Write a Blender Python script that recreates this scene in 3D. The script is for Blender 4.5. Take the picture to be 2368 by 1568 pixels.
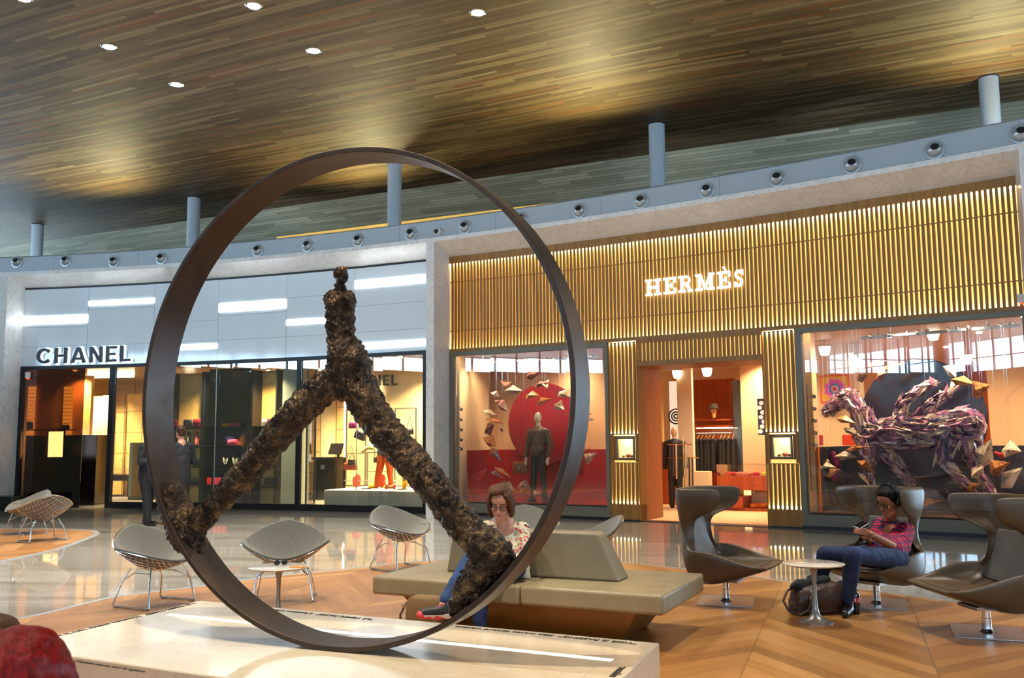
import bpy, bmesh, math, random
import numpy as np
from mathutils import Vector, Matrix, Euler
C=bpy.context; SC=C.scene; COL=SC.collection
for o in list(bpy.data.objects): bpy.data.objects.remove(o)
random.seed(7)
PI=math.pi
# ---------------------------------------------------------------- camera, exposure, daylight
CF,CP,CR,CH=2118.05,.111107,-.0087937,1.5      # focal length in px of 2368, pitch, roll, eye height
def srgb(r,g,b):
    f=lambda c:(c/12.92 if c<=.04045 else ((c+.055)/1.055)**2.4)
    return (f(r/255),f(g/255),f(b/255),1)
cam=bpy.data.cameras.new('camera'); camo=bpy.data.objects.new('camera',cam); COL.objects.link(camo)
cam.sensor_width=36; cam.lens=36*CF/2368; cam.clip_end=200
cam.dof.use_dof=True; cam.dof.focus_distance=7.5; cam.dof.aperture_fstop=6.3
_r=Vector((1,0,0)); _u=Vector((0,-math.sin(CP),math.cos(CP))); _f=Vector((0,math.cos(CP),math.sin(CP)))
R_=_r*math.cos(CR)+_u*math.sin(CR); U_=_u*math.cos(CR)-_r*math.sin(CR)
camo.matrix_world=Matrix(((R_.x,U_.x,-_f.x,0),(R_.y,U_.y,-_f.y,0),(R_.z,U_.z,-_f.z,CH),(0,0,0,1)))
SC.camera=camo
SC.view_settings.view_transform='Standard'; SC.view_settings.look='None'
SC.view_settings.exposure=0.55; SC.view_settings.gamma=1; SC.view_settings.use_curve_mapping=False
SC.cycles.max_bounces=9; SC.cycles.diffuse_bounces=4; SC.cycles.glossy_bounces=5; SC.cycles.transparent_max_bounces=16
SC.cycles.caustics_reflective=False; SC.cycles.caustics_refractive=False; SC.cycles.sample_clamp_indirect=6
W=bpy.data.worlds.new('sky'); SC.world=W; W.use_nodes=True
_b=W.node_tree.nodes['Background']; _b.inputs[0].default_value=(.52,.76,1,1); _b.inputs[1].default_value=13
def light(name,kind,loc,power,col=(1,1,1),size=.3,rot=None,to=None,**k):
    l=bpy.data.lights.new(name,kind); l.energy=power; l.color=col[:3]
    if kind=='AREA': l.size=size
    else: l.shadow_soft_size=size
    for a,b in k.items(): setattr(l,a,b)
    o=bpy.data.objects.new(name,l); COL.objects.link(o); o.location=loc
    if to is not None: o.rotation_euler=(Vector(to)-Vector(loc)).to_track_quat('-Z','Y').to_euler()
    elif rot: o.rotation_euler=rot
    return o
# ---------------------------------------------------------------- pixel and facade geometry
FA,FB,FC=18.55937,-.5411537,-.0164375         # plan of the curved shop front: Y = FA+FB*X+FC*X^2
def ray(px,py): return _f+R_*((px-1184)/CF)-U_*((py-784)/CF)
def G(px,py,z=0):
    d=ray(px,py); return Vector((0,0,CH))+d*((z-CH)/d.z)
def D(px,py,Y):
    d=ray(px,py); return Vector((0,0,CH))+d*(Y/d.y)
_X=np.linspace(-30,22,5201); _Y=FA+FB*_X+FC*_X**2
_S=np.concatenate([[0],np.cumsum(np.hypot(np.diff(_X),np.diff(_Y)))]); _S-=np.interp(0,_X,_S)
def F(s,d=0,z=0):
    x=float(np.interp(s,_S,_X)); y=FA+FB*x+FC*x*x; m=FB+2*FC*x; n=math.hypot(1,m)
    return Vector((x+m/n*d,y-d/n,z))
def fang(s):
    x=float(np.interp(s,_S,_X)); return math.atan(FB+2*FC*x)
def fs(px,py,d=0):
    r=ray(px,py); a,b=1.,60.
    for _ in range(40):
        t=(a+b)/2; X,Y=r.x*t,r.y*t
        i=int(np.argmin((_X-X)**2+(_Y-Y)**2)); m=FB+2*FC*_X[i]; n=math.hypot(1,m)
        s=_S[i]+((X-_X[i])+(Y-_Y[i])*m)/n; dd=((X-_X[i])*m-(Y-_Y[i]))/n
        if dd>d: a=t
        else: b=t
    return float(s),CH+r.z*t
# ---------------------------------------------------------------- mesh builder
class MB:
    def __init__(s): s.v=[]; s.f=[]; s.M=Matrix()
    def add(s,vs,fs_,flip=False):
        n=len(s.v); M=s.M
        s.v+=[tuple(M@Vector(v)) for v in vs]
        s.f+=[tuple(n+i for i in (reversed(f) if flip else f)) for f in fs_]
        return s
    def box(s,x0,x1,y0,y1,z0,z1):
        return s.add([(x0,y0,z0),(x1,y0,z0),(x1,y1,z0),(x0,y1,z0),(x0,y0,z1),(x1,y0,z1),(x1,y1,z1),(x0,y1,z1)],
          [(0,3,2,1),(4,5,6,7),(0,1,5,4),(1,2,6,5),(2,3,7,6),(3,0,4,7)])
    def obox(s,c,sx,sy,sz,rz=0,rx=0,ry=0):
        M=s.M; s.M=M@Matrix.Translation(c)@Euler((rx,ry,rz)).to_matrix().to_4x4()
        s.box(-sx/2,sx/2,-sy/2,sy/2,-sz/2,sz/2); s.M=M; return s
    def fbox(s,s0,s1,z0,z1,d0,d1,seg=None):
        """box that follows the curved shop front, s along it, d out of it"""
        seg=seg or max(1,int(abs(s1-s0)/.8)); vs=[]; fc=[]
        for i in range(seg+1):
            t=s0+(s1-s0)*i/seg
            vs+=[F(t,d1,z0),F(t,d0,z0),F(t,d0,z1),F(t,d1,z1)]
        for i in range(seg):
            a=4*i
            for k in range(4):
                fc.append((a+k,a+(k+1)%4,a+4+(k+1)%4,a+4+k))
        fc+=[(3,2,1,0),tuple(4*seg+k for k in range(4))]
        return s.add(vs,[tuple(reversed(f)) for f in fc])
    def tube(s,pts,r,n=8,closed=False,cap=True):
        pts=[Vector(p) for p in pts]; m=len(pts); rs=r if isinstance(r,(list,tuple)) else [r]*m
        vs=[];fc=[]; prev=None
        for i,p in enumerate(pts):
            a=pts[(i-1)%m] if (closed or i>0) else p; b=pts[(i+1)%m] if (closed or i<m-1) else p
            t=(b-a); t=t.normalized() if t.length>1e-9 else Vector((0,0,1))
            if prev is None:
                q=Vector((0,0,1)) if abs(t.z)<.9 else Vector((1,0,0)); u=t.cross(q).normalized()
            else: u=(prev-t*prev.dot(t)).normalized()
            prev=u; w=t.cross(u)
            for k in range(n):
                A=2*PI*k/n; vs.append(p+(u*math.cos(A)+w*math.sin(A))*rs[i])
        for i in range(m if closed else m-1):
            for k in range(n):
                a=i*n+k; b=i*n+(k+1)%n; c=((i+1)%m)*n+(k+1)%n; d=((i+1)%m)*n+k
                fc.append((a,b,c,d))
        if cap and not closed: fc+=[tuple(reversed(range(n))),tuple((m-1)*n+k for k in range(n))]
        return s.add(vs,fc)
    def lathe(s,prof,n=24,c=(0,0,0),axis=None):
        """profile (r,z) pairs"""
        M=s.M; T=Matrix.Translation(c)
        if axis is not None: T=T@Vector(axis).to_track_quat('Z','Y').to_matrix().to_4x4()
        s.M=M@T; vs=[];fc=[]
        for r,z in prof:
            for k in range(n):
                A=2*PI*k/n; vs.append((r*math.cos(A),r*math.sin(A),z))
        for i in range(len(prof)-1):
            for k in range(n):
                fc.append((i*n+k,i*n+(k+1)%n,(i+1)*n+(k+1)%n,(i+1)*n+k))
        if prof[0][0]>1e-6: fc.append(tuple(reversed(range(n))))
        if prof[-1][0]>1e-6: fc.append(tuple((len(prof)-1)*n+k for k in range(n)))
        s.add(vs,fc); s.M=M; return s
    def ell(s,c,rx,ry=None,rz=None,rot=None,n=14,m=9):
        ry=rx if ry is None else ry; rz=rx if rz is None else rz
        M=s.M; s.M=M@Matrix.Translation(c)@(Euler(rot).to_matrix().to_4x4() if rot else Matrix())
        vs=[(0,0,-rz)];fc=[]
        for i in range(1,m):
            a=-PI/2+PI*i/m
            for k in range(n):
                A=2*PI*k/n; vs.append((rx*math.cos(a)*math.cos(A),ry*math.cos(a)*math.sin(A),rz*math.sin(a)))
        vs.append((0,0,rz))
        for k in range(n): fc.append((0,1+(k+1)%n,1+k))
        for i in range(m-2):
            for k in range(n): fc.append((1+i*n+k,1+i*n+(k+1)%n,1+(i+1)*n+(k+1)%n,1+(i+1)*n+k))
        b=1+(m-2)*n
        for k in range(n): fc.append((b+k,b+(k+1)%n,len(vs)-1))
        s.add(vs,fc); s.M=M; return s
    def cap(s,p0,p1,r0,r1=None,n=12):
        """tapered capsule"""
        r1=r0 if r1 is None else r1; p0,p1=Vector(p0),Vector(p1); t=(p1-p0); L=t.length
        if L<1e-6: return s.ell(p0,r0)
        t/=L; pts=[];rs=[]
        for a in (-1,-.92,-.7,-.35): pts.append(p0+t*(a*r0)); rs.append(max(1e-4,r0*math.sqrt(max(0,1-a*a))))
        for k in (0,.25,.5,.75,1): pts.append(p0.lerp(p1,k)); rs.append(r0+(r1-r0)*k)
        for a in (.35,.7,.92,1): pts.append(p1+t*(a*r1)); rs.append(max(1e-4,r1*math.sqrt(max(0,1-a*a))))
        return s.tube(pts,rs,n)
    def chain(s,pts,n=12):
        """list of (point, radius): a limb of capsules"""
        for (a,ra),(b,rb) in zip(pts,pts[1:]): s.cap(a,b,ra,rb,n)
        return s
    def prism(s,poly,h,M=None):
        """closed 2D outline in xy, extruded by h along z"""
        M0=s.M
        if M is not None: s.M=M0@M
        n=len(poly); vs=[(x,y,0) for x,y in poly]+[(x,y,h) for x,y in poly]
        fc=[tuple(range(n-1,-1,-1)),tuple(range(n,2*n))]+[(i,(i+1)%n,n+(i+1)%n,n+i) for i in range(n)]
        s.add(vs,fc); s.M=M0; return s
    def mesh(s,name,smooth=None,fix=True):
        me=bpy.data.meshes.new(name); me.from_pydata(s.v,[],s.f)
        if fix:
            b=bmesh.new(); b.from_mesh(me); bmesh.ops.recalc_face_normals(b,faces=b.faces); b.to_mesh(me); b.free()
        if smooth is not None:
            me.polygons.foreach_set('use_smooth',[True]*len(me.polygons))
            if smooth<179: me.set_sharp_from_angle(angle=math.radians(smooth))
        me.update(); return me
def put(name,m,mat,parent=None,smooth=None,label=None,cat=None,group=None,kind=None,loc=None,rot=None,bevel=0,fix=True,sub=0):
    me=m.mesh(name,smooth,fix) if isinstance(m,MB) else m
    if mat is not None and not me.materials: me.materials.append(mat)
    o=bpy.data.objects.new(name,me); COL.objects.link(o)
    if parent: o.parent=parent
    if loc: o.location=loc
    if rot: o.rotation_euler=rot
    if label: o['label']=label
    if cat: o['category']=cat
    if group: o['group']=group
    if kind: o['kind']=kind
    if bevel:
        b=o.modifiers.new('bevel','BEVEL'); b.width=bevel; b.segments=3; b.limit_method='ANGLE'; b.angle_limit=.6
        me.polygons.foreach_set('use_smooth',[True]*len(me.polygons)); me.set_sharp_from_angle(angle=1.2)
    if sub:
        b=o.modifiers.new('subdivision','SUBSURF'); b.levels=sub; b.render_levels=sub
    return o
def thing(name,label,cat,loc=(0,0,0),rz=0,group=None):
    o=bpy.data.objects.new(name,None); COL.objects.link(o); o.empty_display_size=.1
    o.location=loc; o.rotation_euler=(0,0,rz); o['label']=label; o['category']=cat
    if group: o['group']=group
    return o
def struct(name,m,mat,**k): return put(name,m,mat,kind='structure',**k)
def dup(root,loc,rz=None,label=None,group=None,scale=None):
    kids={}
    for o in bpy.data.objects:
        if o.parent: kids.setdefault(o.parent.name,[]).append(o)
    def cp(o,par):
        c=o.copy(); COL.objects.link(c)
        if par: c.parent=par
        for k in kids.get(o.name,[]): cp(k,c)
        return c
    r=cp(root,None); r.location=loc
    if rz is not None: r.rotation_euler=(0,0,rz)
    if label: r['label']=label
    if group: r['group']=group
    if scale: r.scale=(scale,)*3 if not isinstance(scale,tuple) else scale
    return r
def blob(o,vox=.01,smooth=4,disp=0,size=.05,tex='CLOUDS',disp2=0,size2=.02):
    """melt overlapping forms into one continuous skin"""
    r=o.modifiers.new('melt','REMESH'); r.mode='VOXEL'; r.voxel_size=vox; r.use_smooth_shade=True
    if smooth:
        s=o.modifiers.new('smooth','SMOOTH'); s.factor=.5; s.iterations=smooth
    for dd,ss in ((disp,size),(disp2,size2)):
        if dd:
            t=bpy.data.textures.new(o.name+'_relief',tex); t.noise_scale=ss
            if tex=='CLOUDS': t.noise_depth=3
            d=o.modifiers.new('relief','DISPLACE'); d.texture=t; d.strength=dd; d.mid_level=.5
    return o
# ---------------------------------------------------------------- procedural materials
class NT:
    def __init__(s,name):
        s.m=bpy.data.materials.new(name); s.m.use_nodes=True; s.t=s.m.node_tree; s.p=s.t.nodes['Principled BSDF']; s.out=s.t.nodes['Material Output']
    def n(s,kind,**k):
        x=s.t.nodes.new('ShaderNode'+kind)
        for a,b in k.items():
            if a.startswith('i_'):
                key=a[2:]; key=int(key) if key.isdigit() else key.replace('_',' ')
                s.set(x.inputs[key],b)
            else: setattr(x,a,b)
        return x
    def set(s,i,b):
        if isinstance(b,bpy.types.NodeSocket): s.t.links.new(b,i)
        else: i.default_value=b
    def math(s,op,a,b=0.,c=None):
        x=s.n('Math',operation=op); s.set(x.inputs[0],a); s.set(x.inputs[1],b)
        if c is not None: s.set(x.inputs[2],c)
        return x.outputs[0]
    def mix(s,f,a,b,mode='MIX'):
        x=s.n('Mix',data_type='RGBA',blend_type=mode); s.set(x.inputs[0],f); s.set(x.inputs[6],a); s.set(x.inputs[7],b); return x.outputs[2]
    def ramp(s,f,stops,interp='LINEAR'):
        x=s.n('ValToRGB'); r=x.color_ramp; r.interpolation=interp
        while len(r.elements)<len(stops): r.elements.new(.5)
        for e,(p,c) in zip(r.elements,stops): e.position=p; e.color=c
        s.set(x.inputs[0],f); return x.outputs[0]
    def coord(s,kind='Object'): return s.n('TexCoord').outputs[kind]
    def pos(s): return s.n('NewGeometry').outputs['Position']
    def mapping(s,v,loc=(0,0,0),rot=(0,0,0),scale=(1,1,1)):
        x=s.n('Mapping'); s.set(x.inputs[0],v); x.inputs[1].default_value=loc; x.inputs[2].default_value=rot; x.inputs[3].default_value=scale; return x.outputs[0]
    def noise(s,v,scale=5,detail=4,rough=.55,dist=0,out='Fac'):
        x=s.n('TexNoise'); s.set(x.inputs['Vector'],v); x.inputs['Scale'].default_value=scale; x.inputs['Detail'].default_value=detail
        x.inputs['Roughness'].default_value=rough; x.inputs['Distortion'].default_value=dist; return x.outputs[out]
    def xyz(s,v):
        x=s.n('SeparateXYZ'); s.set(x.inputs[0],v); return x.outputs
    def comb(s,x,y,z=0.):
        c=s.n('CombineXYZ'); s.set(c.inputs[0],x); s.set(c.inputs[1],y); s.set(c.inputs[2],z); return c.outputs[0]
    def white(s,v,out='Value'):
        x=s.n('TexWhiteNoise',noise_dimensions='3D'); s.set(x.inputs['Vector'],v); return x.outputs[out]
    def bump(s,h,strength=.3,dist=.01):
        x=s.n('Bump'); s.set(x.inputs['Height'],h); x.inputs['Strength'].default_value=strength; x.inputs['Distance'].default_value=dist
        s.set(s.p.inputs['Normal'],x.outputs[0])
    def P(s,**k):
        for a,b in k.items(): s.set(s.p.inputs[a.replace('_',' ')],b)
        return s
    def planks(s,x,y,w,L):
        """returns per-board random, distance-to-edge mask"""
        yy=s.math('DIVIDE',y,w); row=s.math('FLOOR',yy)
        h=s.white(s.comb(row,3.7,1.1)); xx=s.math('ADD',s.math('DIVIDE',x,L),s.math('MULTIPLY',h,7.))
        cell=s.math('FLOOR',xx); rnd=s.white(s.comb(cell,row,.5)); rnd2=s.white(s.comb(cell,row,9.5))
        fy=s.math('ABSOLUTE',s.math('SUBTRACT',s.math('FRACT',yy),.5)); fx=s.math('ABSOLUTE',s.math('SUBTRACT',s.math('FRACT',xx),.5))
        return rnd,rnd2,fy,fx
def simple(name,col,rough=.5,metal=0.,spec=None,coat=0,emit=None,es=0,var=0,vs=8,bump=0,bs=60):
    t=NT(name); t.P(Roughness=rough,Metallic=metal)
    if var:
        n=t.noise(t.coord(),vs,5); t.P(Base_Color=t.ramp(n,[(.3,tuple(c*(1-var) for c in col[:3])+(1,)),(.7,tuple(min(1,c*(1+var)) for c in col[:3])+(1,))]))
    else: t.P(Base_Color=col)
    if spec is not None: t.P(Specular_IOR_Level=spec)
    if coat: t.P(Coat_Weight=coat,Coat_Roughness=.08)
    if emit: t.P(Emission_Color=emit,Emission_Strength=es)
    if bump: t.bump(t.noise(t.coord(),bs,3),bump,.003)
    return t.m
def emis(name,col,s): return simple(name,(.02,.02,.02,1),.5,emit=col,es=s)
def glassmat(name,tint=(1,1,1,1),k=1.6,rough=0.):
    t=NT(name); T=t.n('BsdfTransparent'); T.inputs[0].default_value=tint
    g=t.n('BsdfGlossy'); g.inputs[1].default_value=rough; fr=t.n('Fresnel'); fr.inputs[0].default_value=1.5
    mx=t.n('MixShader'); t.set(mx.inputs[0],t.math('MINIMUM',t.math('MULTIPLY',fr.outputs[0],k),1.)); t.set(mx.inputs[1],T.outputs[0]); t.set(mx.inputs[2],g.outputs[0])
    t.set(t.out.inputs[0],mx.outputs[0]); return t.m
K={}
# ceiling boards
t=NT('ceiling_boards'); p=t.mapping(t.pos(),rot=(0,0,math.radians(24.7))); x,y,z=t.xyz(p)
yw=t.math('ADD',y,t.math('MULTIPLY',t.noise(p,.12,1),.5))
r1,r2,fy,fx=t.planks(x,yw,.085,1.7); st=t.noise(t.mapping(p,scale=(.5,9,1)),3,5)
pat=t.noise(t.mapping(p,scale=(.16,.7,1)),1.2,4)
c=t.ramp(t.math('ADD',t.math('MULTIPLY',r1,.62),t.math('MULTIPLY',pat,.42)),[(.08,srgb(64,48,24)),(.35,srgb(98,80,48)),(.60,srgb(124,104,70)),(.82,srgb(154,136,100)),(1,srgb(204,190,156))])
c=t.mix(t.math('MULTIPLY',t.math('GREATER_THAN',r2,.93),.55),c,srgb(150,88,34))
c=t.mix(t.math('MULTIPLY',st,.65),c,srgb(72,58,36),'MULTIPLY')
c=t.mix(t.math('MULTIPLY',t.math('GREATER_THAN',fy,.46),.75),c,srgb(40,32,18))
t.P(Base_Color=c,Roughness=.6); t.bump(t.math('ADD',r2,t.math('LESS_THAN',fy,.45)),.6,.02); K['ceil']=t.m
# pale boards on the rising soffit
t=NT('pale_boards'); p=t.mapping(t.pos(),rot=(0,0,math.radians(24.7))); x,y,z=t.xyz(p)
r1,r2,fy,fx=t.planks(x,t.math('SUBTRACT',y,t.math('MULTIPLY',z,1.5)),.16,1.3)
c=t.ramp(r1,[(0,srgb(138,137,116)),(.6,srgb(160,158,136)),(1,srgb(180,178,156))])
c=t.mix(t.math('MULTIPLY',t.math('GREATER_THAN',fy,.44),.7),c,srgb(70,72,62))
t.P(Base_Color=c,Roughness=.6); K['paleceil']=t.m
# polished stone floor
t=NT('polished_stone'); p=t.mapping(t.pos(),rot=(0,0,math.radians(4))); x,y,z=t.xyz(p)
n1=t.noise(t.mapping(p,scale=(.35,2.6,1)),1.1,7,.62,.6); n2=t.noise(t.mapping(p,scale=(.5,7,1)),2.0,5,.7,.4)
c=t.ramp(t.math('ADD',t.math('MULTIPLY',n1,.65),t.math('MULTIPLY',n2,.35)),[(.32,srgb(124,117,104)),(.45,srgb(158,152,138)),(.56,srgb(178,172,160)),(.7,srgb(196,191,180))])
q=t.mapping(t.pos(),rot=(0,0,math.radians(38))); qx,qy,qz=t.xyz(q)
jl=t.math('GREATER_THAN',t.math('ABSOLUTE',t.math('SUBTRACT',t.math('FRACT',t.math('DIVIDE',qx,1.9)),.5)),.4958)
j2=t.math('GREATER_THAN',t.math('ABSOLUTE',t.math('SUBTRACT',t.math('FRACT',t.math('DIVIDE',qy,3.8)),.5)),.498)
c=t.mix(t.math('MULTIPLY',t.math('MAXIMUM',jl,j2),.5),c,srgb(205,200,185))
wv=t.noise(t.mapping(p,scale=(1,1,1)),.9,2)
t.P(Base_Color=c,Roughness=.045,Specular_IOR_Level=.9,Coat_Weight=.35,Coat_Roughness=.03); t.bump(wv,.06,.02); K['stone']=t.m
# chevron timber floor
t=NT('chevron_timber'); px_,py_,pz_=t.xyz(t.pos())
xs=t.math('ADD',t.math('SUBTRACT',t.math('MULTIPLY',px_,.94),t.math('MULTIPLY',py_,.34)),.70); ys=t.math('ADD',t.math('MULTIPLY',px_,.34),t.math('MULTIPLY',py_,.94))
W_=1.18; u=t.math('DIVIDE',xs,W_); col=t.math('FLOOR',u); pp=t.math('PINGPONG',xs,W_)
yy=t.math('ADD',ys,t.math('MULTIPLY',pp,1.2)); bd=t.math('DIVIDE',yy,.215); row=t.math('FLOOR',bd)
rn=t.white(t.comb(col,row,2.)); fb=t.math('ABSOLUTE',t.math('SUBTRACT',t.math('FRACT',bd),.5))
along=t.math('SUBTRACT',t.math('MULTIPLY',pp,1.3),t.math('MULTIPLY',ys,.8))
gr=t.noise(t.comb(t.math('MULTIPLY',along,1.2),t.math('MULTIPLY',yy,11.),rn),1.3,6,.6,.3)
c=t.ramp(t.math('ADD',t.math('MULTIPLY',rn,.42),t.math('MULTIPLY',gr,.58)),[(.15,srgb(118,76,36)),(.42,srgb(150,102,52)),(.62,srgb(168,118,64)),(.9,srgb(188,142,86))])
seam=t.math('GREATER_THAN',t.math('ABSOLUTE',t.math('SUBTRACT',t.math('FRACT',t.math('ADD',u,.5)),.5)),2.)
fu=t.math('FRACT',u); seam=t.math('MAXIMUM',t.math('LESS_THAN',fu,.005),t.math('GREATER_THAN',fu,.995))
c=t.mix(t.math('MULTIPLY',t.math('MAXIMUM',t.math('GREATER_THAN',fb,.488),seam),.55),c,srgb(84,54,26))
t.P(Base_Color=c,Roughness=.36); t.bump(gr,.06,.004); K['chev']=t.m
def marble(name,a,b,vein,rough=.12,sc=1.,va=.55):
    t=NT(name); p=t.coord('Object'); n=t.noise(p,1.6*sc,6,.6,.8); v=t.noise(t.mapping(p,scale=(1,1,.6)),2.6*sc,9,.7,1.6)
    vv=t.ramp(t.math('ABSOLUTE',t.math('SUBTRACT',v,.5)),[(0,(1,1,1,1)),(.018,(0,0,0,1))])
    c=t.ramp(n,[(.3,a),(.7,b)]); fl=t.ramp(t.noise(p,11*sc,5,.7,.5),[(.6,(0,0,0,1)),(.68,(1,1,1,1))])
    c=t.mix(t.math('MULTIPLY',vv,va),c,vein); c=t.mix(t.math('MULTIPLY',fl,va*.6),c,vein)
    t.P(Base_Color=c,Roughness=rough); return t.m
K['portal']=marble('portal_marble',srgb(222,219,214),srgb(238,235,230),srgb(150,146,140),.3,1.,.5)
K['plinth']=marble('plinth_marble',srgb(206,192,168),srgb(218,206,184),srgb(176,156,124),.13,.8,.3)
K['tabletop']=marble('table_marble',srgb(208,202,190),srgb(232,228,218),srgb(120,90,58),.08,5.,.7)
def wood(name,a,b,rough=.4,axis=2,sc=1.):
    t=NT(name); s_=[14*sc]*3; s_[axis]=.8*sc; n=t.noise(t.mapping(t.coord('Object'),scale=tuple(s_)),1.,5,.6,.3)
    t.P(Base_Color=t.ramp(n,[(.3,a),(.7,b)]),Roughness=rough); return t.m
K['oak']=wood('oak_slats',srgb(124,84,28),srgb(160,112,44),.4)
K['cherry']=wood('cherry_panel',srgb(150,62,22),srgb(184,84,36),.35)
K['walnut']=wood('reveal_wood',srgb(146,80,38),srgb(176,104,56),.35)
K['blacklac']=simple('black_lacquer',srgb(22,20,20),.15)
K['blackfr']=simple('black_frame',srgb(24,26,30),.3,.3)
K['bandsteel']=simple('grey_duct_paint',srgb(166,176,182),.42,.1)
K['alu']=simple('pale_aluminium',srgb(176,184,188),.32,.55)
K['polegrey']=simple('pole_paint',srgb(166,176,182),.35,.2)
K['chrome']=simple('chrome',(.75,.75,.76,1),.1,1)
K['brushed']=simple('brushed_steel',(.48,.46,.44,1),.32,1,var=.06,vs=40)
K['bronzefr']=simple('bronze_window_frame',srgb(110,106,92),.4,.25)
K['whitegl']=simple('white_glass_panel',srgb(226,236,242),.06,0,spec=.8)
K['seam']=simple('panel_joint',srgb(120,128,134),.5)
K['lightbar']=emis('lit_light_bar',(.86,.93,1,1),6)
K['glass']=glassmat('shop_glass',(.97,.985,.98,1),1.9)
K['lensglass']=glassmat('spectacle_lens',(.97,.98,.98,1),.5)
K['glassb']=glassmat('bronze_glass',(.30,.19,.10,1),1.6)
K['glassd']=glassmat('smoked_teal_glass',(.10,.19,.22,1),2.2)
K['glassg']=glassmat('green_edge_glass',(.35,.55,.50,1),1.6)
K['cream']=simple('cream_wall',srgb(236,208,166),.6)
K['peach']=simple('peach_wall',srgb(236,188,140),.55)
K['goldpan']=simple('gold_panel',srgb(232,186,104),.45,0,var=.12,vs=6)
K['carpet']=simple('dark_carpet',srgb(92,80,66),.95,var=.3,vs=30)
K['red']=simple('red_lacquer',srgb(168,12,16),.22,spec=.6)
K['navy']=simple('navy_velvet',srgb(30,28,44),.35)
K['orange']=simple('orange_leather',srgb(226,92,24),.45)
K['letterdk']=simple('dark_letter',srgb(34,44,54),.3)
K['letterlt']=emis('lit_letter',(1,.97,.9,1),3)
K['halo']=emis('letter_halo_light',(.75,.88,1,1),5)
K['warmtube']=emis('warm_lamp',(1,.80,.48,1),22)
K['coolamp']=emis('downlight_lens',(1,.97,.92,1),18)
K['spotlens']=emis('spot_lens',(1,.93,.8,1),12)
K['glowlining']=simple('glowing_lining',srgb(244,214,140),.6,emit=(1,.60,.16,1),es=.75)  # cream slat lining, part of the line lamps' light put in as glow
K['darkhole']=simple('dark_throat',srgb(22,26,30),.6)
K['fabric']=None
t=NT('grey_upholstery'); p=t.coord('Object'); n=t.noise(t.mapping(p,scale=(60,60,3)),1.6,3)
t.P(Base_Color=t.ramp(n,[(.3,srgb(92,88,79)),(.7,srgb(112,107,96))]),Roughness=.85,Sheen_Weight=.3); t.bump(t.noise(p,500,2),.2,.001); K['fabric']=t.m
def leather(name,a,b,rough=.42,bs=220):
    t=NT(name); p=t.coord('Object'); n=t.noise(p,5,4); t.P(Base_Color=t.ramp(n,[(.3,a),(.7,b)]),Roughness=rough)
    v=t.n('TexVoronoi'); t.set(v.inputs['Vector'],p); v.inputs['Scale'].default_value=bs; t.bump(v.outputs['Distance'],.12,.001); return t.m
K['chairlea']=leather('taupe_leather',srgb(76,60,42),srgb(88,71,51),.4)
K['chairlea2']=leather('grey_back_panel',srgb(92,88,84),srgb(104,100,95),.5)
K['benchlea']=leather('olive_beige_leather',srgb(134,120,90),srgb(150,136,104),.42)
K['benchbase']=simple('bronze_bench_base',srgb(136,94,42),.32,.35)
K['skin']=simple('skin_light',srgb(214,160,130),.5)
K['skin2']=simple('skin_brown',srgb(168,104,68),.5)
# ================================================================ HALL SHELL
CZ=8.0
fold=[G(px,py,CZ) for px,py in ((0,578),(433,508),(860,443),(1400,366),(2368,242))]
# straight fold line fitted through the points
fx=np.array([p.x for p in fold]); fy=np.array([p.y for p in fold]); fm,fc_=np.polyfit(fx,fy,1)
fl=lambda x:fm*x+fc_
m=MB(); m.add([(-45,-22,CZ),(32,-22,CZ),(32,fl(32),CZ),(-45,fl(-45),CZ),(-45,-22,CZ+.3),(32,-22,CZ+.3),(32,fl(32)+.1,CZ+.3),(-45,fl(-45)+.1,CZ+.3)],[(0,1,2,3),(4,7,6,5),(0,4,5,1),(1,5,6,2),(2,6,7,3),(3,7,4,0)])
struct('ceiling',m,K['ceil'])
m=MB(); n=math.hypot(1,fm); nx,ny=-fm/n,1/n
a,b=Vector((32,fl(32),CZ)),Vector((-45,fl(-45),CZ)); off=Vector((nx*4.5,ny*4.5,-2.6))
up=Vector((0,0,.3))
m.add([a,b,b+off,a+off,a+up,b+up,b+off+up,a+off+up],[(0,3,2,1),(4,5,6,7),(0,1,5,4),(1,2,6,5),(2,3,7,6),(3,0,4,7)])
struct('ceiling_soffit',m,K['paleceil'])
m=MB(); m.box(-45,32,-22,60,-.3,0); struct('floor',m,K['stone'])
# timber islands let into the stone, with a steel edge strip
def smooth_curve(pts,k=8):
    out=[];n=len(pts)
    for i in range(n-1):
        p0=pts[max(0,i-1)];p1=pts[i];p2=pts[i+1];p3=pts[min(n-1,i+2)]
        for j in range(k):
            t=j/k; out.append(.5*((2*p1)+(p2-p0)*t+(2*p0-5*p1+4*p2-p3)*t*t+(3*p1-p0-3*p2+p3)*t**3))
    out.append(pts[-1]); return out
def island(name,edge,closing,wtrim):
    e=smooth_curve([Vector((p.x,p.y,0)) for p in edge])
    poly=[(p.x,p.y) for p in e]+closing
    m=MB(); vs=[(x,y,.004) for x,y in poly]; m.add(vs,[tuple(range(len(vs)))])
    me=m.mesh(name,fix=False); bb=bmesh.new(); bb.from_mesh(me); bmesh.ops.triangulate(bb,faces=bb.faces[:])
    for f in bb.faces:
        if f.normal.z<0: f.normal_flip()
    bb.to_mesh(me); bb.free()
    struct(name,me,K['chev'])
    return e
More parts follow.
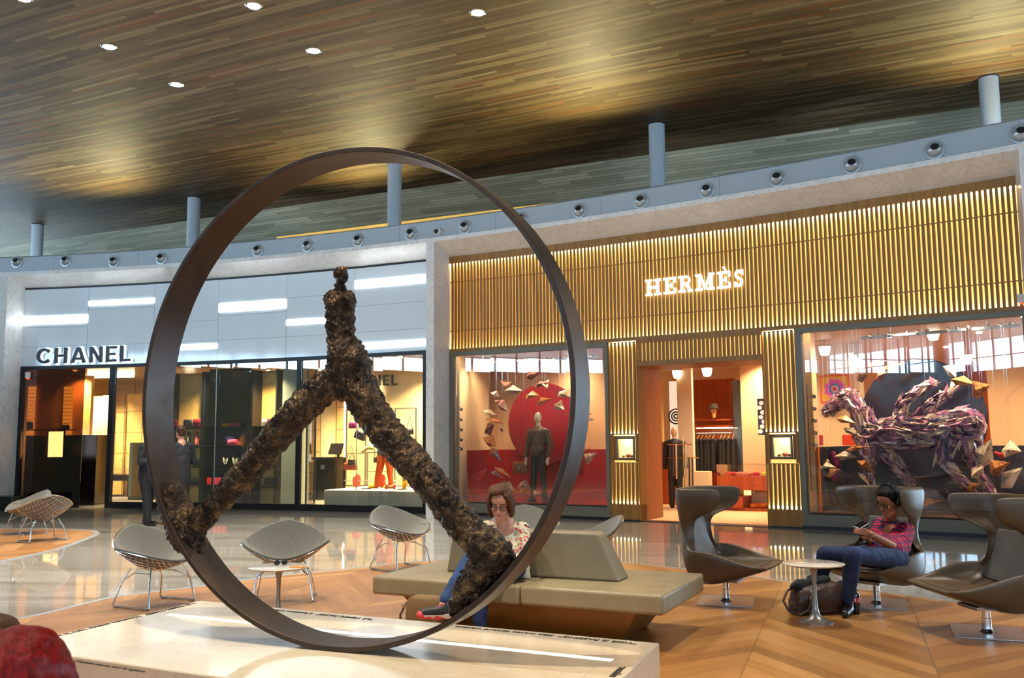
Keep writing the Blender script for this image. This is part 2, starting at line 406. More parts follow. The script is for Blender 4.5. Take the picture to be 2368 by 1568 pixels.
def strip(name,e,w,mat,z0=0,z1=.006,side=1):
    m=MB(); vs=[];fc=[]
    for i,p in enumerate(e):
        t=(e[min(i+1,len(e)-1)]-e[max(0,i-1)]).normalized(); nn=Vector((-t.y,t.x,0))*side
        for q,z in ((p,z1),(p+nn*w,z1),(p+nn*w,z0),(p,z0)): vs.append((q.x,q.y,z))
    for i in range(len(e)-1):
        for k in range(4): fc.append((4*i+k,4*i+(k+1)%4,4*i+4+(k+1)%4,4*i+4+k))
    m.add(vs,fc); struct(name,m,mat)
e1=[G(*p) for p in ((-160,1452),(48,1432),(195,1399),(282,1380),(460,1358),(520,1350),(662,1331),(844,1313),(946,1302),(1100,1293),(1260,1291),(1440,1302),(1605,1320),(1701,1331),(1844,1350),(1961,1361),(2160,1387),(2368,1415),(2600,1450))]
e=island('floor_timber_island',e1,[(9,-14),(-9,-14)],.05); strip('floor_edge_trim',e,.06,K['alu'],side=1)
e2=[G(*p) for p in ((-400,1216),(0,1223.6),(108,1224),(195,1227),(217,1233),(202,1243),(130,1269),(65,1284),(0,1298),(-200,1340))]
e=island('floor_timber_island_far',e2,[],.05); strip('floor_edge_trim_far',e,.09,K['alu'],side=1)
# ---- marble portals: header and pillars
m=MB(); seg=40; vs=[];fc=[]
prof=[(0,5.42),(.6,5.645),(.6,5.73),(-.3,5.73),(-.3,5.42)]
for i in range(seg+1):
    t=-17+29*i/seg
    vs+=[F(t,d,z) for d,z in prof]
for i in range(seg):
    for k in range(5): fc.append((5*i+k,5*i+(k+1)%5,5*i+5+(k+1)%5,5*i+5+k))
m.add(vs,fc); struct('wall_portal_header',m,K['portal'],smooth=20)
def pillar(name,bl,fl_,fr,br):
    m=MB(); pl=[F(bl,-.3),F(bl,0),F(fl_,.6),F(fr,.6),F(br,0),F(br,-.3)]
    n=len(pl); vs=[(p.x,p.y,0) for p in pl]+[(p.x,p.y,5.66) for p in pl]
    m.add(vs,[tuple(range(n)),tuple(range(2*n-1,n-1,-1))]+[(i,(i+1)%n,n+(i+1)%n,n+i) for i in range(n)])
    struct(name,m,K['portal'])
pillar('wall_portal_pillar_left',-13.5,-13.22,-13.01,-12.97)
pillar('wall_portal_pillar_middle',-2.07,-1.70,-1.51,-1.485)
pillar('wall_portal_pillar_right',9.17,9.33,9.55,9.75)
m=MB(); m.fbox(-17,-13.4,0,5.4,-.5,-.4); struct('wall_left',m,K['walnut'])
m=MB(); a_=G(-60,1186),G(33,1181)
m.obox((G(-20,1178).x-.3,G(-20,1178).y,.16),2.2,.5,.32,-.2); put('dark_bench',m,simple('dark_green_lacquer',srgb(22,40,34),.2),label='low dark green bench behind the far left armchair at the picture edge',cat='bench',bevel=.01)
m=MB(); m.fbox(9.6,12,0,5.4,-.5,-.4); struct('wall_right',m,K['walnut'])
# ---- grey duct band with jet nozzles
m=MB(); vs=[];fc=[]; prof=[(.56,5.73),(.56,6.09),(.50,6.13),(-1.2,6.13),(-1.2,5.73)]
seg=60
for i in range(seg+1): vs+=[F(-17+29*i/seg,d,z) for d,z in prof]
for i in range(seg):
    for k in range(5): fc.append((5*i+k,5*i+(k+1)%5,5*i+5+(k+1)%5,5*i+5+k))
m.add(vs,fc); struct('wall_duct_band',m,K['bandsteel'],smooth=30)
m=MB()
for s_ in [-16.5+2.35*i for i in range(13)]: m.fbox(s_,s_+.008,5.735,6.09,.55,.5625,1)
struct('trim_1',m,K['seam'])
m=MB(); m.fbox(-17,12,5.42,5.74,-9,-.3,12); struct('ceiling_shops_roof',m,K['blackfr'])
noz=None
NZ=[(39,606),(152,603),(263,599),(373,593),(486,585),(596,577),(711,568),(828,556),(950,543),(1075,527),(1205,507),(1340,491),(1482,470),(1634,443),(1797,415),(1970,383),(2161,344),(2360,302)]
def face_mat(s,d,z): # local x along facade, local -y outwards
    return F(s,d,z),fang(s)
side=['leftmost above the dark letters','second from the left end of the band','third from the left end of the band','just left of the bronze ring','behind the left side of the bronze ring','fifth from the left, inside the ring','inside the ring, left of the statue head','inside the ring, right of the statue head','inside the ring, left of the small camera','inside the ring, right of the small camera','behind the right side of the bronze ring','just right of the ring','just left of the pole','above the lit letters','fourth from the right end','third from the right end','second from the right end','cut by the right edge of the picture']
for i,(px,py) in enumerate(NZ):
    s_,z_=fs(px,py,.565); loc,an=face_mat(s_,.56,5.875 if abs(z_-5.875)<.08 else z_)
    if noz is None:
        noz=thing('air_nozzle','x','air vent',loc,an,'round jet nozzles on the grey duct band')
        M=Matrix.Rotation(PI/2,4,'X')
        a=MB(); a.M=M; a.lathe([(.112,0),(.152,0),(.155,.012),(.148,.02),(.118,.022),(.112,.016)],40); put('flange',a,K['alu'],noz,smooth=40)
        M2=Matrix.Translation((0,-.005,0))@Matrix.Rotation(PI/2-.38,4,'X')@Matrix.Rotation(.22,4,'Y')
        a=MB(); a.M=M2; pr=[(.062,.098),(.068,.1)]+[(.115*math.cos(q),.115*math.sin(q)) for q in [1.0,.85,.6,.35,.1,-.2,-.5]]
        a.lathe(list(reversed(pr))+[(.06,.06),(.058,.03)],32); put('ball',a,K['alu'],noz,smooth=50)
        a=MB(); a.M=M2; a.lathe([(.0001,.031),(.0575,.032),(.0575,.055),(.059,.092)],24); put('throat',a,K['darkhole'],noz,smooth=60)
        o=noz
    else: o=dup(noz,loc,an)
    o['label']='round grey jet nozzle on the duct band, '+side[i]
s_,z_=fs(1013,536,.6); o=thing('security_camera','small white dome camera on grey duct band above the marble pillar','security camera',F(s_,.56,z_),fang(s_))
a=MB(); a.M=Matrix.Rotation(PI/2,4,'X'); a.lathe([(.07,0),(.075,.03),(.07,.09),(.05,.11)],24); put('housing',a,simple('white_plastic',srgb(225,226,224),.35),o,smooth=40)
a=MB(); a.ell((0,-.11,-.005),.05); put('lens',a,K['darkhole'],o,smooth=180)
# ---- round poles standing on the shop roof
polepx=[(88,520,'far left grey pole rising from the roof of the shop with dark letters'),(449,458,'grey pole just left of the bronze ring, reaching the boards'),(913,378,'grey pole seen inside the ring to the right of the statue head'),(1518,288,'grey pole above the slatted facade, left of the middle'),(2285,180,'thick grey pole near the top right corner')]
po=None
for px,py,lb in polepx:
    p=G(px,py,CZ)
    if po is None:
        po=thing('support_pole',lb,'pole',(p.x,p.y,5.6),0,'round grey poles between shop roof and ceiling')
        a=MB(); a.lathe([(.165,.0),(.165,2.385)],32); put('shaft',a,K['polegrey'],po,smooth=40)
        a=MB(); a.lathe([(.185,2.385),(.185,2.4)],32); put('collar',a,K['blackfr'],po,smooth=40)
    else: dup(po,(p.x,p.y,5.6),0,lb)
# ---- wood cove panel behind the band, its warm light wash put in as glow
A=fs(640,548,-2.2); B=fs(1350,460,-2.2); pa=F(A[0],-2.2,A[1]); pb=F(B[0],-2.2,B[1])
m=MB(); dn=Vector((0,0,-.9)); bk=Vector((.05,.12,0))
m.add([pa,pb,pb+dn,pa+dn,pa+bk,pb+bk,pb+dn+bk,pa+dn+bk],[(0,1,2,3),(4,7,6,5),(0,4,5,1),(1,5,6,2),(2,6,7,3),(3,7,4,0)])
struct('wall_cove_panel',m,simple('wood_cove_glow',srgb(200,150,50),.5,emit=(1,.6,.14,1),es=.38))
# ---- ceiling downlights
dl=None
for i,(px,py,lb) in enumerate([(55,-3,'ceiling downlight cut by the top left corner of the picture'),(587,14,'ceiling downlight at the top edge, second from the left'),(1105,30,'ceiling downlight furthest right, near the top edge'),(252,109,'ceiling downlight left, below the corner one'),(726,118,'ceiling downlight second from the right, above the ring'),(408,196,'lowest ceiling downlight, above the left of the ring')]):
    p=G(px,py,CZ)
    if dl is None:
        dl=thing('downlight',lb,'ceiling light',p,0,'round downlights in the board ceiling')
        a=MB(); a.lathe([(.10,-.003),(.125,-.012),(.135,0),(.125,.01),(.10,.01)],32); put('rim',a,K['chrome'],dl,smooth=40)
        a=MB(); a.lathe([(.0001,-.004),(.098,-.004),(.098,.004)],32); put('lens',a,K['coolamp'],dl,smooth=40)
    else: dup(dl,p,0,lb)
    light('downlight_beam','SPOT',(p.x,p.y,CZ-.05),900,(1,.93,.82),.12,to=(p.x,p.y,0),spot_size=1.5,spot_blend=.8)
for x in (-9,-4.5,0,4.5,9):
    for y in (-8,-2,4,8.5):
        if (x,y)==(0,4): continue
        light('downlight_beam','SPOT',(x+(y%3),y-.35*x,CZ-.05),900,(1,.93,.82),.12,to=(x+(y%3),y-.35*x,0),spot_size=1.6,spot_blend=.8)
# uplights on the shop roof: pools of warm light on the boards
up=None
for px,py in [(235,425),(835,400),(1345,235),(2310,135),(-300,470)]:
    p=G(px,py,CZ); q=Vector((p.x+.25,p.y+.3,6.2))
    i=int(np.argmin((_X-q.x)**2+(_Y-q.y)**2))
    light('roof_uplight','SPOT',(q.x,q.y,6.25),330,(1,.86,.42),.1,to=(p.x-.4,p.y-1.1,CZ),spot_size=2.5,spot_blend=1)
# ---- glazed walls of the hall (behind and beside the viewer): posts, sill wall, daylight openings
BW=simple('back_wall_paint',srgb(168,150,120),.6); SILL=5.6
m=MB(); m.box(-45,32,-18.2,-18,0,SILL); struct('wall_back_sill',m,BW)
m=MB(); m.box(-30.2,-30,-18,30,0,SILL); struct('wall_side_sill_left',m,BW)
m=MB(); m.box(24,24.2,-18,12,0,SILL); struct('wall_side_sill_right',m,BW)
m=MB()
for x in [-45+1.4*i for i in range(56)]: m.box(x-.04,x+.04,-18.1,-18,SILL,CZ)
m.box(-45,32,-18.1,-18,6.4,6.46)
for x in [-45+7*i for i in range(12)]: m.lathe([(.45,0),(.45,CZ)],20,(x+2,-16.6,0))
struct('window_1',m,simple('window_metal',srgb(120,126,130),.4,.4))
for xx,nm in ((-30,'window_2'),(24,'window_3')):
    m=MB()
    for y in [-18+1.5*i for i in range(18 if xx<0 else 12)]: m.box(xx-.05,xx+.05,y-.05,y+.05,SILL,CZ)
    m.box(xx-.05,xx+.05,-18,12,6.4,6.46)
    struct(nm,m,simple('window_metal_side',srgb(120,126,130),.4,.4))
def portal_light(loc,sx,sy,to):
    l=bpy.data.lights.new('daylight_opening','AREA'); l.shape='RECTANGLE'; l.size=sx; l.size_y=sy; l.cycles.is_portal=True
    o=bpy.data.objects.new('daylight_opening',l); COL.objects.link(o); o.location=loc; o.rotation_euler=(Vector(to)-Vector(loc)).to_track_quat('-Z','Z').to_euler()
portal_light((-6.5,-18.3,6.7),77,2.6,(-6.5,0,6.7)); portal_light((-30.3,4,6.7),46,2.6,(0,4,6.7)); portal_light((24.3,-3,6.7),30,2.6,(0,-3,6.7))
# ---- spot on the sculpture
light('sculpture_spot','SPOT',(-1.42,3.55,7.9),1250,(1,.80,.52),.05,to=(-.9,4.9,.5),spot_size=.72,spot_blend=.4)
for s_ in (-15,-11.5,-8,-4.5,-1,2.5,6,9):  # added fill spots that brighten the pale soffit, no real fittings
    q=F(s_,-1.9,6.35); light('added_soffit_fill','SPOT',q,45,(.86,.94,1),.15,to=F(s_,-5.5,7.4),spot_size=2.6,spot_blend=1)
# ================================================================ SHOP WITH WHITE GLASS FASCIA (left)
def FM(s,d,z=0): return Matrix.Translation(F(s,d,z))@Matrix.Rotation(fang(s),4,'Z')
def at(px,py,d):
    s_,z_=fs(px,py,d); return s_,z_
def px_box(px0,py0,px1,py1,d):
    """centre, width and height of a pixel box standing at depth d"""
    s0,z0=fs(px0,(py0+py1)/2,d); s1,z1=fs(px1,(py0+py1)/2,d); _,zt=fs((px0+px1)/2,py0,d); _,zb=fs((px0+px1)/2,py1,d)
    return (s0+s1)/2,zb,s1-s0,zt-zb
m=MB(); m.fbox(-12.97,-2.07,3.45,5.38,-.06,0); struct('wall_white_fascia',m,K['whitegl'])
m=MB(); m.fbox(-12.99,-2.05,5.38,5.425,-.05,.012); m.fbox(-12.99,-2.05,3.37,3.45,-.1,.03); m.fbox(-12.99,-11.22,0,.05,-.08,.03); m.fbox(-10.45,-2.05,0,.14,-.12,.03)
for a,b in ((-12.99,-12.88),(-10.52,-10.40),(-8.98,-8.92),(-5.39,-5.30),(-2.13,-2.05)): m.fbox(a,b,.0,3.4,-.09,.03,1)
struct('trim_2',m,K['blackfr'])
VS=[-12.97,-11.205,-9.36,-7.575,-5.715,-3.905,-2.07]
m=MB()
for s_ in VS[1:-1]: m.fbox(s_-.004,s_+.004,3.45,5.38,0,.0025,1)
for i in range(6):
    for z in ((3.93,5.18-.35) if i in (1,4) else (3.93,4.42+.1*(i%2))):
        m.fbox(VS[i],VS[i+1],z-.003,z+.003,0,.0025)
struct('trim_3',m,K['seam'])
for i,(s0,s1,z0,z1,lb) in enumerate([(-12.98,-11.2,4.50,4.705,'thick lit strip at the far left end of the white fascia'),(-11.205,-9.355,4.92,5.035,'thin high lit strip on the white fascia left of the ring'),
   (-9.36,-7.575,3.745,3.86,'lit strip low on the fascia just inside the left of the ring'),(-7.575,-5.715,4.60,4.81,'thick lit strip on the fascia inside the ring, left of the statue'),
   (-5.715,-3.905,4.20,4.32,'thin lit strip on the fascia passing behind the statue torso'),(-3.905,-2.07,4.92,5.10,'thick high lit strip on the fascia right of the statue head'),(-3.905,-2.07,3.555,3.69,'lit strip low on the fascia right of the statue hips')]):
    m=MB(); m.fbox(s0+.005,s1-.005,z0,z1,-.01,.012); put('light_strip',m,K['lightbar'],label=lb,cat='light',group='lit strips in the white fascia')
# letters ---------------------------------------------------------
def arc(cx,cy,r,a0,a1,n=18): return [(cx+r*math.cos(math.radians(a0+(a1-a0)*i/n)),cy+r*math.sin(math.radians(a0+(a1-a0)*i/n))) for i in range(n+1)]
def sans(ch):
    """height 1 sans letters as lists of outlines; returns (outlines, width)"""
    t=.19
    if ch=='C': return [arc(.5,.5,.5,42,318,26)+list(reversed(arc(.5,.5,.5-t,40,320,26)))],.92
    if ch=='H': return [[(0,0),(t,0),(t,1),(0,1)],[(.62,0),(.62+t,0),(.62+t,1),(.62,1)],[(t,.41),(.62,.41),(.62,.58),(t,.58)]],.81
    if ch=='A': return [[(0,0),(.2,0),(.5,.8),(.8,0),(1,0),(.6,1),(.4,1)],[(.26,.19),(.74,.19),(.68,.35),(.32,.35)]],1.0
    if ch=='N': return [[(0,0),(t,0),(t,1),(0,1)],[(.64,0),(.64+t,0),(.64+t,1),(.64,1)],[(t,1),(t-.01,.70),(.64,0),(.64,.30)]],.83
    if ch=='E': return [[(0,0),(t,0),(t,1),(0,1)],[(t,0),(.68,0),(.68,.165),(t,.165)],[(t,.42),(.6,.42),(.6,.58),(t,.58)],[(t,.835),(.68,.835),(.68,1),(t,1)]],.68
    if ch=='L': return [[(0,0),(t,0),(t,1),(0,1)],[(t,0),(.66,0),(.66,.165),(t,.165)]],.66
def letters(word,font,s0,s1,zb,h,d,thick,mat,par,gap=.22,tilt=0,halo=None,names=None):
    shp=[font(c) for c in word]; tot=sum(w for _,w in shp)+gap*(len(word)-1); k=(s1-s0)/tot; x=0
    for i,(c,(ol,w)) in enumerate(zip(word,shp)):
        base=FM(s0+x*k,d,zb)@Matrix.Rotation(PI/2,4,'X')@Matrix.Diagonal((k,h,1,1))
        m=MB()
        for o in ol: m.prism(o,thick,base)
        q=put('letter',m,mat,par,smooth=30)
        if halo:
            m=MB(); cx=w/2
            for o in ol: m.prism([((px_-cx)*1.05+cx,(py_-.5)*1.05+.5) for px_,py_ in o],.012,FM(s0+x*k,d-.05,zb)@Matrix.Rotation(PI/2,4,'X')@Matrix.Diagonal((k,h,1,1)))
            put('letter_glow_backing',m,halo,q)
        x+=w+gap
sg=thing('shop_sign','dark blue shop name letters with white halo light on the white fascia','shop sign',(0,0,0))
letters('CHANEL',sans,-12.5,-9.93,3.50,.385,.06,.05,K['letterdk'],sg,.26,halo=K['halo'])
# glass ----------------------------------------------------------------------
m=MB(); m.fbox(-12.88,-11.24,.05,3.37,-.03,-.02); struct('window_tinted',m,K['glassb'])
m=MB(); m.fbox(-10.4,-8.98,.14,3.37,-.03,-.025); m.fbox(-8.92,-5.39,.14,3.37,-.03,-.025); m.fbox(-5.30,-2.13,.14,3.37,-.03,-.025); struct('window_4',m,K['glass'])
m=MB()
for s_ in (-7.6,-3.83): m.fbox(s_-.006,s_+.006,.14,3.37,-.035,-.015,1)
struct('trim_4',m,K['alu'])
# interior shell
m=MB(); m.fbox(-16.5,-1.9,3.42,3.5,-9,-.12,12); struct('ceiling_left_shop',m,simple('shop_ceiling_gold',srgb(200,158,96),.25,.2))
t=NT('gold_panel_wall'); p=t.pos(); x,y,z=t.xyz(t.mapping(p,rot=(0,0,.2)))
vz=t.math('ABSOLUTE',t.math('SUBTRACT',t.math('FRACT',t.math('DIVIDE',z,.62)),.5)); vx=t.math('ABSOLUTE',t.math('SUBTRACT',t.math('FRACT',t.math('DIVIDE',x,.9)),.5))
jn=t.math('MAXIMUM',t.math('GREATER_THAN',vz,.485),t.math('GREATER_THAN',vx,.485))
t.P(Base_Color=t.mix(jn,t.ramp(t.noise(t.mapping(p,scale=(1,1,6)),3,4),[(.3,srgb(214,164,88)),(.7,srgb(236,196,124))]),srgb(120,80,36)),Roughness=.45); K['goldwall']=t.m
m=MB(); m.fbox(-17,-1.9,0,3.42,-7.2,-7.1,12); struct('wall_shop_back',m,K['goldwall'])
m=MB(); m.fbox(-1.95,-1.75,0,5.4,-7.2,-.3,1); struct('wall_between_shops',m,K['cream'])
m=MB(); m.fbox(-17.2,-1.9,.001,.006,-7.1,-1.2,10); struct('floor_shop_carpet',m,K['carpet'])
# inner wall columns: gold leaf panels standing near the front, as seen through the door
def slab(name,px0,px1,d,z0,z1,mat,dep=.12,**k):
    s0=fs(px0,1000,d)[0]; s1=fs(px1,1000,d)[0]; m=MB(); m.fbox(s0,s1,z0,z1,d-dep,d,max(1,int((s1-s0)/1.2))); return struct(name,m,mat,**k)
slab('wall_gold_panel_1',212,236,-4.6,0,2.95,K['goldwall']); slab('wall_grey_panel_1',236,256,-4.4,0,2.95,simple('grey_stucco',srgb(150,128,104),.6))
slab('wall_gold_panel_2',262,290,-5.2,0,3.0,K['goldwall']); slab('wall_gold_panel_3',292,342,-4.7,0,3.0,K['goldwall'])
slab('wall_gold_panel_4',388,425,-4.2,0,3.1,K['goldwall']); slab('wall_light_panel',424,440,-4.15,0,3.1,emis('vertical_light_slot',(1,.9,.62,1),3.2))
slab('wall_brown_panel',442,470,-4.0,0,2.6,simple('brown_lacquer',srgb(74,34,20),.25))
slab('wall_gold_panel_5',584,604,-3.4,0,2.8,K['cream']); slab('wall_brown_panel_2',578,585,-3.2,0,2.75,simple('brown_lacquer_2',srgb(60,34,22),.25))
slab('wall_gold_panel_6',604,652,-4.6,0,3.1,K['goldpan']); slab('wall_light_panel_2',629,652,-4.45,.4,2.9,emis('wall_washer',(1,.86,.5,1),1.5))
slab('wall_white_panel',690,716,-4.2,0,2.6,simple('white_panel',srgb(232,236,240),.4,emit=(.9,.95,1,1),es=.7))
slab('wall_gold_panel_7',722,740,-4.8,0,3.2,K['goldwall']); slab('wall_gold_panel_8',742,782,-4.7,0,3.2,simple('pale_gold_panel',srgb(240,212,150),.5)); slab('wall_gold_panel_9',776,795,-4.5,0,3.2,K['goldwall']); slab('wall_light_panel_3',795,800,-4.45,0,3.2,emis('vertical_light_slot_2',(1,.92,.7,1),3))
slab('wall_display_back',800,1010,-2.6,0,3.42,simple('display_cream',srgb(238,214,160),.6))
# tinted bay
slab('wall_tinted_bay',46,207,-1.3,0,3.3,simple('bronze_wallpaper',srgb(206,150,76),.5,var=.15))
for a,b,c,d_ in ((60,81,893,1012),(147,168,893,1012)):
    s_,z_,w,h=px_box(a,c,b,d_,-1.25); m=MB()
    for k in range(14): m.fbox(s_-w/2,s_+w/2,z_+h*k/14,z_+h*(k+.82)/14,-1.25,-1.22,1)
    put('glowing_column',m,emis('glowing_column_%d'%a,(1,.66,.2,1),5),label='glowing gold light column behind the tinted glass, '+('left of the lit case' if a<100 else 'right of the lit case'),cat='light',group='light columns')
m=MB(); m.fbox(-13.5,-11.35,0,1.75,-1.2,-.75,2); put('low_cabinet',m,K['blacklac'],label='black low display cabinet behind the tinted glass',cat='cabinet',bevel=.01)
s_,z_,w,h=px_box(110,998,146,1057,-.70)
lb=thing('display_case','small brightly lit white display case behind the tinted glass','display case',F(s_,-.72,z_),fang(s_))
m=MB(); m.box(-w/2-.03,w/2+.03,-.02,.02,-.03,0); m.box(-w/2-.03,w/2+.03,-.02,.02,h,h+.03); m.box(-w/2-.03,-w/2,-.02,.02,0,h); m.box(w/2,w/2+.03,-.02,.02,0,h); put('frame',m,K['blackfr'],lb)
m=MB(); m.box(-w/2,w/2,.0,.012,0,h); put('lit_panel',m,emis('lit_case_panel',(.9,.93,1,1),26),lb)

s_,z_,w,h=px_box(87,1028,104,1056,-.05); m=MB(); m.obox(F(s_,-.05,z_+h/2),w,.004,h,fang(s_)); put('paper_notice',m,simple('paper',srgb(220,190,160),.7),label='white paper notice stuck behind the tinted glass',cat='notice')
s_,z_,w,h=px_box(61,861,72,875,.0); m=MB(); m.obox(F(s_,.03,z_+h/2),w,.05,h,fang(s_)); dv=put('alarm_sensor',m,simple('white_plastic_2',srgb(235,232,226),.4),label='small white sensor box high on the left end of the tinted window',cat='sensor',bevel=.006)
m=MB(); m.obox(F(s_,.03,z_-.012),w*.4,.04,.024,fang(s_)); put('red_lamp',m,emis('red_led',(1,.05,.02,1),2),dv,label='red lamp')
# ---------------------------------------------------------------- handbags
def rbox(m,w,dp,h,r=.25,n=5,taper=.0):
    """soft cushion-like block standing on z=0"""
    rr=min(w,h)*r; pts=[]
    for cx,cz,a0 in ((w/2-rr,rr,-90),(w/2-rr,h-rr,0),(-w/2+rr,h-rr,90),(-w/2+rr,rr,180)):
        for i in range(n+1):
            a=math.radians(a0+90*i/n); pts.append((cx+rr*math.cos(a),cz+rr*math.sin(a)))
    vs=[];fc=[];N=len(pts)
    for y,k in ((-dp/2,.86),(-dp*.36,1),(dp*.36,1),(dp/2,.86)):
        for x,z in pts:
            kk=1-taper*(z/h); vs.append((x*k*kk,y*(1-taper*z/h),h/2+(z-h/2)*k))
    for i in range(3):
        for j in range(N): fc.append((i*N+j,i*N+(j+1)%N,(i+1)*N+(j+1)%N,(i+1)*N+j))
    fc+=[tuple(range(N-1,-1,-1)),tuple(range(3*N,4*N))]
    return m.add(vs,fc)
QM={}
def quilt(col):
    if col not in QM:
        t=NT('quilted_leather'); p=t.coord('Generated'); x,y,z=t.xyz(p)
        a=t.math('SINE',t.math('MULTIPLY',t.math('ADD',x,z),34.)); b=t.math('SINE',t.math('MULTIPLY',t.math('SUBTRACT',x,z),34.))
        t.P(Base_Color=srgb(*col),Roughness=.35); t.bump(t.math('MINIMUM',t.math('ABSOLUTE',a),t.math('ABSOLUTE',b)),.5,.004); QM[col]=t.m
    return QM[col]
def handbag(px0,py0,px1,py1,d,col,label,grp=None,tilt=0,handle=0,strap=None,floor=None):
    s_,z_,w,h=px_box(px0,py0,px1,py1,d)
    if floor is not None: z_=floor
    o=thing('handbag',label,'handbag',F(s_,d,z_),fang(s_),grp)
    if tilt: o.rotation_euler[1]=tilt
    dp=min(.12,w*.4); m=MB(); rbox(m,w,dp,h,.18,taper=.15); put('body',m,quilt(col),o,smooth=50)
    m=MB(); m.M=Matrix.Translation((0,-dp*.1,h*.42)); rbox(m,w*.96,dp*.95,h*.60,.2,taper=.1); put('flap',m,quilt(col),o,smooth=50)
    m=MB(); m.obox((0,-dp*.57,h*.47),w*.12,.012,h*.14); put('clasp',m,K['chrome'],o)
    if handle:
        m=MB(); m.tube([(w*.28*math.cos(a),0,h*.98+handle*math.sin(a)) for a in [PI*i/10 for i in range(11)]],.007,6); put('handle',m,quilt(col),o,smooth=60)
    return o
def shelf_z(py,px,d): return fs(px,py,d)[1]
# shelving unit ---------------------------------------------------------------
dS=-1.3
def shelving(name,pxa,pxb,label,back,rows):
    sA=fs(pxa,1000,dS)[0]; sB=fs(pxb,1000,dS)[0]; o=thing(name,label,'shelving',F((sA+sB)/2,dS,0),0)
    T=Matrix.Translation(-F((sA+sB)/2,dS,0))
    def pf(n,mat,*b,parent=None):
        m=MB(); m.fbox(*b)
        m.v=[tuple(Vector(v)-F((sA+sB)/2,dS,0)) for v in m.v]; return put(n,m,mat,parent or o)
    for s_ in (sA,sB): pf('upright',K['blackfr'],s_-.02,s_+.02,0,3.3,dS-.2,dS+.2,1)
    pf('back_panel',back,sA,sB,0,3.3,dS-.24,dS-.2,1)
    for py in rows:
        z=fs((pxa+pxb)/2,py,dS+.2)[1]; pf('shelf',K['blacklac'],sA,sB,z-.02,z,dS-.2,dS+.2,1)
    return o
darkback=simple('dark_mosaic_back',srgb(38,42,46),.35,var=.3,vs=40)
shelving('shelving_unit',481,578,'tall black shelving unit with bags and necklaces behind smoked glass','x' and darkback,[986,1030,1076,1121])
shelving('shelving_rack',400,476,'slim black shelving rack of bags behind the standing man',K['goldpan'],[986,1031,1077,1120])
shelving('shelving_bay',592,648,'black shelving of bags left of the grey stone column',K['goldpan'],[985,1030,1076,1124])
m=MB(); m.fbox(fs(481,1000,dS+.25)[0],fs(578,1000,dS+.25)[0],2.0,3.35,dS+.24,dS+.25,1); put('smoked_glass_door',m,K['glassd'],label='smoked blue glass door on the upper half of the tall shelving unit',cat='glass panel')
BG='handbags on the shop shelves'
for b in [(388,971,401,986,(20,20,24),'black quilted bag at the left end of the top shelf beside the ring'),(400,971,413,986,(110,14,20),'dark red quilted bag between two black ones on the top shelf'),
 (425,971,449,986,(24,22,28),'black quilted bag left of a crimson one on the top shelf'),(448,970,473,986,(160,20,40),'crimson quilted bag at the right end of the top rack shelf'),
 (513,972,533,986,(226,150,20),'yellow quilted bag on the top shelf of the tall unit'),(531,970,555,986,(226,50,90),'pink quilted bag right of the yellow one'),
 (527,1016,553,1030,(226,60,100),'pink quilted bag in front of the orange purse, second shelf'),(523,1005,545,1016,(60,40,140),'blue, orange and red patterned bag on the second shelf'),
 (446,1062,475,1076,(26,26,38),'navy quilted bag on the third rack shelf'),(441,1104,475,1120,(26,26,34),'black quilted bag on the lowest rack shelf'),
 (606,968,624,985,(220,205,180),'cream bag on the top shelf left of the stone column'),(618,968,642,985,(110,20,30),'burgundy bag next to the cream one, left of the column'),
 (612,1108,630,1124,(28,26,26),'black bag on the lowest shelf left of the column'),(628,1108,646,1124,(34,30,28),'second black bag on the lowest shelf, nearest the column')]:
    near=min([986,1030,1076,1121],key=lambda q:abs(q-b[3])); z=None if b[3]==1016 else fs((b[0]+b[2])/2,near,dS+.1)[1]+.002
    handbag(b[0],b[1],b[2],b[3],dS+.1,b[4],b[5],BG,floor=(z if b[3]!=1016 else fs(534,1030,dS+.1)[1]+.1),strap=None)
handbag(549,1006,566,1031,dS+.1,(222,110,20),'orange purse leaning on the second shelf',BG,tilt=.42)
for a,b,c,lb in ((478,488,(200,18,30),'red leather box at the left of the lowest shelf'),(493,503,(220,50,80),'first pink leather box on the lowest shelf'),(504,513,(222,60,90),'second pink leather box on the lowest shelf'),(514,526,(210,40,60),'third pink leather box, partly behind the statue leg')):
    s_,z_,w,h=px_box(a+3,1104,b+3,1121,dS+.1); m=MB(); m.box(-w/2,w/2,-.06,.06,0,h); q=put('leather_box',m,simple('box_leather',srgb(*c),.4),loc=F(s_,dS+.1,fs(500,1121,dS+.1)[1]),rot=(0,0,fang(s_)),label=lb,cat='box',bevel=.012,group='boxes on the lowest shelf')
# necklace busts
for i,(px,lb) in enumerate(((526,'black necklace bust with pearl strands, left of two'),(548,'black necklace bust with long pearl strands, right of two'))):
    s_,zb=fs(px,1075,dS+.05); o=thing('necklace_bust',lb,'bust',F(s_,dS+.05,fs(px,1076,dS+.1)[1]),fang(s_),'busts with pearls')
    m=MB(); m.cap((0,0,.05),(0,0,.17),.07,.08); m.cap((-.06,0,.19),(.06,0,.19),.04,.04); m.cap((0,0,.2),(0,0,.30),.028,.03); q=put('torso',m,K['blacklac'],o); blob(q,.008,3)
    m=MB()
    for k in range(4): m.tube([(.05*math.cos(a)*(1+.12*k),-.085-.004*k,.19-(.05+.035*k)*math.sin(a)) for a in [PI*j/16 for j in range(17)]],.0045,6)
    put('pearl_strands',m,simple('pearl',srgb(235,228,208),.25),o,smooth=60)
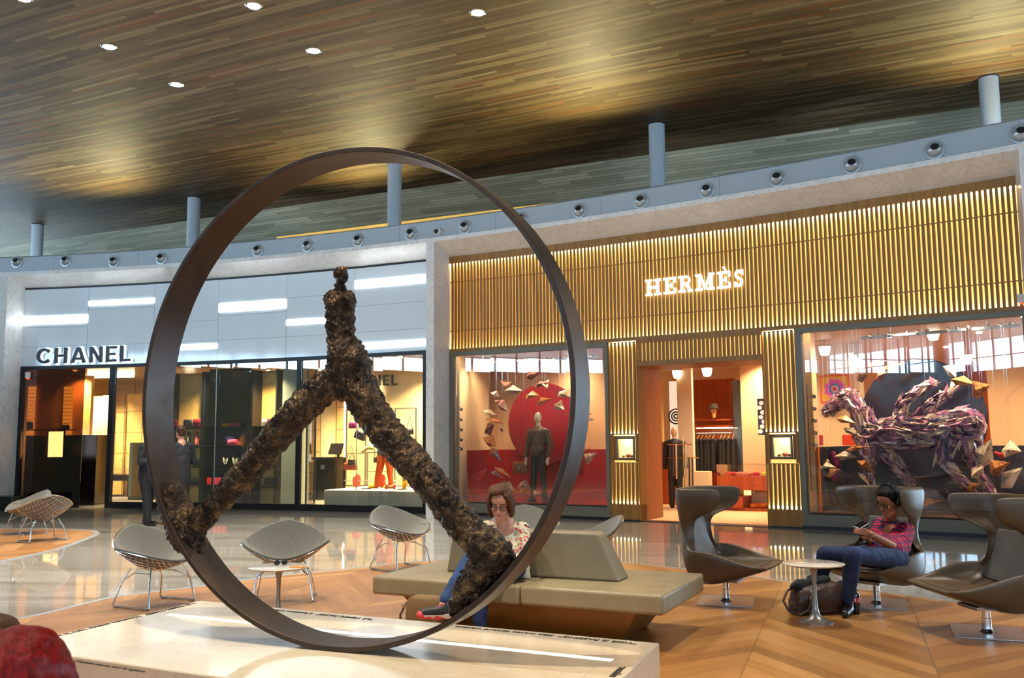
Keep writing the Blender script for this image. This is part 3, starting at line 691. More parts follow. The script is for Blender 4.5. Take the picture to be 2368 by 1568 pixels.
# hanging silk scarves with white edges
for i,(px,c,lb) in enumerate(((396,(30,24,24),'dark scarf hanging at the left end of the rack'),(437,(24,22,26),'black and white scarf hanging from the rack, left'),(456,(200,50,30),'red topped scarf hanging in the middle of the rack'),(468,(30,30,34),'black scarf hanging at the right of the rack'))):
    s_,zt=fs(px,994,dS+.1); o=thing('silk_scarf',lb,'scarf',F(s_,dS+.1,fs(px,1029,dS+.1)[1]),fang(s_),'scarves on the rack')
    m=MB(); m.cap((0,0,.27),(0,0,.31),.05,.035); m.tube([(-.01,0,.27),(-.035,0,.12),(-.045,0,.01)],[.025,.03,.02],8); m.tube([(.01,0,.27),(.03,0,.12),(.04,0,.01)],[.025,.03,.02],8); put('cloth',m,simple('silk',srgb(*c),.35),o,smooth=60)
    m=MB(); m.tube([(0,-.03,.26),(.0,-.035,.02)],.006,6); put('white_edge',m,simple('white_silk',srgb(235,232,225),.4),o)
# display furniture and small bags behind the tinted glass
for px0,px1,py0,py1,lb in ((58,76,976,993,'dark handbag silhouette high behind the tinted glass, left'),(142,160,983,993,'dark handbag silhouette behind the tinted glass, right'),(116,134,1047,1057,'small black bag inside the lit display case')):
    handbag(px0,py0,px1,py1,-.95 if py1<1000 else -.82,(20,16,14),lb,'bags behind tinted glass',handle=.05)
m=MB(); a,b=fs(50,994,-1.1),fs(170,994,-1.1); m.fbox(a[0],b[0],a[1]-.03,a[1],-1.25,-.85,2); put('wall_shelf',m,K['blacklac'],label='thin dark wall shelf behind the tinted glass',cat='shelf')
# bar stools and jewellery counter seen through the door
for px,py,lb in ((225,1147,'tall dark wooden stool with beige seat, left in the doorway'),(281,1143,'tall dark wooden stool with beige seat, right of the door post')):
    q=G(px,py,0); o=thing('bar_stool',lb,'stool',(q.x,q.y,0),fang(-12),'stools at the jewellery counter')
    for x in (-.2,.2):
        for y in (-.18,.18):
            m=MB(); m.box(x-.025,x+.025,y-.025,y+.025,0,.62 if y<0 else (1.0 if px<250 else .62)); put('leg',m,K['blacklac'],o)
    m=MB(); m.box(-.2,.2,-.2,-.17,.2,.24); m.box(-.2,.2,.17,.2,.2,.24); put('footrest',m,K['blacklac'],o)
    m=MB(); rbox(m,.46,.44,.13,.3); 
    put('seat',m,simple('beige_seat',srgb(226,190,130),.7),o,loc=(0,0,.62),smooth=50)
s_,z_,w,h=px_box(219,1085,300,1100,-3.9); o=thing('jewellery_counter','dark glass topped jewellery counter behind the stools','counter',F(s_,-4.3,0),fang(s_))
m=MB(); m.box(-w/2,w/2,-.3,.3,z_-.15,z_); put('drawer_box',m,K['blacklac'],o)
m=MB(); m.box(-w/2,w/2,-.3,.3,z_,z_+.22); put('glass_case',m,K['glass'],o)
for x in (-w/2+.04,w/2-.04):
    for y in (-.26,.26):
        m=MB(); m.box(x-.03,x+.03,y-.03,y+.03,0,z_-.15); put('leg',m,K['blacklac'],o)
for k in range(7):
    m=MB(); m.lathe([(.0,.0),(.035,.0),(.05,.012),(.035,.02)],14); put('jewellery_piece',m,K['chrome'],label='small silver jewellery piece on the glass counter',cat='jewellery',group='jewellery on the counter',loc=F(s_-w/2+.12+k*(w-.25)/6,-4.2,z_+.004))
s_,z_,w,h=px_box(298,1022,334,1155,-2.8); m=MB(); m.fbox(s_-w/2,s_+w/2+.4,0,h,-3.2,-2.8,1); put('green_glass_screen',m,K['glassd'],label='dark green glass screen beside the suited man',cat='screen')
s_,z_,w,h=px_box(202,1009,211,1046,-2.9); m=MB(); m.obox(F(s_,-2.9,z_+h/2),w,.05,h,fang(s_)); m.fbox(s_-.01,s_+.01,0,z_,-2.93,-2.87,1); put('lit_screen',m,emis('lit_screen_panel',(.95,.85,1,1),6),label='narrow bright screen on the door edge',cat='screen')
s_,z_,w,h=px_box(294,866,304,874,-3.5); m=MB(); m.obox(F(s_,-3.5,z_+h/2),w,.03,h,fang(s_)); put('exit_sign',m,emis('green_sign',(.05,.5,.12,1),1),label='small green exit sign under the shop ceiling',cat='sign')
# stone column and open glass door
s_,_,w,_=px_box(651,900,689,1172,-1.0); m=MB(); m.fbox(s_-w/2,s_+w/2,0,3.42,-1.5,-1.0,1); struct('wall_stone_column',m,simple('grey_green_stone',srgb(150,158,144),.35,var=.06,vs=20))
s0=fs(716,1000,-.9)[0]; m=MB(); p0,p1=F(-5.2,-.12),F(s0,-1.15)
def frame_between(a,b,z0,z1,t=.03):
    m=MB(); a,b=Vector(a),Vector(b); u=(b-a); L=u.length; an=math.atan2(u.y,u.x); m.M=Matrix.Translation(a)@Matrix.Rotation(an,4,'Z')
    m.box(0,t,-.02,.02,z0,z1); m.box(L-t,L,-.02,.02,z0,z1); m.box(0,L,-.02,.02,z0,z0+t*1.5); m.box(0,L,-.02,.02,z1-t,z1); return m
o=thing('glass_door','black framed glass door standing open beside the stone column','door',(0,0,0)); put('frame',frame_between((p0.x,p0.y,0),(p1.x,p1.y,0),.03,3.3,.05),K['blackfr'],o)
m=MB(); m.add([(p0.x,p0.y,.1),(p1.x,p1.y,.1),(p1.x,p1.y,3.25),(p0.x,p0.y,3.25)],[(0,1,2,3)]); put('glass_pane',m,K['glass'],o,fix=False)
# cash desk, monitor, lamp
s_,z_,w,h=px_box(720,1076,797,1157,-3.4); o=thing('cash_desk','black cash desk behind the statue legs','desk',F(s_,-3.4,0),fang(s_))
m=MB(); m.box(-w/2,w/2,0,.5,0,1.06); put('body',m,K['blacklac'],o,bevel=.01); m=MB(); m.box(-w/2-.03,w/2+.05,-.05,.52,1.06,1.12); put('top',m,K['blacklac'],o)
s2,z2,w2,h2=px_box(741,1075,751,1085,-3.37); m=MB(); m.M=FM(s2,-3.375,z2); m.box(-w2/2,w2/2,-.006,.006,0,h2); q=put('accessibility_sign',m,simple('sign_blue',srgb(40,50,90),.4),label='small blue and white wheelchair sign on the cash desk',cat='sign')
m=MB(); m.M=FM(s2,-3.383,z2)@Matrix.Scale(h2,4); m.tube([(.02,-.004,.38),(.02,-.004,.62),(-.02,-.004,.8)],.035,8); m.ell((0,-.004,.86),.07); m.tube([(.02,-.004,.4),(.2,-.004,.4),(.28,-.004,.18)],.035,8); m.tube([(.18*math.cos(a)-.02,-.004,.3+.18*math.sin(a)) for a in [2+PI*1.4*k/12 for k in range(13)]],.03,8); put('wheelchair_symbol',m,simple('sign_white',srgb(240,240,240),.4),q)

for a in ((-.5,-.5,.5,-.46),(-.5,.46,.5,.5)): pass
s2,z2,w2,h2=px_box(757,1054,796,1076,-3.2); o=thing('computer_monitor','black computer monitor tilted back on the cash desk','monitor',F(s2,-3.2,1.12),fang(s2)-.35)
m=MB(); m.obox((0,0,.22),w2*1.1,.03,.30,0,-.35); put('screen',m,K['blacklac'],o,bevel=.005); m=MB(); m.obox((0,.08,.06),.05,.05,.14); m.obox((0,.08,.006),.2,.16,.012); put('stand',m,K['blackfr'],o)
q=fs(712,1060,-3.3); o=thing('table_lamp','small black shaded table lamp left of the cash desk','lamp',F(q[0],-3.3,0),0)
m=MB(); m.box(-.12,.12,-.12,.12,0,1.0); put('stand_box',m,K['blackfr'],o); m=MB(); m.lathe([(.07,1.0),(.07,1.02),(.01,1.03),(.01,1.2)],16); put('base',m,K['chrome'],o,smooth=40)
m=MB(); m.lathe([(.11,1.2),(.11,1.21),(.075,1.48),(.07,1.48)],20); put('lamp_shade',m,K['blacklac'],o,smooth=40)
# ---------------------------------------------------------------- window display with leggings mannequin
s0,z0=fs(752,1180,-.25); s1=fs(980,1150,-.25)[0]; m=MB(); m.fbox(s0,-2.2,0,.45,-2.0,-.2,3); put('display_platform',m,simple('white_platform',srgb(240,226,190),.4),label='low white platform under the leggings mannequin in the shop window',cat='platform',bevel=.01)
PZ=.45
def place(px,py,d,z=None):
    s_,z_=fs(px,py,d); return F(s_,d,z_ if z is None else z),s_,z_
iw=thing('inner_sign','dark shop name letters on the cream wall behind the statue hip','shop sign',(0,0,0))
sa=fs(919,880,-2.5)[0]; sb=fs(792,880,-2.5)[0]; zt=fs(900,867,-2.5)[1]; zb_=fs(900,891,-2.5)[1]
letters('CHANEL',sans,sb,sa,zb_,zt-zb_,-2.52,.04,K['letterdk'],iw,.26)
# chain link frames
wire=simple('gold_wire',srgb(190,160,100),.35,.6)
for i,(xa,xb,yt,lb) in enumerate(((800,849,947,'tall dark frame of chain link mesh, leftmost in the shop window'),(849,911,1045,'lower chain link frame behind the orange leggings'),(912,965,943,'tall dark frame of chain link mesh near the marble pillar'))):
    d=-1.9; sa,_=fs(xa,1000,d); sb,_=fs(xb,1000,d); zt=fs((xa+xb)/2,yt,d)[1]; o=thing('mesh_frame',lb,'frame',F(sa,d,PZ),fang(sa),'chain link frames'); w=sb-sa; h=zt-PZ
    m=MB(); 
    for b in ((0,.03,0,h),(w-.03,w,0,h),(0,w,0,.03),(0,w,h-.03,h),(0,w,h*.42,h*.42+.02)): m.box(b[0],b[1],-.015,.015,b[2],b[3])
    put('frame',m,K['bronzefr'],o); m=MB(); st=.09; k=-h
    while k<w:
        for sgn in (1,-1):
            a0,a1=max(0,k),min(w,k+h)
            if a1>a0:
                y0,y1=(a0-k),(a1-k)
                if sgn<0: y0,y1=h-y0,h-y1
                m.tube([(a0,0,y0),(a1,0,y1)],.0025,4)
        k+=st
    put('wire_mesh',m,wire,o)
# leggings mannequin: legs with trainers
base,s_,_=place(880,1147,-1.1,PZ); o=thing('leggings_mannequin','half mannequin in orange leggings and yellow trainers striding on the platform','mannequin',base,fang(s_))
sc_=1/ (CF/ (base.y/math.cos(0)))  # metres per pixel here
def lp(px,py): 
    q=D(px,py,base.y); v=q-base; return (v.x/math.cos(fang(s_))*.98,0,v.z)
m=MB(); hip=lp(892,1040)
m.chain([(lp(884,1045),.115),(lp(879,1080),.09),(lp(872,1105),.066),(lp(871,1118),.062),(lp(866,1142),.034)]); m.chain([(lp(898,1045),.115),(lp(903,1078),.09),(lp(904,1100),.066),(lp(906,1116),.06),(lp(901,1142),.034)]); m.ell(lp(891,1036),.15,.11,.13)
blob(put('leggings',m,simple('orange_leggings',srgb(216,92,24),.6),o),.012,4)
m=MB(); m.ell(lp(889,1024),.13,.1,.1); m.cap(lp(890,1020),lp(893,985),.11,.13); blob(put('torso',m,simple('black_top',srgb(40,20,22),.6),o),.012,3)
for a,b in ((862,1148),(901,1148)):
    m=MB(); c=lp(a,b); m.cap((c[0]-.08,-.05,.035),(c[0]+.07,0,.05),.035,.05); m.cap((c[0]+.06,0,.05),(c[0]+.06,0,.1),.045,.04); blob(put('trainer',m,simple('yellow_trainer',srgb(232,176,30),.5),o),.008,2)
def flat_thing(name,lb,cat,px,py,d,fn,z=None,grp=None):
    b,s_,z_=place(px,py,d,z); o=thing(name,lb,cat,b,fang(s_),grp); fn(o); return o
redm=simple('red_weight',srgb(186,50,36),.35)
def barbell(o):
    m=MB(); m.tube([(-.65,0,.13),(.75,0,.13)],.012,10); put('bar',m,K['brushed'],o,smooth=50)
    for x in (-.3,.38):
        m=MB(); m.lathe([(.0,-.02),(.15,-.02),(.16,0),(.15,.02),(.0,.02)],28,(x,0,.13),axis=(1,0,0)) ; put('weight_plate',m,redm,o,smooth=40)
flat_thing('barbell','barbell with two red plates lying along the platform','barbell',850,1149,-1.35,barbell,PZ+.03)
def dumb(o):
    m=MB(); m.tube([(-.1,0,.07),(.1,0,.07)],.014,8); put('grip',m,K['brushed'],o,smooth=50)
    for x in (-.1,.1):
        m=MB(); m.lathe([(.0,-.025),(.06,-.025),(.068,0),(.06,.025),(.0,.025)],22,(x,0,.07),axis=(1,.4,0)); put('weight',m,redm,o,smooth=40)
d1=flat_thing('dumbbell','red dumbbell by the right trainer','dumbbell',903,1150,-.75,dumb,PZ)
def sling(z1,dx): 
    return None
def hbag(px0,py0,px1,py1,d,col,lb,strap_to=None,tilt=0):
    o=handbag(px0,py0,px1,py1,d,col,lb,'bags in the shop window',tilt=tilt)
    if strap_to:
        s_,z_,w,h=px_box(px0,py0,px1,py1,d); st,zt=fs(strap_to[0],strap_to[1],d); m=MB(); m.tube([(-w*.4,0,h*.9),(st-s_,0,zt-z_),(w*.4,0,h*.9)],.008,6); put('strap',m,quilt(col),o)
        m=MB(); m.tube([(st-s_,0,zt-z_-.01),(st-s_,0,min(3.4-z_,zt-z_+1.0))],.0015,4); put('hanging_wire',m,K['chrome'],o)
    return o
hbag(807,977,826,991,-.9,(200,20,130),'magenta bag hanging high in the shop window',(816,955)); hbag(818,997,844,1016,-.8,(60,40,60),'dark bag with red letters hanging tilted in the window',(822,975),.35)

hbag(796,1070,826,1087,-.7,(216,80,20),'orange bag with long strap hanging in the window',(812,1028)); hbag(805,1063,822,1076,-.62,(24,24,28),'small black bag in front of the orange one',(814,1045))
hbag(938,991,956,1005,-1.3,(26,26,30),'black quilted bag hanging from a chain near the marble pillar',(948,964)); hbag(873,1038,889,1053,-.85,(16,14,16),'black belt bag at the waist of the leggings mannequin',(880,1022)); hbag(864,1058,872,1070,-.85,(18,16,18),'tiny black pouch beside the orange leggings',(866,1040))
def cloth_thing(name,lb,cat,px,py,d,pts,r,mat,grp=None):
    b,s_,z_=place(px,py,d); o=thing(name,lb,cat,b,fang(s_),grp); m=MB()
    for a,c in zip(pts,pts[1:]): m.cap(a,c,r,r*.8)
    blob(put('cloth',m,mat,o),.01,2); return o
cloth_thing('white_cloth','folded pale yellow cloth hanging behind the orange bag','cloth',850,1038,-1.0,[(-.12,0,-.05),(0,0,.03),(.13,0,.02),(.02,0,.1)],.05,simple('pale_cloth',srgb(240,226,150),.7))
cloth_thing('yellow_scarf','yellow scarf hanging under a pink one near the marble pillar','scarf',936,1118,-1.0,[(-.01,0,.15),(0,0,0),(-.03,0,-.15)],.055,simple('yellow_silk',srgb(236,180,40),.5))
cloth_thing('pink_scarf','pink scarf hanging on top of the yellow scarf','scarf',940,1100,-.9,[(0,0,.18),(.03,0,.04),(.06,0,-.04)],.05,simple('pink_silk',srgb(220,70,90),.5))
# small rubber rings on the platform
for px,lb in ((846,'dark rubber ring lying left of the trainers'),(930,'small dark bar lying near the pillar')):
    m=MB(); m.tube([(.11*math.cos(a),.11*math.sin(a),.012) for a in [2*PI*k/24 for k in range(24)]],.01,6,closed=True); b,s_,_=place(px,1149,-.7,PZ+.001); put('rubber_ring',m,K['darkhole'],loc=b,label=lb.replace('small dark bar','second dark rubber ring'),cat='ring',group='rings on the platform',smooth=60)
LAMPL=['at the front of the tinted window','just inside the open shop door','deep inside the first glazed bay','deep behind the shelving rack','above the slim shelving rack','above the tall dark shelving','behind the tall dark shelving','over the black cash desk','over the left of the leggings mannequin','over the right of the leggings mannequin','deepest at the left, over the stools','over the chain link frames']
# lamps of this shop: recessed ceiling lamps and their light
for i,(s_,d,e) in enumerate([(-12.2,-1.0,45),(-11.3,-3.2,140),(-9.8,-3.4,140),(-8.0,-2.9,110),(-8.4,-.7,60),(-6.9,-.7,60),(-6.6,-3.0,120),(-5.2,-2.4,100),(-4.5,-.8,70),(-3.2,-.8,80),(-13.6,-4.0,140),(-3.4,-1.9,60)]):
    b=F(s_,d,3.41); m=MB(); m.lathe([(.0001,0),(.05,0),(.055,.01),(.0001,.012)],16); put('recessed_lamp',m,K['spotlens'],label='small recessed ceiling lamp '+LAMPL[i],cat='ceiling light',group='recessed lamps of the left shop',loc=b+Vector((0,0,-.012)))
    light('recessed_lamp_light','SPOT',b+Vector((0,0,-.03)),e*13,(1,.80,.46),.06,to=b+Vector((0,0,-3)),spot_size=2.2,spot_blend=1)
m=MB(); a=fs(210,868,-3.0); b=fs(330,882,-3.0); m.fbox(a[0]+.2,b[0],3.33,3.40,-2.6,-2.5,2); put('linear_ceiling_light',m,K['warmtube'],label='long bright line light on the shop ceiling above the door',cat='ceiling light')
# ================================================================ SHOP WITH SLATTED OAK FASCIA (right)
ZL=3.39
m=MB(); PITCH=.077; s_=-1.485+.02
def slats(s0,s1,z0,z1,m,pitch=PITCH,w=.044):
    n=max(1,int(round((s1-s0)/pitch))); p=(s1-s0)/n
    for i in range(n): m.fbox(s0+p*i+(p-w)/2,s0+p*i+(p+w)/2,z0,z1,-.05,0,1)
slats(-1.46,9.17,ZL+.03,5.30,m)
m.fbox(-1.485,9.17,5.28,5.42,-.06,.01); m.fbox(-1.485,9.17,ZL-.02,ZL+.05,-.06,.005)
for z in (3.82,4.87): m.fbox(-1.48,9.17,z-.008,z+.008,-.045,-.006)
w1=struct('wall_slatted_fascia',m,K['oak'])
m=MB()
for k in range(1,11): m.fbox(-1.485+k*1.02,-1.485+k*1.02+.004,5.30,5.42,.008,.0115,1)
struct('trim_5',m,simple('joint_brown',srgb(70,40,16),.5))
m=MB(); m.fbox(-1.485,9.17,ZL,5.35,-.30,-.22); m.fbox(2.12,5.72,0,ZL,-.30,-.22,4) if False else None
struct('wall_glowing_lining',m,K['glowlining'])
for zz,e in ((5.30,1.),(3.43,.8)):
    m=MB(); m.fbox(-1.45,9.14,zz-.02,zz+.02,-.20,-.14); put('linear_lamp',m,K['warmtube'],label='warm line lamp hidden behind the oak slats, '+('upper' if zz>5 else 'lower')+' row',cat='light')
# pilasters and lintel around the doorway
def pil(nm,s0,s1,na,nb):
    m=MB(); slats(s0+.03,s1-.03,1.62,3.36,m); slats(s0+.03,s1-.03,.31,1.08,m)
    m.fbox(s0,s1,0,.31,-.3,.012,1); m.fbox(s0,s0+.02,0,3.4,-.3,.005,1); m.fbox(s1-.02,s1,0,3.4,-.3,.005,1)
    m.fbox(s0,s1,1.60,1.62,-.05,.003,1); m.fbox(s0,s1,1.07,1.085,-.05,.003,1)
    m.fbox(s0+.03,s0+.075,1.09,1.6,-.05,0,1); m.fbox(s1-.075,s1-.03,1.09,1.6,-.05,0,1)
    struct(nm,m,K['oak'])
    m=MB(); m.fbox(s0+.02,s1-.02,.31,3.4,-.30,-.16,1); struct(nm+'_lining',m,K['glowlining'])
    for zz in (.34,1.64,3.34): 
        m=MB(); m.fbox(s0+.04,s1-.04,zz-.012,zz+.012,-.14,-.11,1); put('linear_lamp',m,K['warmtube'],label='short warm line lamp behind the slats of the '+na+' door pilaster, '+{.34:'at the bottom',1.64:'above the niche',3.34:'at the top'}[zz],cat='light')
pil('wall_pilaster_left',2.12,2.72,'left',''); pil('wall_pilaster_right',5.10,5.70,'right','')
m=MB(); slats(2.74,5.08,2.97,3.33,m); m.fbox(2.72,5.1,2.88,2.97,-.3,.01,2); m.fbox(2.72,5.1,3.33,3.41,-.3,.004,2); struct('wall_door_lintel',m,K['oak'])
m=MB(); m.fbox(2.72,5.1,2.95,3.36,-.3,-.16,2); struct('wall_lintel_lining',m,K['glowlining'])
m=MB(); m.fbox(2.66,2.72,0,2.88,-1.07,-.3,1); m.fbox(5.1,5.16,0,2.88,-1.07,-.3,1); m.fbox(2.66,5.16,2.88,2.94,-1.07,-.3,2); struct('door_1',m,K['walnut'])
# niches
for px0,py0,px1,py1,nm in ((1426,1012,1467,1062,'left'),(1785,1008,1832,1060,'right')):
    s_,z_,w,h=px_box(px0,py0,px1,py1,.02); o=thing('display_niche','small lit showcase set into the slats of the '+nm+' door pilaster','display case',F(s_,0,z_),fang(s_))
    m=MB(); f=.03
    for b in ((-w/2,-w/2+f,0,h),(w/2-f,w/2,0,h),(-w/2,w/2,0,f),(-w/2,w/2,h-f,h)): m.box(b[0],b[1],-.03,.02,b[2],b[3])
    put('frame',m,K['bronzefr'],o,bevel=.004)
    m=MB(); g_=.07
    for b in ((-w/2-g_,-w/2,-.01,h+.03),(w/2,w/2+g_,-.01,h+.03),(-w/2-g_,w/2+g_,-.02,0),(-w/2-g_,w/2+g_,h,h+.03)): m.box(b[0],b[1],.03,.06,b[2],b[3])
    put('wood_surround',m,K['oak'],o)
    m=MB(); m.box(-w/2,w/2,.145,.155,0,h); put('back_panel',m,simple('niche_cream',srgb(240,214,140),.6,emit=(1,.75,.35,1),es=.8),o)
    for k,(x,zz,r,c) in enumerate(((.02,.10,.05,(200,80,40)),(.09,.05,.035,(120,30,20)),(-.08,.045,.03,(160,60,30)))):
        m=MB(); m.lathe([(r*.4,0),(r,r*.4),(r,r*.9),(r*.5,r*1.4)],18); put('trinket',m,simple('trinket_%s%d'%(nm,k),srgb(*c),.3),label='small '+('orange','dark red','brown')[k]+' object standing in the '+nm+' showcase',cat='ornament',loc=FM(s_,0,z_)@Vector((x,.06,f)),smooth=40)
    light('niche_lamp','POINT',FM(s_,0,z_)@Vector((0,.07,h-.06)),2.2,(1,.78,.4),.02)
# window frames, base panels
def winframe(nm,s0,s1):
    m=MB(); m.fbox(s0,s1,.0,.25,-.3,.02); m.fbox(s0,s0+.09,.25,ZL-.02,-.12,.03,1); m.fbox(s1-.07,s1,.25,ZL-.02,-.12,.03,1); m.fbox(s0,s1,ZL-.10,ZL-.02,-.12,.03); m.fbox(s0,s1,.22,.25,-.3,.03)
    struct(nm,m,K['bronzefr'])
    m=MB(); m.fbox(s0,s1,0,.06,.02,.035); struct(nm.replace('window_frame','baseboard'),m,K['blackfr'])
winframe('window_frame_a',-1.485,2.12); winframe('window_frame_b',5.70,9.2)
m=MB(); m.fbox(2.12,2.72,0,.03,.012,.02,1); m.fbox(5.1,5.7,0,.03,.012,.02,1); struct('baseboard_door',m,K['blackfr'])
m=MB(); m.fbox(-1.40,2.05,.25,3.29,-.05,-.045); struct('window_5',m,K['glass'])
m=MB(); m.fbox(5.79,9.14,.25,3.29,-.05,-.045); struct('window_6',m,K['glass'])
# interior shell
m=MB(); m.fbox(-1.75,12,3.40,3.48,-9,-.32,10); struct('ceiling_right_shop',m,simple('peach_ceiling',srgb(240,200,160),.5))
m=MB(); m.fbox(-1.75,12,0,3.40,-8.2,-8.1,10); struct('wall_right_shop_back',m,K['peach'])
t=NT('herringbone_carpet'); p=t.mapping(t.pos(),rot=(0,0,.6)); x,y,z=t.xyz(p); k=t.math('GREATER_THAN',t.math('ABSOLUTE',t.math('SUBTRACT',t.math('FRACT',t.math('DIVIDE',t.math('ADD',t.math('PINGPONG',x,.1),y),.07)),.5)),.3)
t.P(Base_Color=t.mix(k,srgb(214,170,124),srgb(190,142,98)),Roughness=.8); K['herring']=t.m
m=MB(); m.fbox(2.2,12,.001,.006,-2.4,-.3,8); m.fbox(-1.7,12,.001,.006,-8.1,-2.4,8); struct('floor_right_shop',m,K['herring'])
m=MB(); m.fbox(2.72,5.1,.0,.008,-.3,.04,2); struct('floor_threshold',m,K['blackfr'])
m=MB(); m.fbox(2.12,2.2,0,3.4,-2.35,-.3,1); struct('wall_inner_left',m,K['peach'])
# ------------------------------------------------------------ left window display
m=MB(); m.fbox(-1.70,2.12,.22,.26,-2.0,-.3); struct('floor_red_display',m,simple('red_floor',srgb(200,24,22),.15,spec=.7))
zt=fs(1150,1040,-1.6)[1]; m=MB(); m.fbox(-1.35,2.12,.26,zt,-1.7,-1.6); m.fbox(-1.33,-1.29,.26,zt,-1.6,-.45,1); put('red_screen',m,K['red'],label='low glossy red screen wall at the back of the red window',cat='screen')
m=MB(); m.fbox(-1.75,-1.45,.25,3.4,-1.7,-.35,1); struct('wall_window_side',m,simple('cream_side',srgb(246,216,170),.5))
m=MB(); m.fbox(-1.75,2.14,0,3.4,-2.42,-2.34); struct('wall_peach_back',m,K['peach'])
s_,_=fs(1258,985,-1.45); zc=fs(1258,980,-1.45)[1]; m=MB(); m.M=FM(s_,-1.45,zc)@Matrix.Rotation(PI/2,4,'X'); m.lathe([(.0001,-.02),(.86,-.02),(.88,0),(.86,.02),(.0001,.02)],72); put('red_disc',m,simple('dark_red_disc',srgb(134,8,22),.3),label='large dark red disc standing behind the leather jacket mannequin',cat='disc',smooth=40)
def lampcol(px,ys,d,nm):
    s_,zt=fs(px,ys[0]-28,d); zb=fs(px,1135,d)[1]; b=F(s_,d,zb); o=thing('lamp_column',nm,'light',b,fang(s_))
    m=MB(); m.tube([(0,0,0),(0,0,zt-zb)],.012,8); put('rail',m,K['bronzefr'],o)
    for py in ys:
        z=fs(px,py,d)[1]-zb; m=MB(); m.lathe([(.02,0),(.035,.02),(.035,.09),(.03,.095)],14,(0.06,0,z),axis=(.75,-.5,-.25)); h=put('spotlight',m,K['chrome'],o,smooth=40); m=MB(); m.lathe([(.0001,.092),(.028,.092)],14,(0.06,0,z),axis=(.75,-.5,-.25)); put('lens',m,K['spotlens'],h)
lampcol(1057,[945,969,992,1015,1036],-.3,'column of five small chrome spotlights at the left edge of the red window')
lampcol(1866,[915,943,971,999,1027],-.3,'column of five small chrome spotlights at the left edge of the horse window')
def track(p0,p1,d,n,nm,k0):
    a=fs(p0[0],p0[1],d); b=fs(p1[0],p1[1],d); A=F(a[0],d,a[1]); B=F(b[0],d,b[1]); o=thing('track_light',nm,'ceiling light',A,0)
    u=B-A; m=MB(); m.tube([(0,0,0),tuple(u)],.028,8); put('rail',m,K['alu'],o)
    m=MB(); m.tube([tuple(u*.2),tuple(u*.2+Vector((0,0,3.4-A.z-u.z*.2)))],.008,6); m.tube([tuple(u*.8),tuple(u*.8+Vector((0,0,3.4-A.z-u.z*.8)))],.008,6); put('hanger',m,K['alu'],o)
    for i in range(n):
        g=(i+.5+.25*((i%3)-1)*-1)/n; q=u*g; m=MB(); m.lathe([(.02,0),(.04,.02),(.04,.08),(.036,.085)],12,tuple(q+Vector((0,0,.06))),axis=(.2,.6*((i%2)*2-1),-1)); h=put('spotlight',m,K['chrome'],o,smooth=40)
        m=MB(); m.lathe([(.0001,.083),(.036,.083)],12,tuple(q+Vector((0,0,.06))),axis=(.2,.6*((i%2)*2-1),-1)); put('lens',m,K['spotlens'],h)
    return A,u
track((1055,845),(1385,826),-.75,15,'rail of small spotlights across the top of the red window',0)
track((1990,782),(2362,752),-.75,12,'rail of small spotlights across the top of the horse window',0)
def wbag(px0,py0,px1,py1,d,col,lb): return handbag(px0,py0,px1,py1,d,col,lb)
b=wbag(1187,1068,1222,1094,-.9,(150,84,40),'tan leather satchel hanging beside the leather jacket mannequin')
m=MB(); m.tube([(-.1,0,.2),(0.02,0,2.2)],.002,4); put('hanging_wire',m,K['chrome'],b)
# male mannequin
b0,s_,_=place(1247,1162,-.75,.262); mh=1.84
o=thing('jacket_mannequin','white headed mannequin in a brown leather jacket before the red disc','mannequin',b0,fang(s_))
m=MB(); m.ell((0,-.01,1.72),.078,.095,.118); m.cap((0,.02,1.5),(0,0,1.6),.055,.05); blob(put('head',m,simple('mannequin_white',srgb(236,226,196),.35),o),.01,4)
m=MB(); m.cap((-.11,0,1.42),(.11,0,1.42),.10,.10); m.cap((0,0,1.38),(0,.01,1.05),.17,.155); m.ell((0,0,1.25),.19,.13,.2); m.cap((-.02,0,1.06),(.02,0,1.06),.165,.165)
m.chain([((-.19,0,1.42),.075),((-.26,.02,1.15),.06),((-.25,-.06,.92),.045)]); m.chain([((.19,0,1.42),.075),((.27,.02,1.15),.06),((.24,-.08,.93),.045)])
blob(put('leather_jacket',m,leather('brown_jacket',srgb(74,54,38),srgb(96,72,50),.35,60),o),.012,3,.012,.1)
m=MB(); m.tube([(0,-.155,1.45),(0.01,-.185,1.3),(.01,-.18,1.0)],.007,6); put('zip',m,K['chrome'],o)
m=MB(); m.ell((0,0,.98),.16,.11,.1); m.chain([((-.08,0,.95),.1),((-.11,-.02,.52),.07),((-.13,.0,.1),.06)]); m.chain([((.08,0,.95),.1),((.11,-.03,.52),.07),((.14,-.02,.1),.06)]); blob(put('trousers',m,simple('dark_trousers',srgb(34,28,24),.6),o),.012,3)
m=MB(); m.cap((-.13,.03,.045),(-.16,-.14,.04),.05,.04); m.cap((.14,.01,.045),(.18,-.15,.04),.05,.04); blob(put('shoes',m,K['blacklac'],o),.01,2)
for sx in (-1,1):
    m=MB(); m.cap((sx*.25,-.07,.9),(sx*.25,-.09,.83),.03,.028)
    for k in range(4): m.cap((sx*.25+(k-1.5)*.012,-.1,.82),(sx*.25+(k-1.5)*.014,-.11,.76-.004*k),.008,.007)
    m.cap((sx*.235,-.12,.85),(sx*.225,-.14,.80),.009,.008); blob(put('hand',m,simple('mannequin_hand_%d'%sx,srgb(226,206,176),.4),o),.005,2)
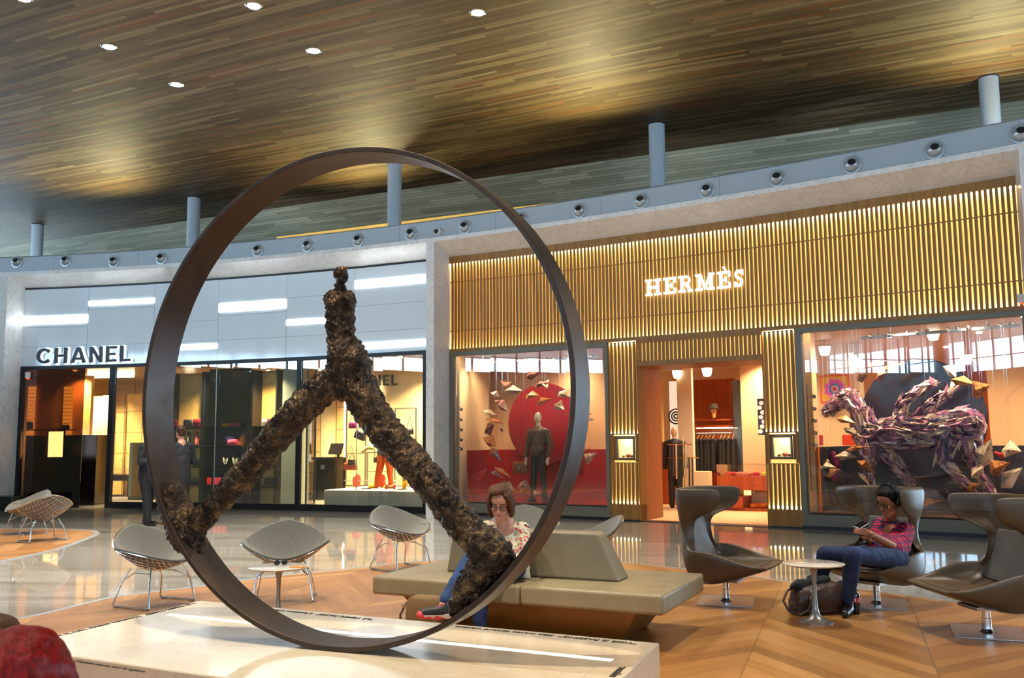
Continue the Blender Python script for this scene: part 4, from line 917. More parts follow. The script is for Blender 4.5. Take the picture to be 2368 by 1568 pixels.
# folded paper shards ---------------------------------------------------------
def shardmat(name,a,b,c,sc=9):
    t=NT(name); n=t.noise(t.pos(),sc,6,.7,1.5); t.P(Base_Color=t.ramp(n,[(.36,c),(.46,a),(.56,b),(.66,a),(.74,c)]),Roughness=.3,Metallic=.1); return t.m
SHM=[shardmat('shard_pale',srgb(206,180,150),srgb(236,214,180),srgb(96,44,52)),shardmat('shard_copper',srgb(196,110,62),srgb(232,160,96),srgb(80,34,30)),shardmat('shard_wine',srgb(120,50,52),srgb(190,130,110),srgb(50,20,30))]
def shard(i,px,py,L,Wd,ang,d,mt,grp,lb):
    """L, Wd in pixels, ang degrees from +x, counterclockwise"""
    s_,z_=fs(px,py,d); P=F(s_,d,z_); k=P.y/CF; l,w=L*k,Wd*k; o=None
    m=MB(); a=math.radians(ang); ca,sa=math.cos(a),math.sin(a)
    tri=[(-.5,-.12),(.5,0),(-.12,.55),(-.28,-.5)]
    pts=[((x*l)*ca-(y*w)*sa,(x*l)*sa+(y*w)*ca) for x,y in tri]
    rr=random.Random(i*7+3); ridge=((-.12*l)*ca,(-.12*l)*sa)
    V=[(x,rr.uniform(-.05,.05)*2,z) for x,z in pts]+[(ridge[0],-.05-.3*w,ridge[1])]+[(ridge[0]*.9,.03,ridge[1]*.9)]
    f=[(0,3,4),(3,1,4),(1,2,4),(2,0,4),(3,0,5),(1,3,5),(2,1,5),(0,2,5)]
    m.add(V,f); q=put('paper_shard',m,SHM[mt],loc=P,rot=(0,0,fang(s_)),label=lb,cat='ornament',group=grp)
    m=MB(); m.tube([(0,0,0),(0,0,3.39-z_)],.0012,3); put('thread',m,K['chrome'],q)
Lw='folded paper shards in the red window'; Rw='folded paper shards in the horse window'
LS=[(1234,866,34,16,12,2,'wine coloured paper shard hanging highest in the red window'),(1254,888,46,10,5,2,'flat shard crossing the top edge of the red disc'),(1261,887,20,18,60,0,'small pale shard at the top of the red disc'),(1173,892,22,22,40,2,'dark shard left of the red disc top'),(1192,903,44,15,-5,0,'pale long shard touching the upper left of the disc'),(1232,914,36,14,-5,1,'bright copper shard on the upper disc'),
 (1260,927,34,13,18,1,'copper shard right of the middle on the upper disc'),(1294,940,34,18,-25,0,'large pale shard by the ring on the disc'),(1307,912,26,18,-35,0,'pale shard behind the top right of the disc'),(1148,911,14,16,70,0,'small grey shard left of the vertical wire'),(1162,935,22,30,60,2,'tall grey wine shard left of the disc'),(1131,953,12,26,75,0,'narrow pale shard far left of the disc'),
 (1134,990,30,20,30,2,'dark shard at the left rim, mid height'),(1147,972,10,34,80,1,'narrow copper shard at the left rim'),(1161,992,12,12,10,0,'tiny white shard on the left edge of the disc'),(1133,1018,24,30,70,1,'rusty shard under the dark one, left rim'),(1150,1052,44,14,-48,2,'long wine shard beside the red screen'),(1164,1093,50,10,-32,1,'long thin copper shard over the red screen'),
 (1148,1098,34,9,-25,0,'pale thin shard low left on the red screen'),(1177,1125,40,14,-35,0,'pale shard low in front of the red screen'),(1215,1125,34,20,-42,0,'large white shard near the mannequin feet'),(1213,1139,26,14,-45,1,'copper shard beside the left shoe'),(1243,1143,24,14,5,1,'orange shard between the shoes'),
 (1362,971,30,8,0,0,'thin pale shard right of the ring, upper'),(1360,958,18,5,0,2,'tiny dark shard right of the ring'),(1352,1040,24,10,15,1,'copper shard right of the ring at screen height'),(1364,1058,36,16,35,0,'pale shard right of the ring, low'),(1342,1085,26,12,55,2,'wine shard low beside the ring')]
for i,(px,py,L,Wd,an,mt,lb) in enumerate(LS): shard(i,px,py,L*1.1,Wd*1.5,an,-.55-.03*(i%7),mt,Lw,lb)
RS=[(2030,840,44,12,8,0,'pale shard at the top left rim of the dark disc'),(2064,848,60,10,12,1,'copper shard along the top rim of the dark disc'),(2200,855,30,30,55,0,'large pale shard at the top right rim'),(2230,883,50,18,-20,1,'copper shard on the upper right rim'),(2267,900,46,30,20,1,'big copper shard at the right end of the rim'),
 (2040,868,34,18,20,2,'wine shard above the horse head'),(1995,873,26,14,15,2,'small wine shard left above the head'),(1957,972,40,14,-20,1,'copper shard under the horse muzzle'),(1972,1000,40,12,-35,0,'pale thin shard below the muzzle'),(1985,1035,52,12,5,1,'long copper shard before the horse chest'),(1958,1055,46,16,-5,0,'bright pale shard left of the front legs'),
 (1907,1065,24,12,-10,1,'copper shard at the left of the dark screen'),(1913,1078,36,12,-8,0,'pale shard beside the pink scarf'),(1925,1092,34,14,25,1,'copper shard overlapping the pink scarf'),(2002,1080,44,20,-45,1,'copper shard left of the front hoof'),(1998,1108,40,12,-50,0,'pale shard low left of the front hoof'),
 (2282,1045,60,30,65,0,'tall pale shard right of the hind legs'),(2340,1040,40,30,-10,0,'pale shard at the far right of the screen'),(2310,1080,46,28,25,1,'copper shard right of the tall pale one'),(2261,1091,34,18,35,0,'pale shard between hind hoof and right edge'),(2338,1103,60,26,42,0,'large pale shard low at the far right'),(2255,1124,34,14,20,1,'copper shard beside the hind hoof'),(2155,1160,48,12,8,1,'copper shard lying low below the horse belly'),(1895,1040,22,8,10,0,'thin shard near the left of the dark screen')]
for i,(px,py,L,Wd,an,mt,lb) in enumerate(RS): shard(i+40,px,py,L*1.1,Wd*1.4,an,-.5-.03*(i%6),mt,Rw,lb)
# ------------------------------------------------------------ right window display
zt=fs(1900,1032,-1.7)[1]; m=MB(); m.fbox(5.95,9.6,.26,zt,-1.8,-1.7); m.fbox(5.90,5.95,.26,zt,-1.7,-.42,1); put('dark_screen',m,K['navy'],label='low dark navy screen wall behind the shard horse',cat='screen')
m=MB(); m.fbox(5.66,9.6,.22,.26,-2.0,-.3); struct('floor_display_dark',m,simple('purple_floor',srgb(120,90,92),.2))
m=MB(); m.fbox(5.86,5.90,.26,zt,-.45,-.34,1); m.fbox(5.86,9.5,.26,.28,-.34,-.30,3); put('orange_edge_trim',m,simple('orange_wood',srgb(224,112,34),.4),label='orange wooden edge at the left side of the dark screen',cat='trim')
m=MB(); m.fbox(5.70,5.84,.25,3.4,-.62,-.35,1); struct('wall_window_side_b',m,K['peach'])
s_,zc=fs(2132,968,-1.45); m=MB(); m.M=FM(s_,-1.45,zc)@Matrix.Rotation(PI/2,4,'X'); m.lathe([(.0001,-.02),(1.0,-.02),(1.02,0),(1.0,.02),(.0001,.02)],80); put('dark_disc',m,simple('navy_disc',srgb(34,32,50),.18),label='large dark navy disc standing behind the shard horse',cat='disc',smooth=40)
slab('wall_cherry_1',2225,2290,-4.5,0,2.9,K['cherry']); slab('wall_peach_1',2290,2500,-4.2,0,3.4,K['peach']); slab('wall_peach_2',1850,2000,-3.4,0,3.4,simple('peach_light',srgb(240,204,160),.55))
# patterned scarf on the wall
s_,z_,w,h=px_box(1894,866,1967,933,-3.2); o=thing('framed_scarf','square silk scarf, orange border, yellow field and pink medallion, on the wall','scarf',F(s_,-3.22,z_),fang(s_))
m=MB(); m.box(-w/2,w/2,-.012,0,0,h); put('border',m,simple('orange_silk',srgb(232,92,24),.5),o)
t=NT('medallion_silk'); p=t.coord('Generated'); x,y,z=t.xyz(p); dx=t.math('SUBTRACT',x,.5); dz=t.math('SUBTRACT',z,.5); r=t.math('SQRT',t.math('ADD',t.math('MULTIPLY',dx,dx),t.math('MULTIPLY',dz,dz))); an=t.math('ARCTAN2',dz,dx); rr=t.math('ADD',r,t.math('MULTIPLY',t.math('COSINE',t.math('MULTIPLY',an,8.)),.03))
t.P(Base_Color=t.ramp(rr,[(0,srgb(200,30,60)),(.09,srgb(240,225,230)),(.13,srgb(60,70,150)),(.19,srgb(60,130,210)),(.23,srgb(210,60,170)),(.33,srgb(224,90,190)),(.40,srgb(236,176,40))],'CONSTANT'),Roughness=.5)
m=MB(); m.box(-w*.43,w*.43,-.018,-.012,h*.07,h*.93); put('printed_field',m,t.m,o)
for px0,py0,px1,py1,d,c,lb,cat in ((1895,1006,1902,1030,-3.1,(170,14,50),'narrow crimson box on the back shelf','box'),(1948,1005,1987,1030,-3.1,(226,60,20),'orange gift box on the shelf behind the horse','box'),(2229,1052,2258,1069,-1.1,(232,96,20),'orange wallet standing on a glass shelf right of the horse','wallet')):
    s_,z_,w,h=px_box(px0,py0,px1,py1,d); m=MB(); m.box(-w/2,w/2,-.06,.06,0,h); put('gift_box' if cat=='box' else 'wallet',m,simple('box_'+lb[:6].strip(),srgb(*c),.4),loc=F(s_,d,z_),rot=(0,0,fang(s_)),label=lb,cat=cat,bevel=.015)
m=MB(); a=fs(1892,1031,-3.1); b=fs(1992,1031,-3.1); m.fbox(a[0],b[0],a[1]-.04,a[1],-3.35,-2.95,1); put('shelf_board',m,K['cream'],label='pale shelf behind the dark screen holding boxes',cat='shelf')
m=MB(); a=fs(2242,1070,-1.1); m.fbox(a[0]-.15,a[0]+.15,a[1]-.012,a[1],-1.25,-.95,1); q=put('glass_shelf',m,K['glassg'],label='small clear shelf under the orange wallet',cat='shelf')
cloth_thing('magenta_scarf','magenta silk scarf hanging at the left of the horse window','scarf',1938,1078,-.9,[(-.08,0,.2),(-.02,0,.05),(-.08,0,-.22)],.06,simple('magenta_silk',srgb(190,20,110),.4))
cloth_thing('red_ribbon','red ribbon bow hanging right of the horse','ribbon',2313,1052,-.9,[(-.06,0,.03),(0,0,0),(.07,0,.05),(.02,0,-.04)],.03,simple('red_ribbon',srgb(210,30,24),.4))
b,s_,_=place(2262,1040,-1.1); o=thing('glass_bottle','small clear perfume bottle right of the dark disc','bottle',b+Vector((0,0,-.0)),0); m=MB(); m.lathe([(.03,0),(.05,.02),(.05,.09),(.015,.12),(.015,.16),(.0,.165)],18); put('flask',m,K['glassg'],o,smooth=40); m=MB(); m.lathe([(.018,.165),(.018,.19),(0,.195)],12); put('stopper',m,K['chrome'],o,smooth=40); m=MB(); m.lathe([(.1,-.01),(.1,0),(0,0)],16); put('shelf_disc',m,K['glassg'],o)
# horse of folded paper shards
hb,hs,_=place(2110,1130,-.85,.26)
def hp_(px,py,y=0):
    q=D(px,py,hb.y); v=q-hb; return Vector((v.x/math.cos(fang(hs)),y,v.z))
o=thing('shard_horse','winged horse sculpture made of folded printed paper shards','sculpture',hb,fang(hs))
bones=[((2022,1005),.20,(2085,1000),.24,0),((2085,1000),.24,(2150,995),.23,0),((2150,995),.23,(2195,985),.26,0),((2025,995),.20,(2015,955),.15,0),((2015,955),.15,(1993,912),.11,0),((1993,912),.11,(1972,925),.11,0),((1972,925),.10,(1953,945),.055,0),
 ((2028,1030),.13,(2034,1062),.075,-.12),((2034,1062),.07,(2038,1095),.045,-.12),((2038,1095),.045,(2040,1132),.05,-.12),((2055,1035),.13,(2076,1072),.07,.12),((2076,1072),.065,(2096,1105),.045,.12),((2096,1105),.045,(2106,1132),.05,.12),
 ((2175,1015),.15,(2166,1060),.09,-.14),((2166,1060),.08,(2190,1100),.05,-.14),((2190,1100),.05,(2212,1130),.05,-.14),((2205,1005),.16,(2205,1055),.09,.14),((2205,1055),.08,(2222,1098),.05,.14),((2222,1098),.05,(2238,1132),.055,.14),
 ((2086,975),.10,(2098,925),.07,-.1),((2098,925),.08,(2142,888),.05,-.1),((2108,975),.09,(2140,935),.07,.1),((2140,935),.08,(2180,892),.04,.1)]
m=MB()
for a,ra,b,rb,y in bones: m.cap(hp_(*a,y),hp_(*b,y),ra*.92,rb*.92,8)
blob(put('core',m,simple('purple_core',srgb(46,30,56),.5),o),.03,1)
hm=shardmat('horse_paper',srgb(150,96,130),srgb(226,186,164),srgb(48,32,60),7); FCT=[MB(),MB(),MB()]; rr=random.Random(5)
for a,ra,b,rb,y in bones:
    A,B=hp_(*a,y),hp_(*b,y); L=(B-A).length; n=int(12+L*(ra+rb)*620)
    for k in range(n):
        g=rr.random(); c=A.lerp(B,g); r=(ra+(rb-ra)*g)*1.12; u=(B-A).normalized(); th=rr.uniform(0,2*PI); e1_=u.cross(Vector((0,1,0))).normalized(); e2_=u.cross(e1_); nrm=e1_*math.cos(th)+e2_*math.sin(th)
        c=c+nrm*r*.85; tang=(u*rr.choice((-1,1))+nrm*rr.uniform(.0,.35)+u.cross(nrm)*rr.uniform(-.6,.6)).normalized(); sd_=tang.cross(nrm).normalized(); l=rr.uniform(.07,.19)*(1+ra*1.6); w=l*rr.uniform(.2,.4); m=FCT[rr.choice((0,0,1,1,2))]
        m.add([c+tang*l,c-tang*l*.6+sd_*w,c-tang*l*.5-sd_*w,c+nrm*w*.8,c-nrm*.04],[(0,1,3),(1,2,3),(2,0,3),(1,0,4),(2,1,4),(0,2,4)])
for P0,r_ in [(hp_(*b_[k]),b_[k+1]) for b_ in bones[:8] for k in (0,2)]+[(hp_(2200,985),.26)]*3:
    for k in range(70):
        nrm=Vector((rr.uniform(-1,1),rr.uniform(-1,1),rr.uniform(-1,1))).normalized(); tang=nrm.cross(Vector((rr.uniform(-1,1),rr.uniform(-1,1),rr.uniform(-1,1)))).normalized(); sd_=tang.cross(nrm).normalized(); c=P0+nrm*r_*.9; l=rr.uniform(.06,.15)*(1+r_*1.5); w=l*rr.uniform(.25,.45); m=FCT[rr.choice((0,0,1,1,2))]
        m.add([c+tang*l,c-tang*l*.6+sd_*w,c-tang*l*.5-sd_*w,c+nrm*w*.8,c-nrm*.04],[(0,1,3),(1,2,3),(2,0,3),(1,0,4),(2,1,4),(0,2,4)])
hm2=[shardmat('horse_pale',srgb(222,184,168),srgb(240,212,190),srgb(150,96,120),3),shardmat('horse_rose',srgb(150,90,126),srgb(190,130,150),srgb(84,46,84),4),shardmat('horse_dark',srgb(62,46,84),srgb(100,72,112),srgb(30,24,44),4)]
for q_,mm in zip(FCT,hm2): put('paper_facets',q_,mm,o)
# ------------------------------------------------------------ what stands beyond the doorway
slab('wall_cherry_2',1598,1700,-6.0,0,2.98,K['cherry']); slab('wall_cream_column',1568,1602,-3.6,0,3.4,simple('cream_plaster',srgb(240,208,168),.6)); slab('wall_blue_panel',1697,1717,-5.6,0,2.9,simple('slate_glass',srgb(96,112,124),.15)); slab('wall_peach_3',1716,1790,-5.0,0,3.4,K['peach'])
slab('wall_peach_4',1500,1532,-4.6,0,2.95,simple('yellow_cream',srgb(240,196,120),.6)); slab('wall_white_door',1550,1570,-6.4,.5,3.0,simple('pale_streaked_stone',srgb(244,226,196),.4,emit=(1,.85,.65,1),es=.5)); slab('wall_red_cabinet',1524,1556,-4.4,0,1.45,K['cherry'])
m=MB(); b,s_,_=place(1563,963,-5.6); m.M=FM(s_,-5.6,b.z)@Matrix.Rotation(PI/2,4,'X')
for r in (.05,.11,.18): m.tube([(r*math.cos(a),r*math.sin(a),0) for a in [2*PI*k/32 for k in range(32)]],.018,6,closed=True)
put('wall_spiral',m,K['blackfr'],label='black and white round wall ornament beyond the doorway',cat='ornament',smooth=60)
# clothes rail with dark jackets
a=fs(1607,1003,-5.3); bb_=fs(1700,1003,-5.3); o=thing('clothes_rail','warm lit shelf and clothes rail on the cherry wood wall','clothes rail',F(a[0],-5.3,a[1]),fang(a[0])); L=bb_[0]-a[0]
m=MB(); m.tube([(0,0,0),(L,0,0)],.015,8); put('rail',m,K['brushed'],o); m=MB(); m.box(0,L,-.1,.5,.14,.19); m.box(0,L,-.1,.5,.3,.34) ; put('shelf',m,K['cherry'],o); m=MB(); m.box(0,L,.1,.14,.12,.138); put('strip_light',m,K['warmtube'],o)
jk=None
for i in range(9):
    x=L*(.1+.095*i) if i<5 else L*(.16+.1*i); P_=F(a[0]+x,-5.3,a[1]); lb='dark jacket on the rail beyond the doorway, '+('leftmost','second from the left','third from the left','fourth from the left','fifth, left of the gap','first right of the gap','second right of the gap','second from the right','rightmost')[i]
    if jk is None:
        jk=thing('hanging_jacket',lb,'jacket',P_,fang(a[0]),'jackets on the rail'); m=MB(); m.cap((0,-.18,-.16),(0,.18,-.16),.04,.04); m.cap((0,-.14,-.2),(0,-.15,-.85),.055,.06); m.cap((0,.14,-.2),(0,.15,-.85),.055,.06); m.cap((0,0,-.2),(0,0,-.86),.06,.07); blob(put('jacket',m,simple('black_cloth',srgb(24,22,22),.8),jk),.018,2)
        m=MB(); m.tube([(0,-.15,-.12),(0,0,-.05),(0,0,.03)],.008,6); put('hanger',m,simple('hanger_wood',srgb(220,190,140),.5),jk)
    else: dup(jk,P_,fang(a[0])+.1*((i%3)-1),lb)
# hat on wooden head
b,s_,z_=place(1652,993,-5.1); hz=b+Vector((0,0,.0)); o=thing('hat_stand','wooden head with a green felt hat on the cherry shelf','hat stand',(b.x,b.y,a[1]+.342),0); dz=0
m=MB(); m.cap((0,0,.05),(0,0,.12),.045,.05); m.ell((0,0,.2),.07,.08,.1); blob(put('wooden_head',m,simple('pale_wood',srgb(214,150,90),.5),o),.01,3); m=MB(); m.lathe([(.15,.24),(.155,.245),(.1,.26),(.095,.33),(.06,.36),(0,.35)],26); put('hat',m,simple('green_felt',srgb(70,68,50),.9),o,smooth=50)
# counter
s0=fs(1664,1180,-3.3)[0]; s1=fs(1790,1186,-3.2)[0]; o=thing('display_counter','cherry wood display counter with glass top seen through the doorway','counter',F(s0,-3.2,0),fang(s0)); w=s1-s0
def cb(nm,mat,*b,par=None,**k): m=MB(); m.box(*b); return put(nm,m,mat,par or o,**k)
zt=fs(1700,1101,-3.2)[1]; zs=fs(1700,1133,-3.2)[1]
cb('drawer_bank',K['cherry'],0,w,0,.7,zs,zt,bevel=.004); cb('base',K['cherry'],0,w,.05,.7,0,.06)
cb('divider',K['cherry'],0,w*.48,0,.7,.06,.30,bevel=.004); cb('divider',K['cream'],w*.48,w,.6,.7,.06,zs); cb('shelf',simple('lit_shelf',srgb(250,220,140),.5,emit=(1,.7,.3,1),es=.9),0,w,.64,.66,.3,zs); cb('glass_case',K['glass'],0,w,0,.7,zt,zt+.24)
for x in (.25,.7,.98):
    for z in (zt-.14,zt-.33):
        m=MB(); m.ell((w*x,-.01,z),.012); put('knob',m,K['chrome'],o,smooth=60)
for i,(x,c,ww,lb) in enumerate(((.16,(190,30,30),.2,'red folded scarf in the glass counter, left'),(.42,(226,120,90),.34,'salmon folded scarves in the glass counter, middle'),(.66,(200,30,50),.16,'crimson folded scarf in the glass counter'),(.85,(230,200,60),.22,'yellow folded scarf in the glass counter, right'))):
    m=MB(); rbox(m,ww*.9,.3,.07,.4); put('folded_scarf',m,simple('silk_%d'%i,srgb(*c),.5),loc=FM(s0,-3.2,0)@Vector((w*x,.35,zt+.002)),rot=(0,0,fang(s0)+.1*i),smooth=50,label=lb,cat='scarf',group='scarves in the counter')
for k in range(3):
    m=MB(); rbox(m,.38,.35,.045,.4); put('folded_blanket',m,simple('blanket_%d'%k,srgb(*((226,140,30),(236,200,40),(230,160,40))[k]),.8),loc=FM(s0,-3.2,0)@Vector((w*.22,.3,.302+.047*k)),rot=(0,0,fang(s0)),smooth=50,label=('lowest orange','middle yellow','topmost orange')[k]+' folded blanket on the counter shelf',cat='blanket',group='blankets in the counter')
m=MB()
for k in range(5): m.ell((.08*k-.16,.02*(k%2),.05),.07,.07,.055)
m=blob(put('fur_cushion',m,simple('orange_fur',srgb(226,120,40),.95),loc=FM(s0,-3.2,0)@Vector((w*.75,.25,.065)),label='orange fluffy cushion in the lit counter bay',cat='cushion'),.012,1,.03,.03)
m=MB(); s_,z_,w,h=px_box(1603,1090,1640,1170,-2.9); m.fbox(s_-w/2,s_+w/2,0,z_+h,-3.1,-2.9,1); put('cream_pedestal',m,simple('cream_block',srgb(238,208,158),.5),label='plain cream pedestal left of the cherry counter',cat='pedestal',bevel=.005)
b,s_,_=place(1563,1150,-3.0,.006); o=thing('clothes_mannequin','dark dressed mannequin standing beyond the doorway on the left','mannequin',b,fang(s_))
m=MB(); m.ell((0,0,1.66),.07,.085,.11); m.cap((0,0,1.5),(0,0,1.56),.05,.045); blob(put('head',m,simple('mannequin_tan',srgb(196,150,110),.5),o),.012,3); m=MB(); m.cap((-.12,0,1.42),(.12,0,1.42),.08,.08); m.cap((0,0,1.38),(0,0,.85),.15,.16); m.chain([((-.2,0,1.42),.06),((-.24,0,.9),.05)]); m.chain([((.2,0,1.42),.06),((.24,0,.9),.05)]); m.cap((-.08,0,.9),(-.09,0,.08),.09,.06); m.cap((.08,0,.9),(.09,0,.08),.09,.06); blob(put('dark_outfit',m,simple('black_outfit',srgb(28,24,26),.7),o),.016,3)
# scarf stand with hanging strips
s_,z_=fs(1580,1035,-2.6); o=thing('accessory_stand','brass stand with belts and scarves hanging beyond the doorway','stand',F(s_,-2.6,0),fang(s_)); m=MB()
m.tube([(0,0,0),(0,0,1.6)],.012,8); m.tube([(-.35,0,1.4),(.2,0,1.4)],.01,8); m.tube([(-.35,0,1.12),(.35,0,1.12)],.01,8); m.lathe([(.16,0),(.16,.015),(0,.02)],20); put('brass_frame',m,simple('brass',srgb(216,170,90),.25,1),o)
for k in range(8):
    m=MB(); x=-.3+.07*k; zz=1.4 if k<6 else 1.12; m.tube([(x,0,zz),(x+.01,-.03,zz-.3),(x,-.02,zz-.62-.05*(k%3))],.018,6); put('belt',m,simple('belt_%d'%k,srgb(*((30,24,26),(60,40,34),(190,160,130))[k%3]),.5),o,smooth=60)
s_,z_,w,h=px_box(1752,922,1772,1006,-3.6); o=thing('dark_scarf_panel','dark blue scarf panel with white figures on the right wall beyond the doorway','wall hanging',F(s_,-3.6,z_),fang(s_)); m=MB(); m.box(-w/2,w/2,-.01,.01,0,h); put('cloth',m,simple('navy_silk',srgb(40,34,66),.5),o)
m=MB()
for k in range(7): m.ell((.02*((k*37)%5-2),-.012,h*(.1+.13*k)),w*.3,.006,h*.06)
put('white_pattern',m,simple('white_print',srgb(236,240,246),.5),o)
# bell lamps
bl=None
for px,py,d,lb in ((1566,866,-3.6,'white bell lamp beyond the doorway, left'),(1635,861,-3.0,'white bell lamp beyond the doorway, centre'),(1907,812,-2.6,'white bell lamp at the top left of the horse window'),(1977,838,-3.4,'white bell lamp above the patterned scarf'),(2158,776,-2.2,'white bell lamp at the top middle of the horse window'),(2235,832,-3.4,'white bell lamp right of the dark disc top')):
    P_=F(fs(px,py,d)[0],d,fs(px,py,d)[1])
    if bl is None:
        bl=thing('bell_lamp',lb,'ceiling light',P_,0,'bell lamps'); m=MB(); m.lathe([(.03,-.09),(.075,-.08),(.1,.0),(.11,.08),(.09,.085)],22); put('glass_bell',m,emis('bell_glass',(1,.9,.74,1),4.),bl,smooth=50); m=MB(); m.lathe([(.12,.085),(.12,.1),(0,.1)],20); put('ceiling_plate',m,K['chrome'],bl); m=MB(); m.tube([(0,0,.1),(0,0,.75)],.006,6); put('rod',m,K['chrome'],bl)
    else: dup(bl,P_,0,lb)
LAMPR=['over the left of the red window','over the middle of the red window','over the right of the red window','at the back of the red window','just inside the doorway, left','just inside the doorway, right','over the clothes rail','over the right cream wall beyond the doorway','deep left beyond the doorway','over the horse head','over the horse neck','over the horse back','over the horse tail end','behind the patterned scarf side','behind the dark disc','deepest behind the horse window','far right behind the horse window']
for i,(s_,d,e) in enumerate([(-1.0,-.7,60),(0,-.7,70),(1.1,-.7,60),(.4,-1.9,70),(3.2,-2.0,110),(4.4,-2.4,120),(3.6,-4.6,160),(4.8,-5.0,120),(2.8,-4.0,80),(6.3,-.7,80),(7.3,-.6,120),(8.3,-.6,110),(9.0,-1.0,80),(6.6,-2.6,110),(8.0,-3.0,110),(7.0,-5.5,160),(9.5,-3.0,110)]):
    b=F(s_,d,3.39); m=MB(); m.lathe([(.0001,0),(.045,0),(.05,.01),(.0001,.012)],16); put('recessed_spot',m,K['spotlens'],label='small recessed ceiling lamp '+LAMPR[i],cat='ceiling light',group='recessed lamps of the right shop',loc=b+Vector((0,0,-.012)))
    light('recessed_spot_light','SPOT',b+Vector((0,0,-.03)),e*2.3,(1,.76,.48),.06,to=b+Vector((0,0,-3)),spot_size=2.3,spot_blend=1)
# lit slab serif letters
def slab_(ch):
    t=.2; f=.13
    st=lambda x:[[(x-.16,0),(x+t+.16,0),(x+t+.16,f),(x-.16,f)],[(x-.16,1-f),(x+t+.16,1-f),(x+t+.16,1),(x-.16,1)],[(x,0),(x+t,0),(x+t,1),(x,1)]]
    if ch=='H': return st(.16)+st(.86)+[[(.3,.43),(.9,.43),(.9,.57),(.3,.57)]],1.22
    if ch in 'EÈ':
        o=[[(.0,0),(.95,0),(.95,f),(0,f)],[(0,1-f),(.95,1-f),(.95,1),(0,1)],[(.16,0),(.36,0),(.36,1),(.16,1)],[(.3,.44),(.68,.44),(.68,.57),(.3,.57)],[(.82,0),(.95,0),(.95,.33),(.82,.33)],[(.82,.67),(.95,.67),(.95,1),(.82,1)],[(.62,.34),(.70,.34),(.70,.67),(.62,.67)]]
        if ch=='È': o.append([(.4,1.28),(.56,1.28),(.66,1.06),(.56,1.06)])
        return o,.95
    if ch=='R': return [[(0,0),(.52,0),(.52,f),(0,f)],[(.16,0),(.36,0),(.36,1),(.16,1)],[(0,1-f),(.62,1-f),(.62,1),(0,1)],arc(.62,.725,.275,90,-90,12)+list(reversed(arc(.62,.725,.145,90,-90,12))),[(.3,.45),(.63,.45),(.63,.58),(.3,.58)],[(.52,.47),(.74,.5),(.98,.1),(.78,.04)],[(.72,0),(1.08,0),(1.08,f),(.72,f)]],1.08
    if ch=='M': return st(.16)[:1]+st(1.06)[:1]+[[(.2,0),(.34,0),(.34,1),(.2,1)],[(1.08,0),(1.28,0),(1.28,1),(1.08,1)],[(0,1-f),(.44,1-f),(.44,1),(0,1)],[(1.0,1-f),(1.44,1-f),(1.44,1),(1.0,1)],[(.22,1),(.44,1),(.78,.2),(.66,.05)],[(1.2,1),(1.06,1),(.66,.05),(.78,.05)]],1.44
    if ch=='S':
        top=arc(.4,.72,.28,20,270,22)+list(reversed(arc(.4,.72,.13,15,270,20))); bot=arc(.4,.28,.28,90,-160,22)+list(reversed(arc(.4,.28,.13,90,-165,20)))
        return [top,bot,[(.62,.68),(.72,.68),(.72,1),(.62,1)],[(.08,0),(.18,0),(.18,.32),(.08,.32)]],.78
sg=thing('lit_shop_sign','glowing white slab serif shop name letters on the oak slats','shop sign',(0,0,0))
letters('HERMÈS',slab_,2.95,4.85,4.19,.305,.03,.03,K['letterlt'],sg,.24)
s_,z_,w,h=px_box(2353,680,2372,700,.04); m=MB(); m.obox(F(s_,.05,z_+h/2),w,.05,h,fang(s_)); dv=put('alarm_sensor',m,simple('white_plastic_3',srgb(225,220,216),.4),label='white sensor box with red lamp above the horse window at the right edge',cat='sensor',bevel=.005)
m=MB(); m.obox(F(s_,.05,z_-.012),w*.5,.04,.02,fang(s_)); put('red_lamp',m,emis('red_led_2',(1,.05,.02,1),2),dv)
# ================================================================ PLINTH, RING AND WALKING FIGURE
PH=.45
BL=Vector((-2.12,6.34,0)); BR=Vector((.753,4.911,0)); FLc=Vector((-2.666,4.955,0)); FRc=BR+(FLc-BL)
pu=(BR-BL).normalized(); pang=math.atan2(pu.y,pu.x); pv=(FLc-BL).normalized()
pl=thing('plinth','large cream marble plinth with black lettering along its edges under the bronze ring','plinth',(0,0,0))
m=MB(); cs=[FLc,FRc,BR,BL]; m.add([(c.x,c.y,0) for c in cs]+[(c.x,c.y,PH) for c in cs],[(3,2,1,0),(4,5,6,7),(0,1,5,4),(1,2,6,5),(2,3,7,6),(3,0,4,7)]); put('block',m,K['plinth'],pl,bevel=.008)
m=MB()
def on_plinth(a,b,w,z0,z1,m):
    a,b=Vector(a),Vector(b); u=(b-a).normalized(); n=Vector((-u.y,u.x,0))*w/2
    q=[a-n,b-n,b+n,a+n]; m.add([(c.x,c.y,z0) for c in q]+[(c.x,c.y,z1) for c in q],[(3,2,1,0),(4,5,6,7),(0,1,5,4),(1,2,6,5),(2,3,7,6),(3,0,4,7)])
A=G(390,1421,PH); B=G(1415,1527,PH); on_plinth(A,B,.045,PH-.002,PH+.0015,m); put('light_slot',m,emis('plinth_light_slot',(1,.88,.62,1),2.6),pl,label='long warm white light slot')
m=MB()
for off in (.13,): 
    for a,b in ((FLc,FRc),(FRc,BR),(BL,FLc)):
        aa=a+(a.lerp(b,.5)-a).normalized()*0; u=(b-a).normalized(); n=Vector((u.y,-u.x,0))
        q0=a+n*.0015;q1=b+n*.0015; m.add([(q0.x,q0.y,PH-off),(q1.x,q1.y,PH-off),(q1.x,q1.y,PH-off+.004),(q0.x,q0.y,PH-off+.004)],[(0,1,2,3)])
on_plinth(BR+pv*.0-pu*.17,FRc-pu*.17,.004,PH,PH+.0006,m)
put('joint_lines',m,simple('stone_joint',srgb(188,176,156),.5),pl)
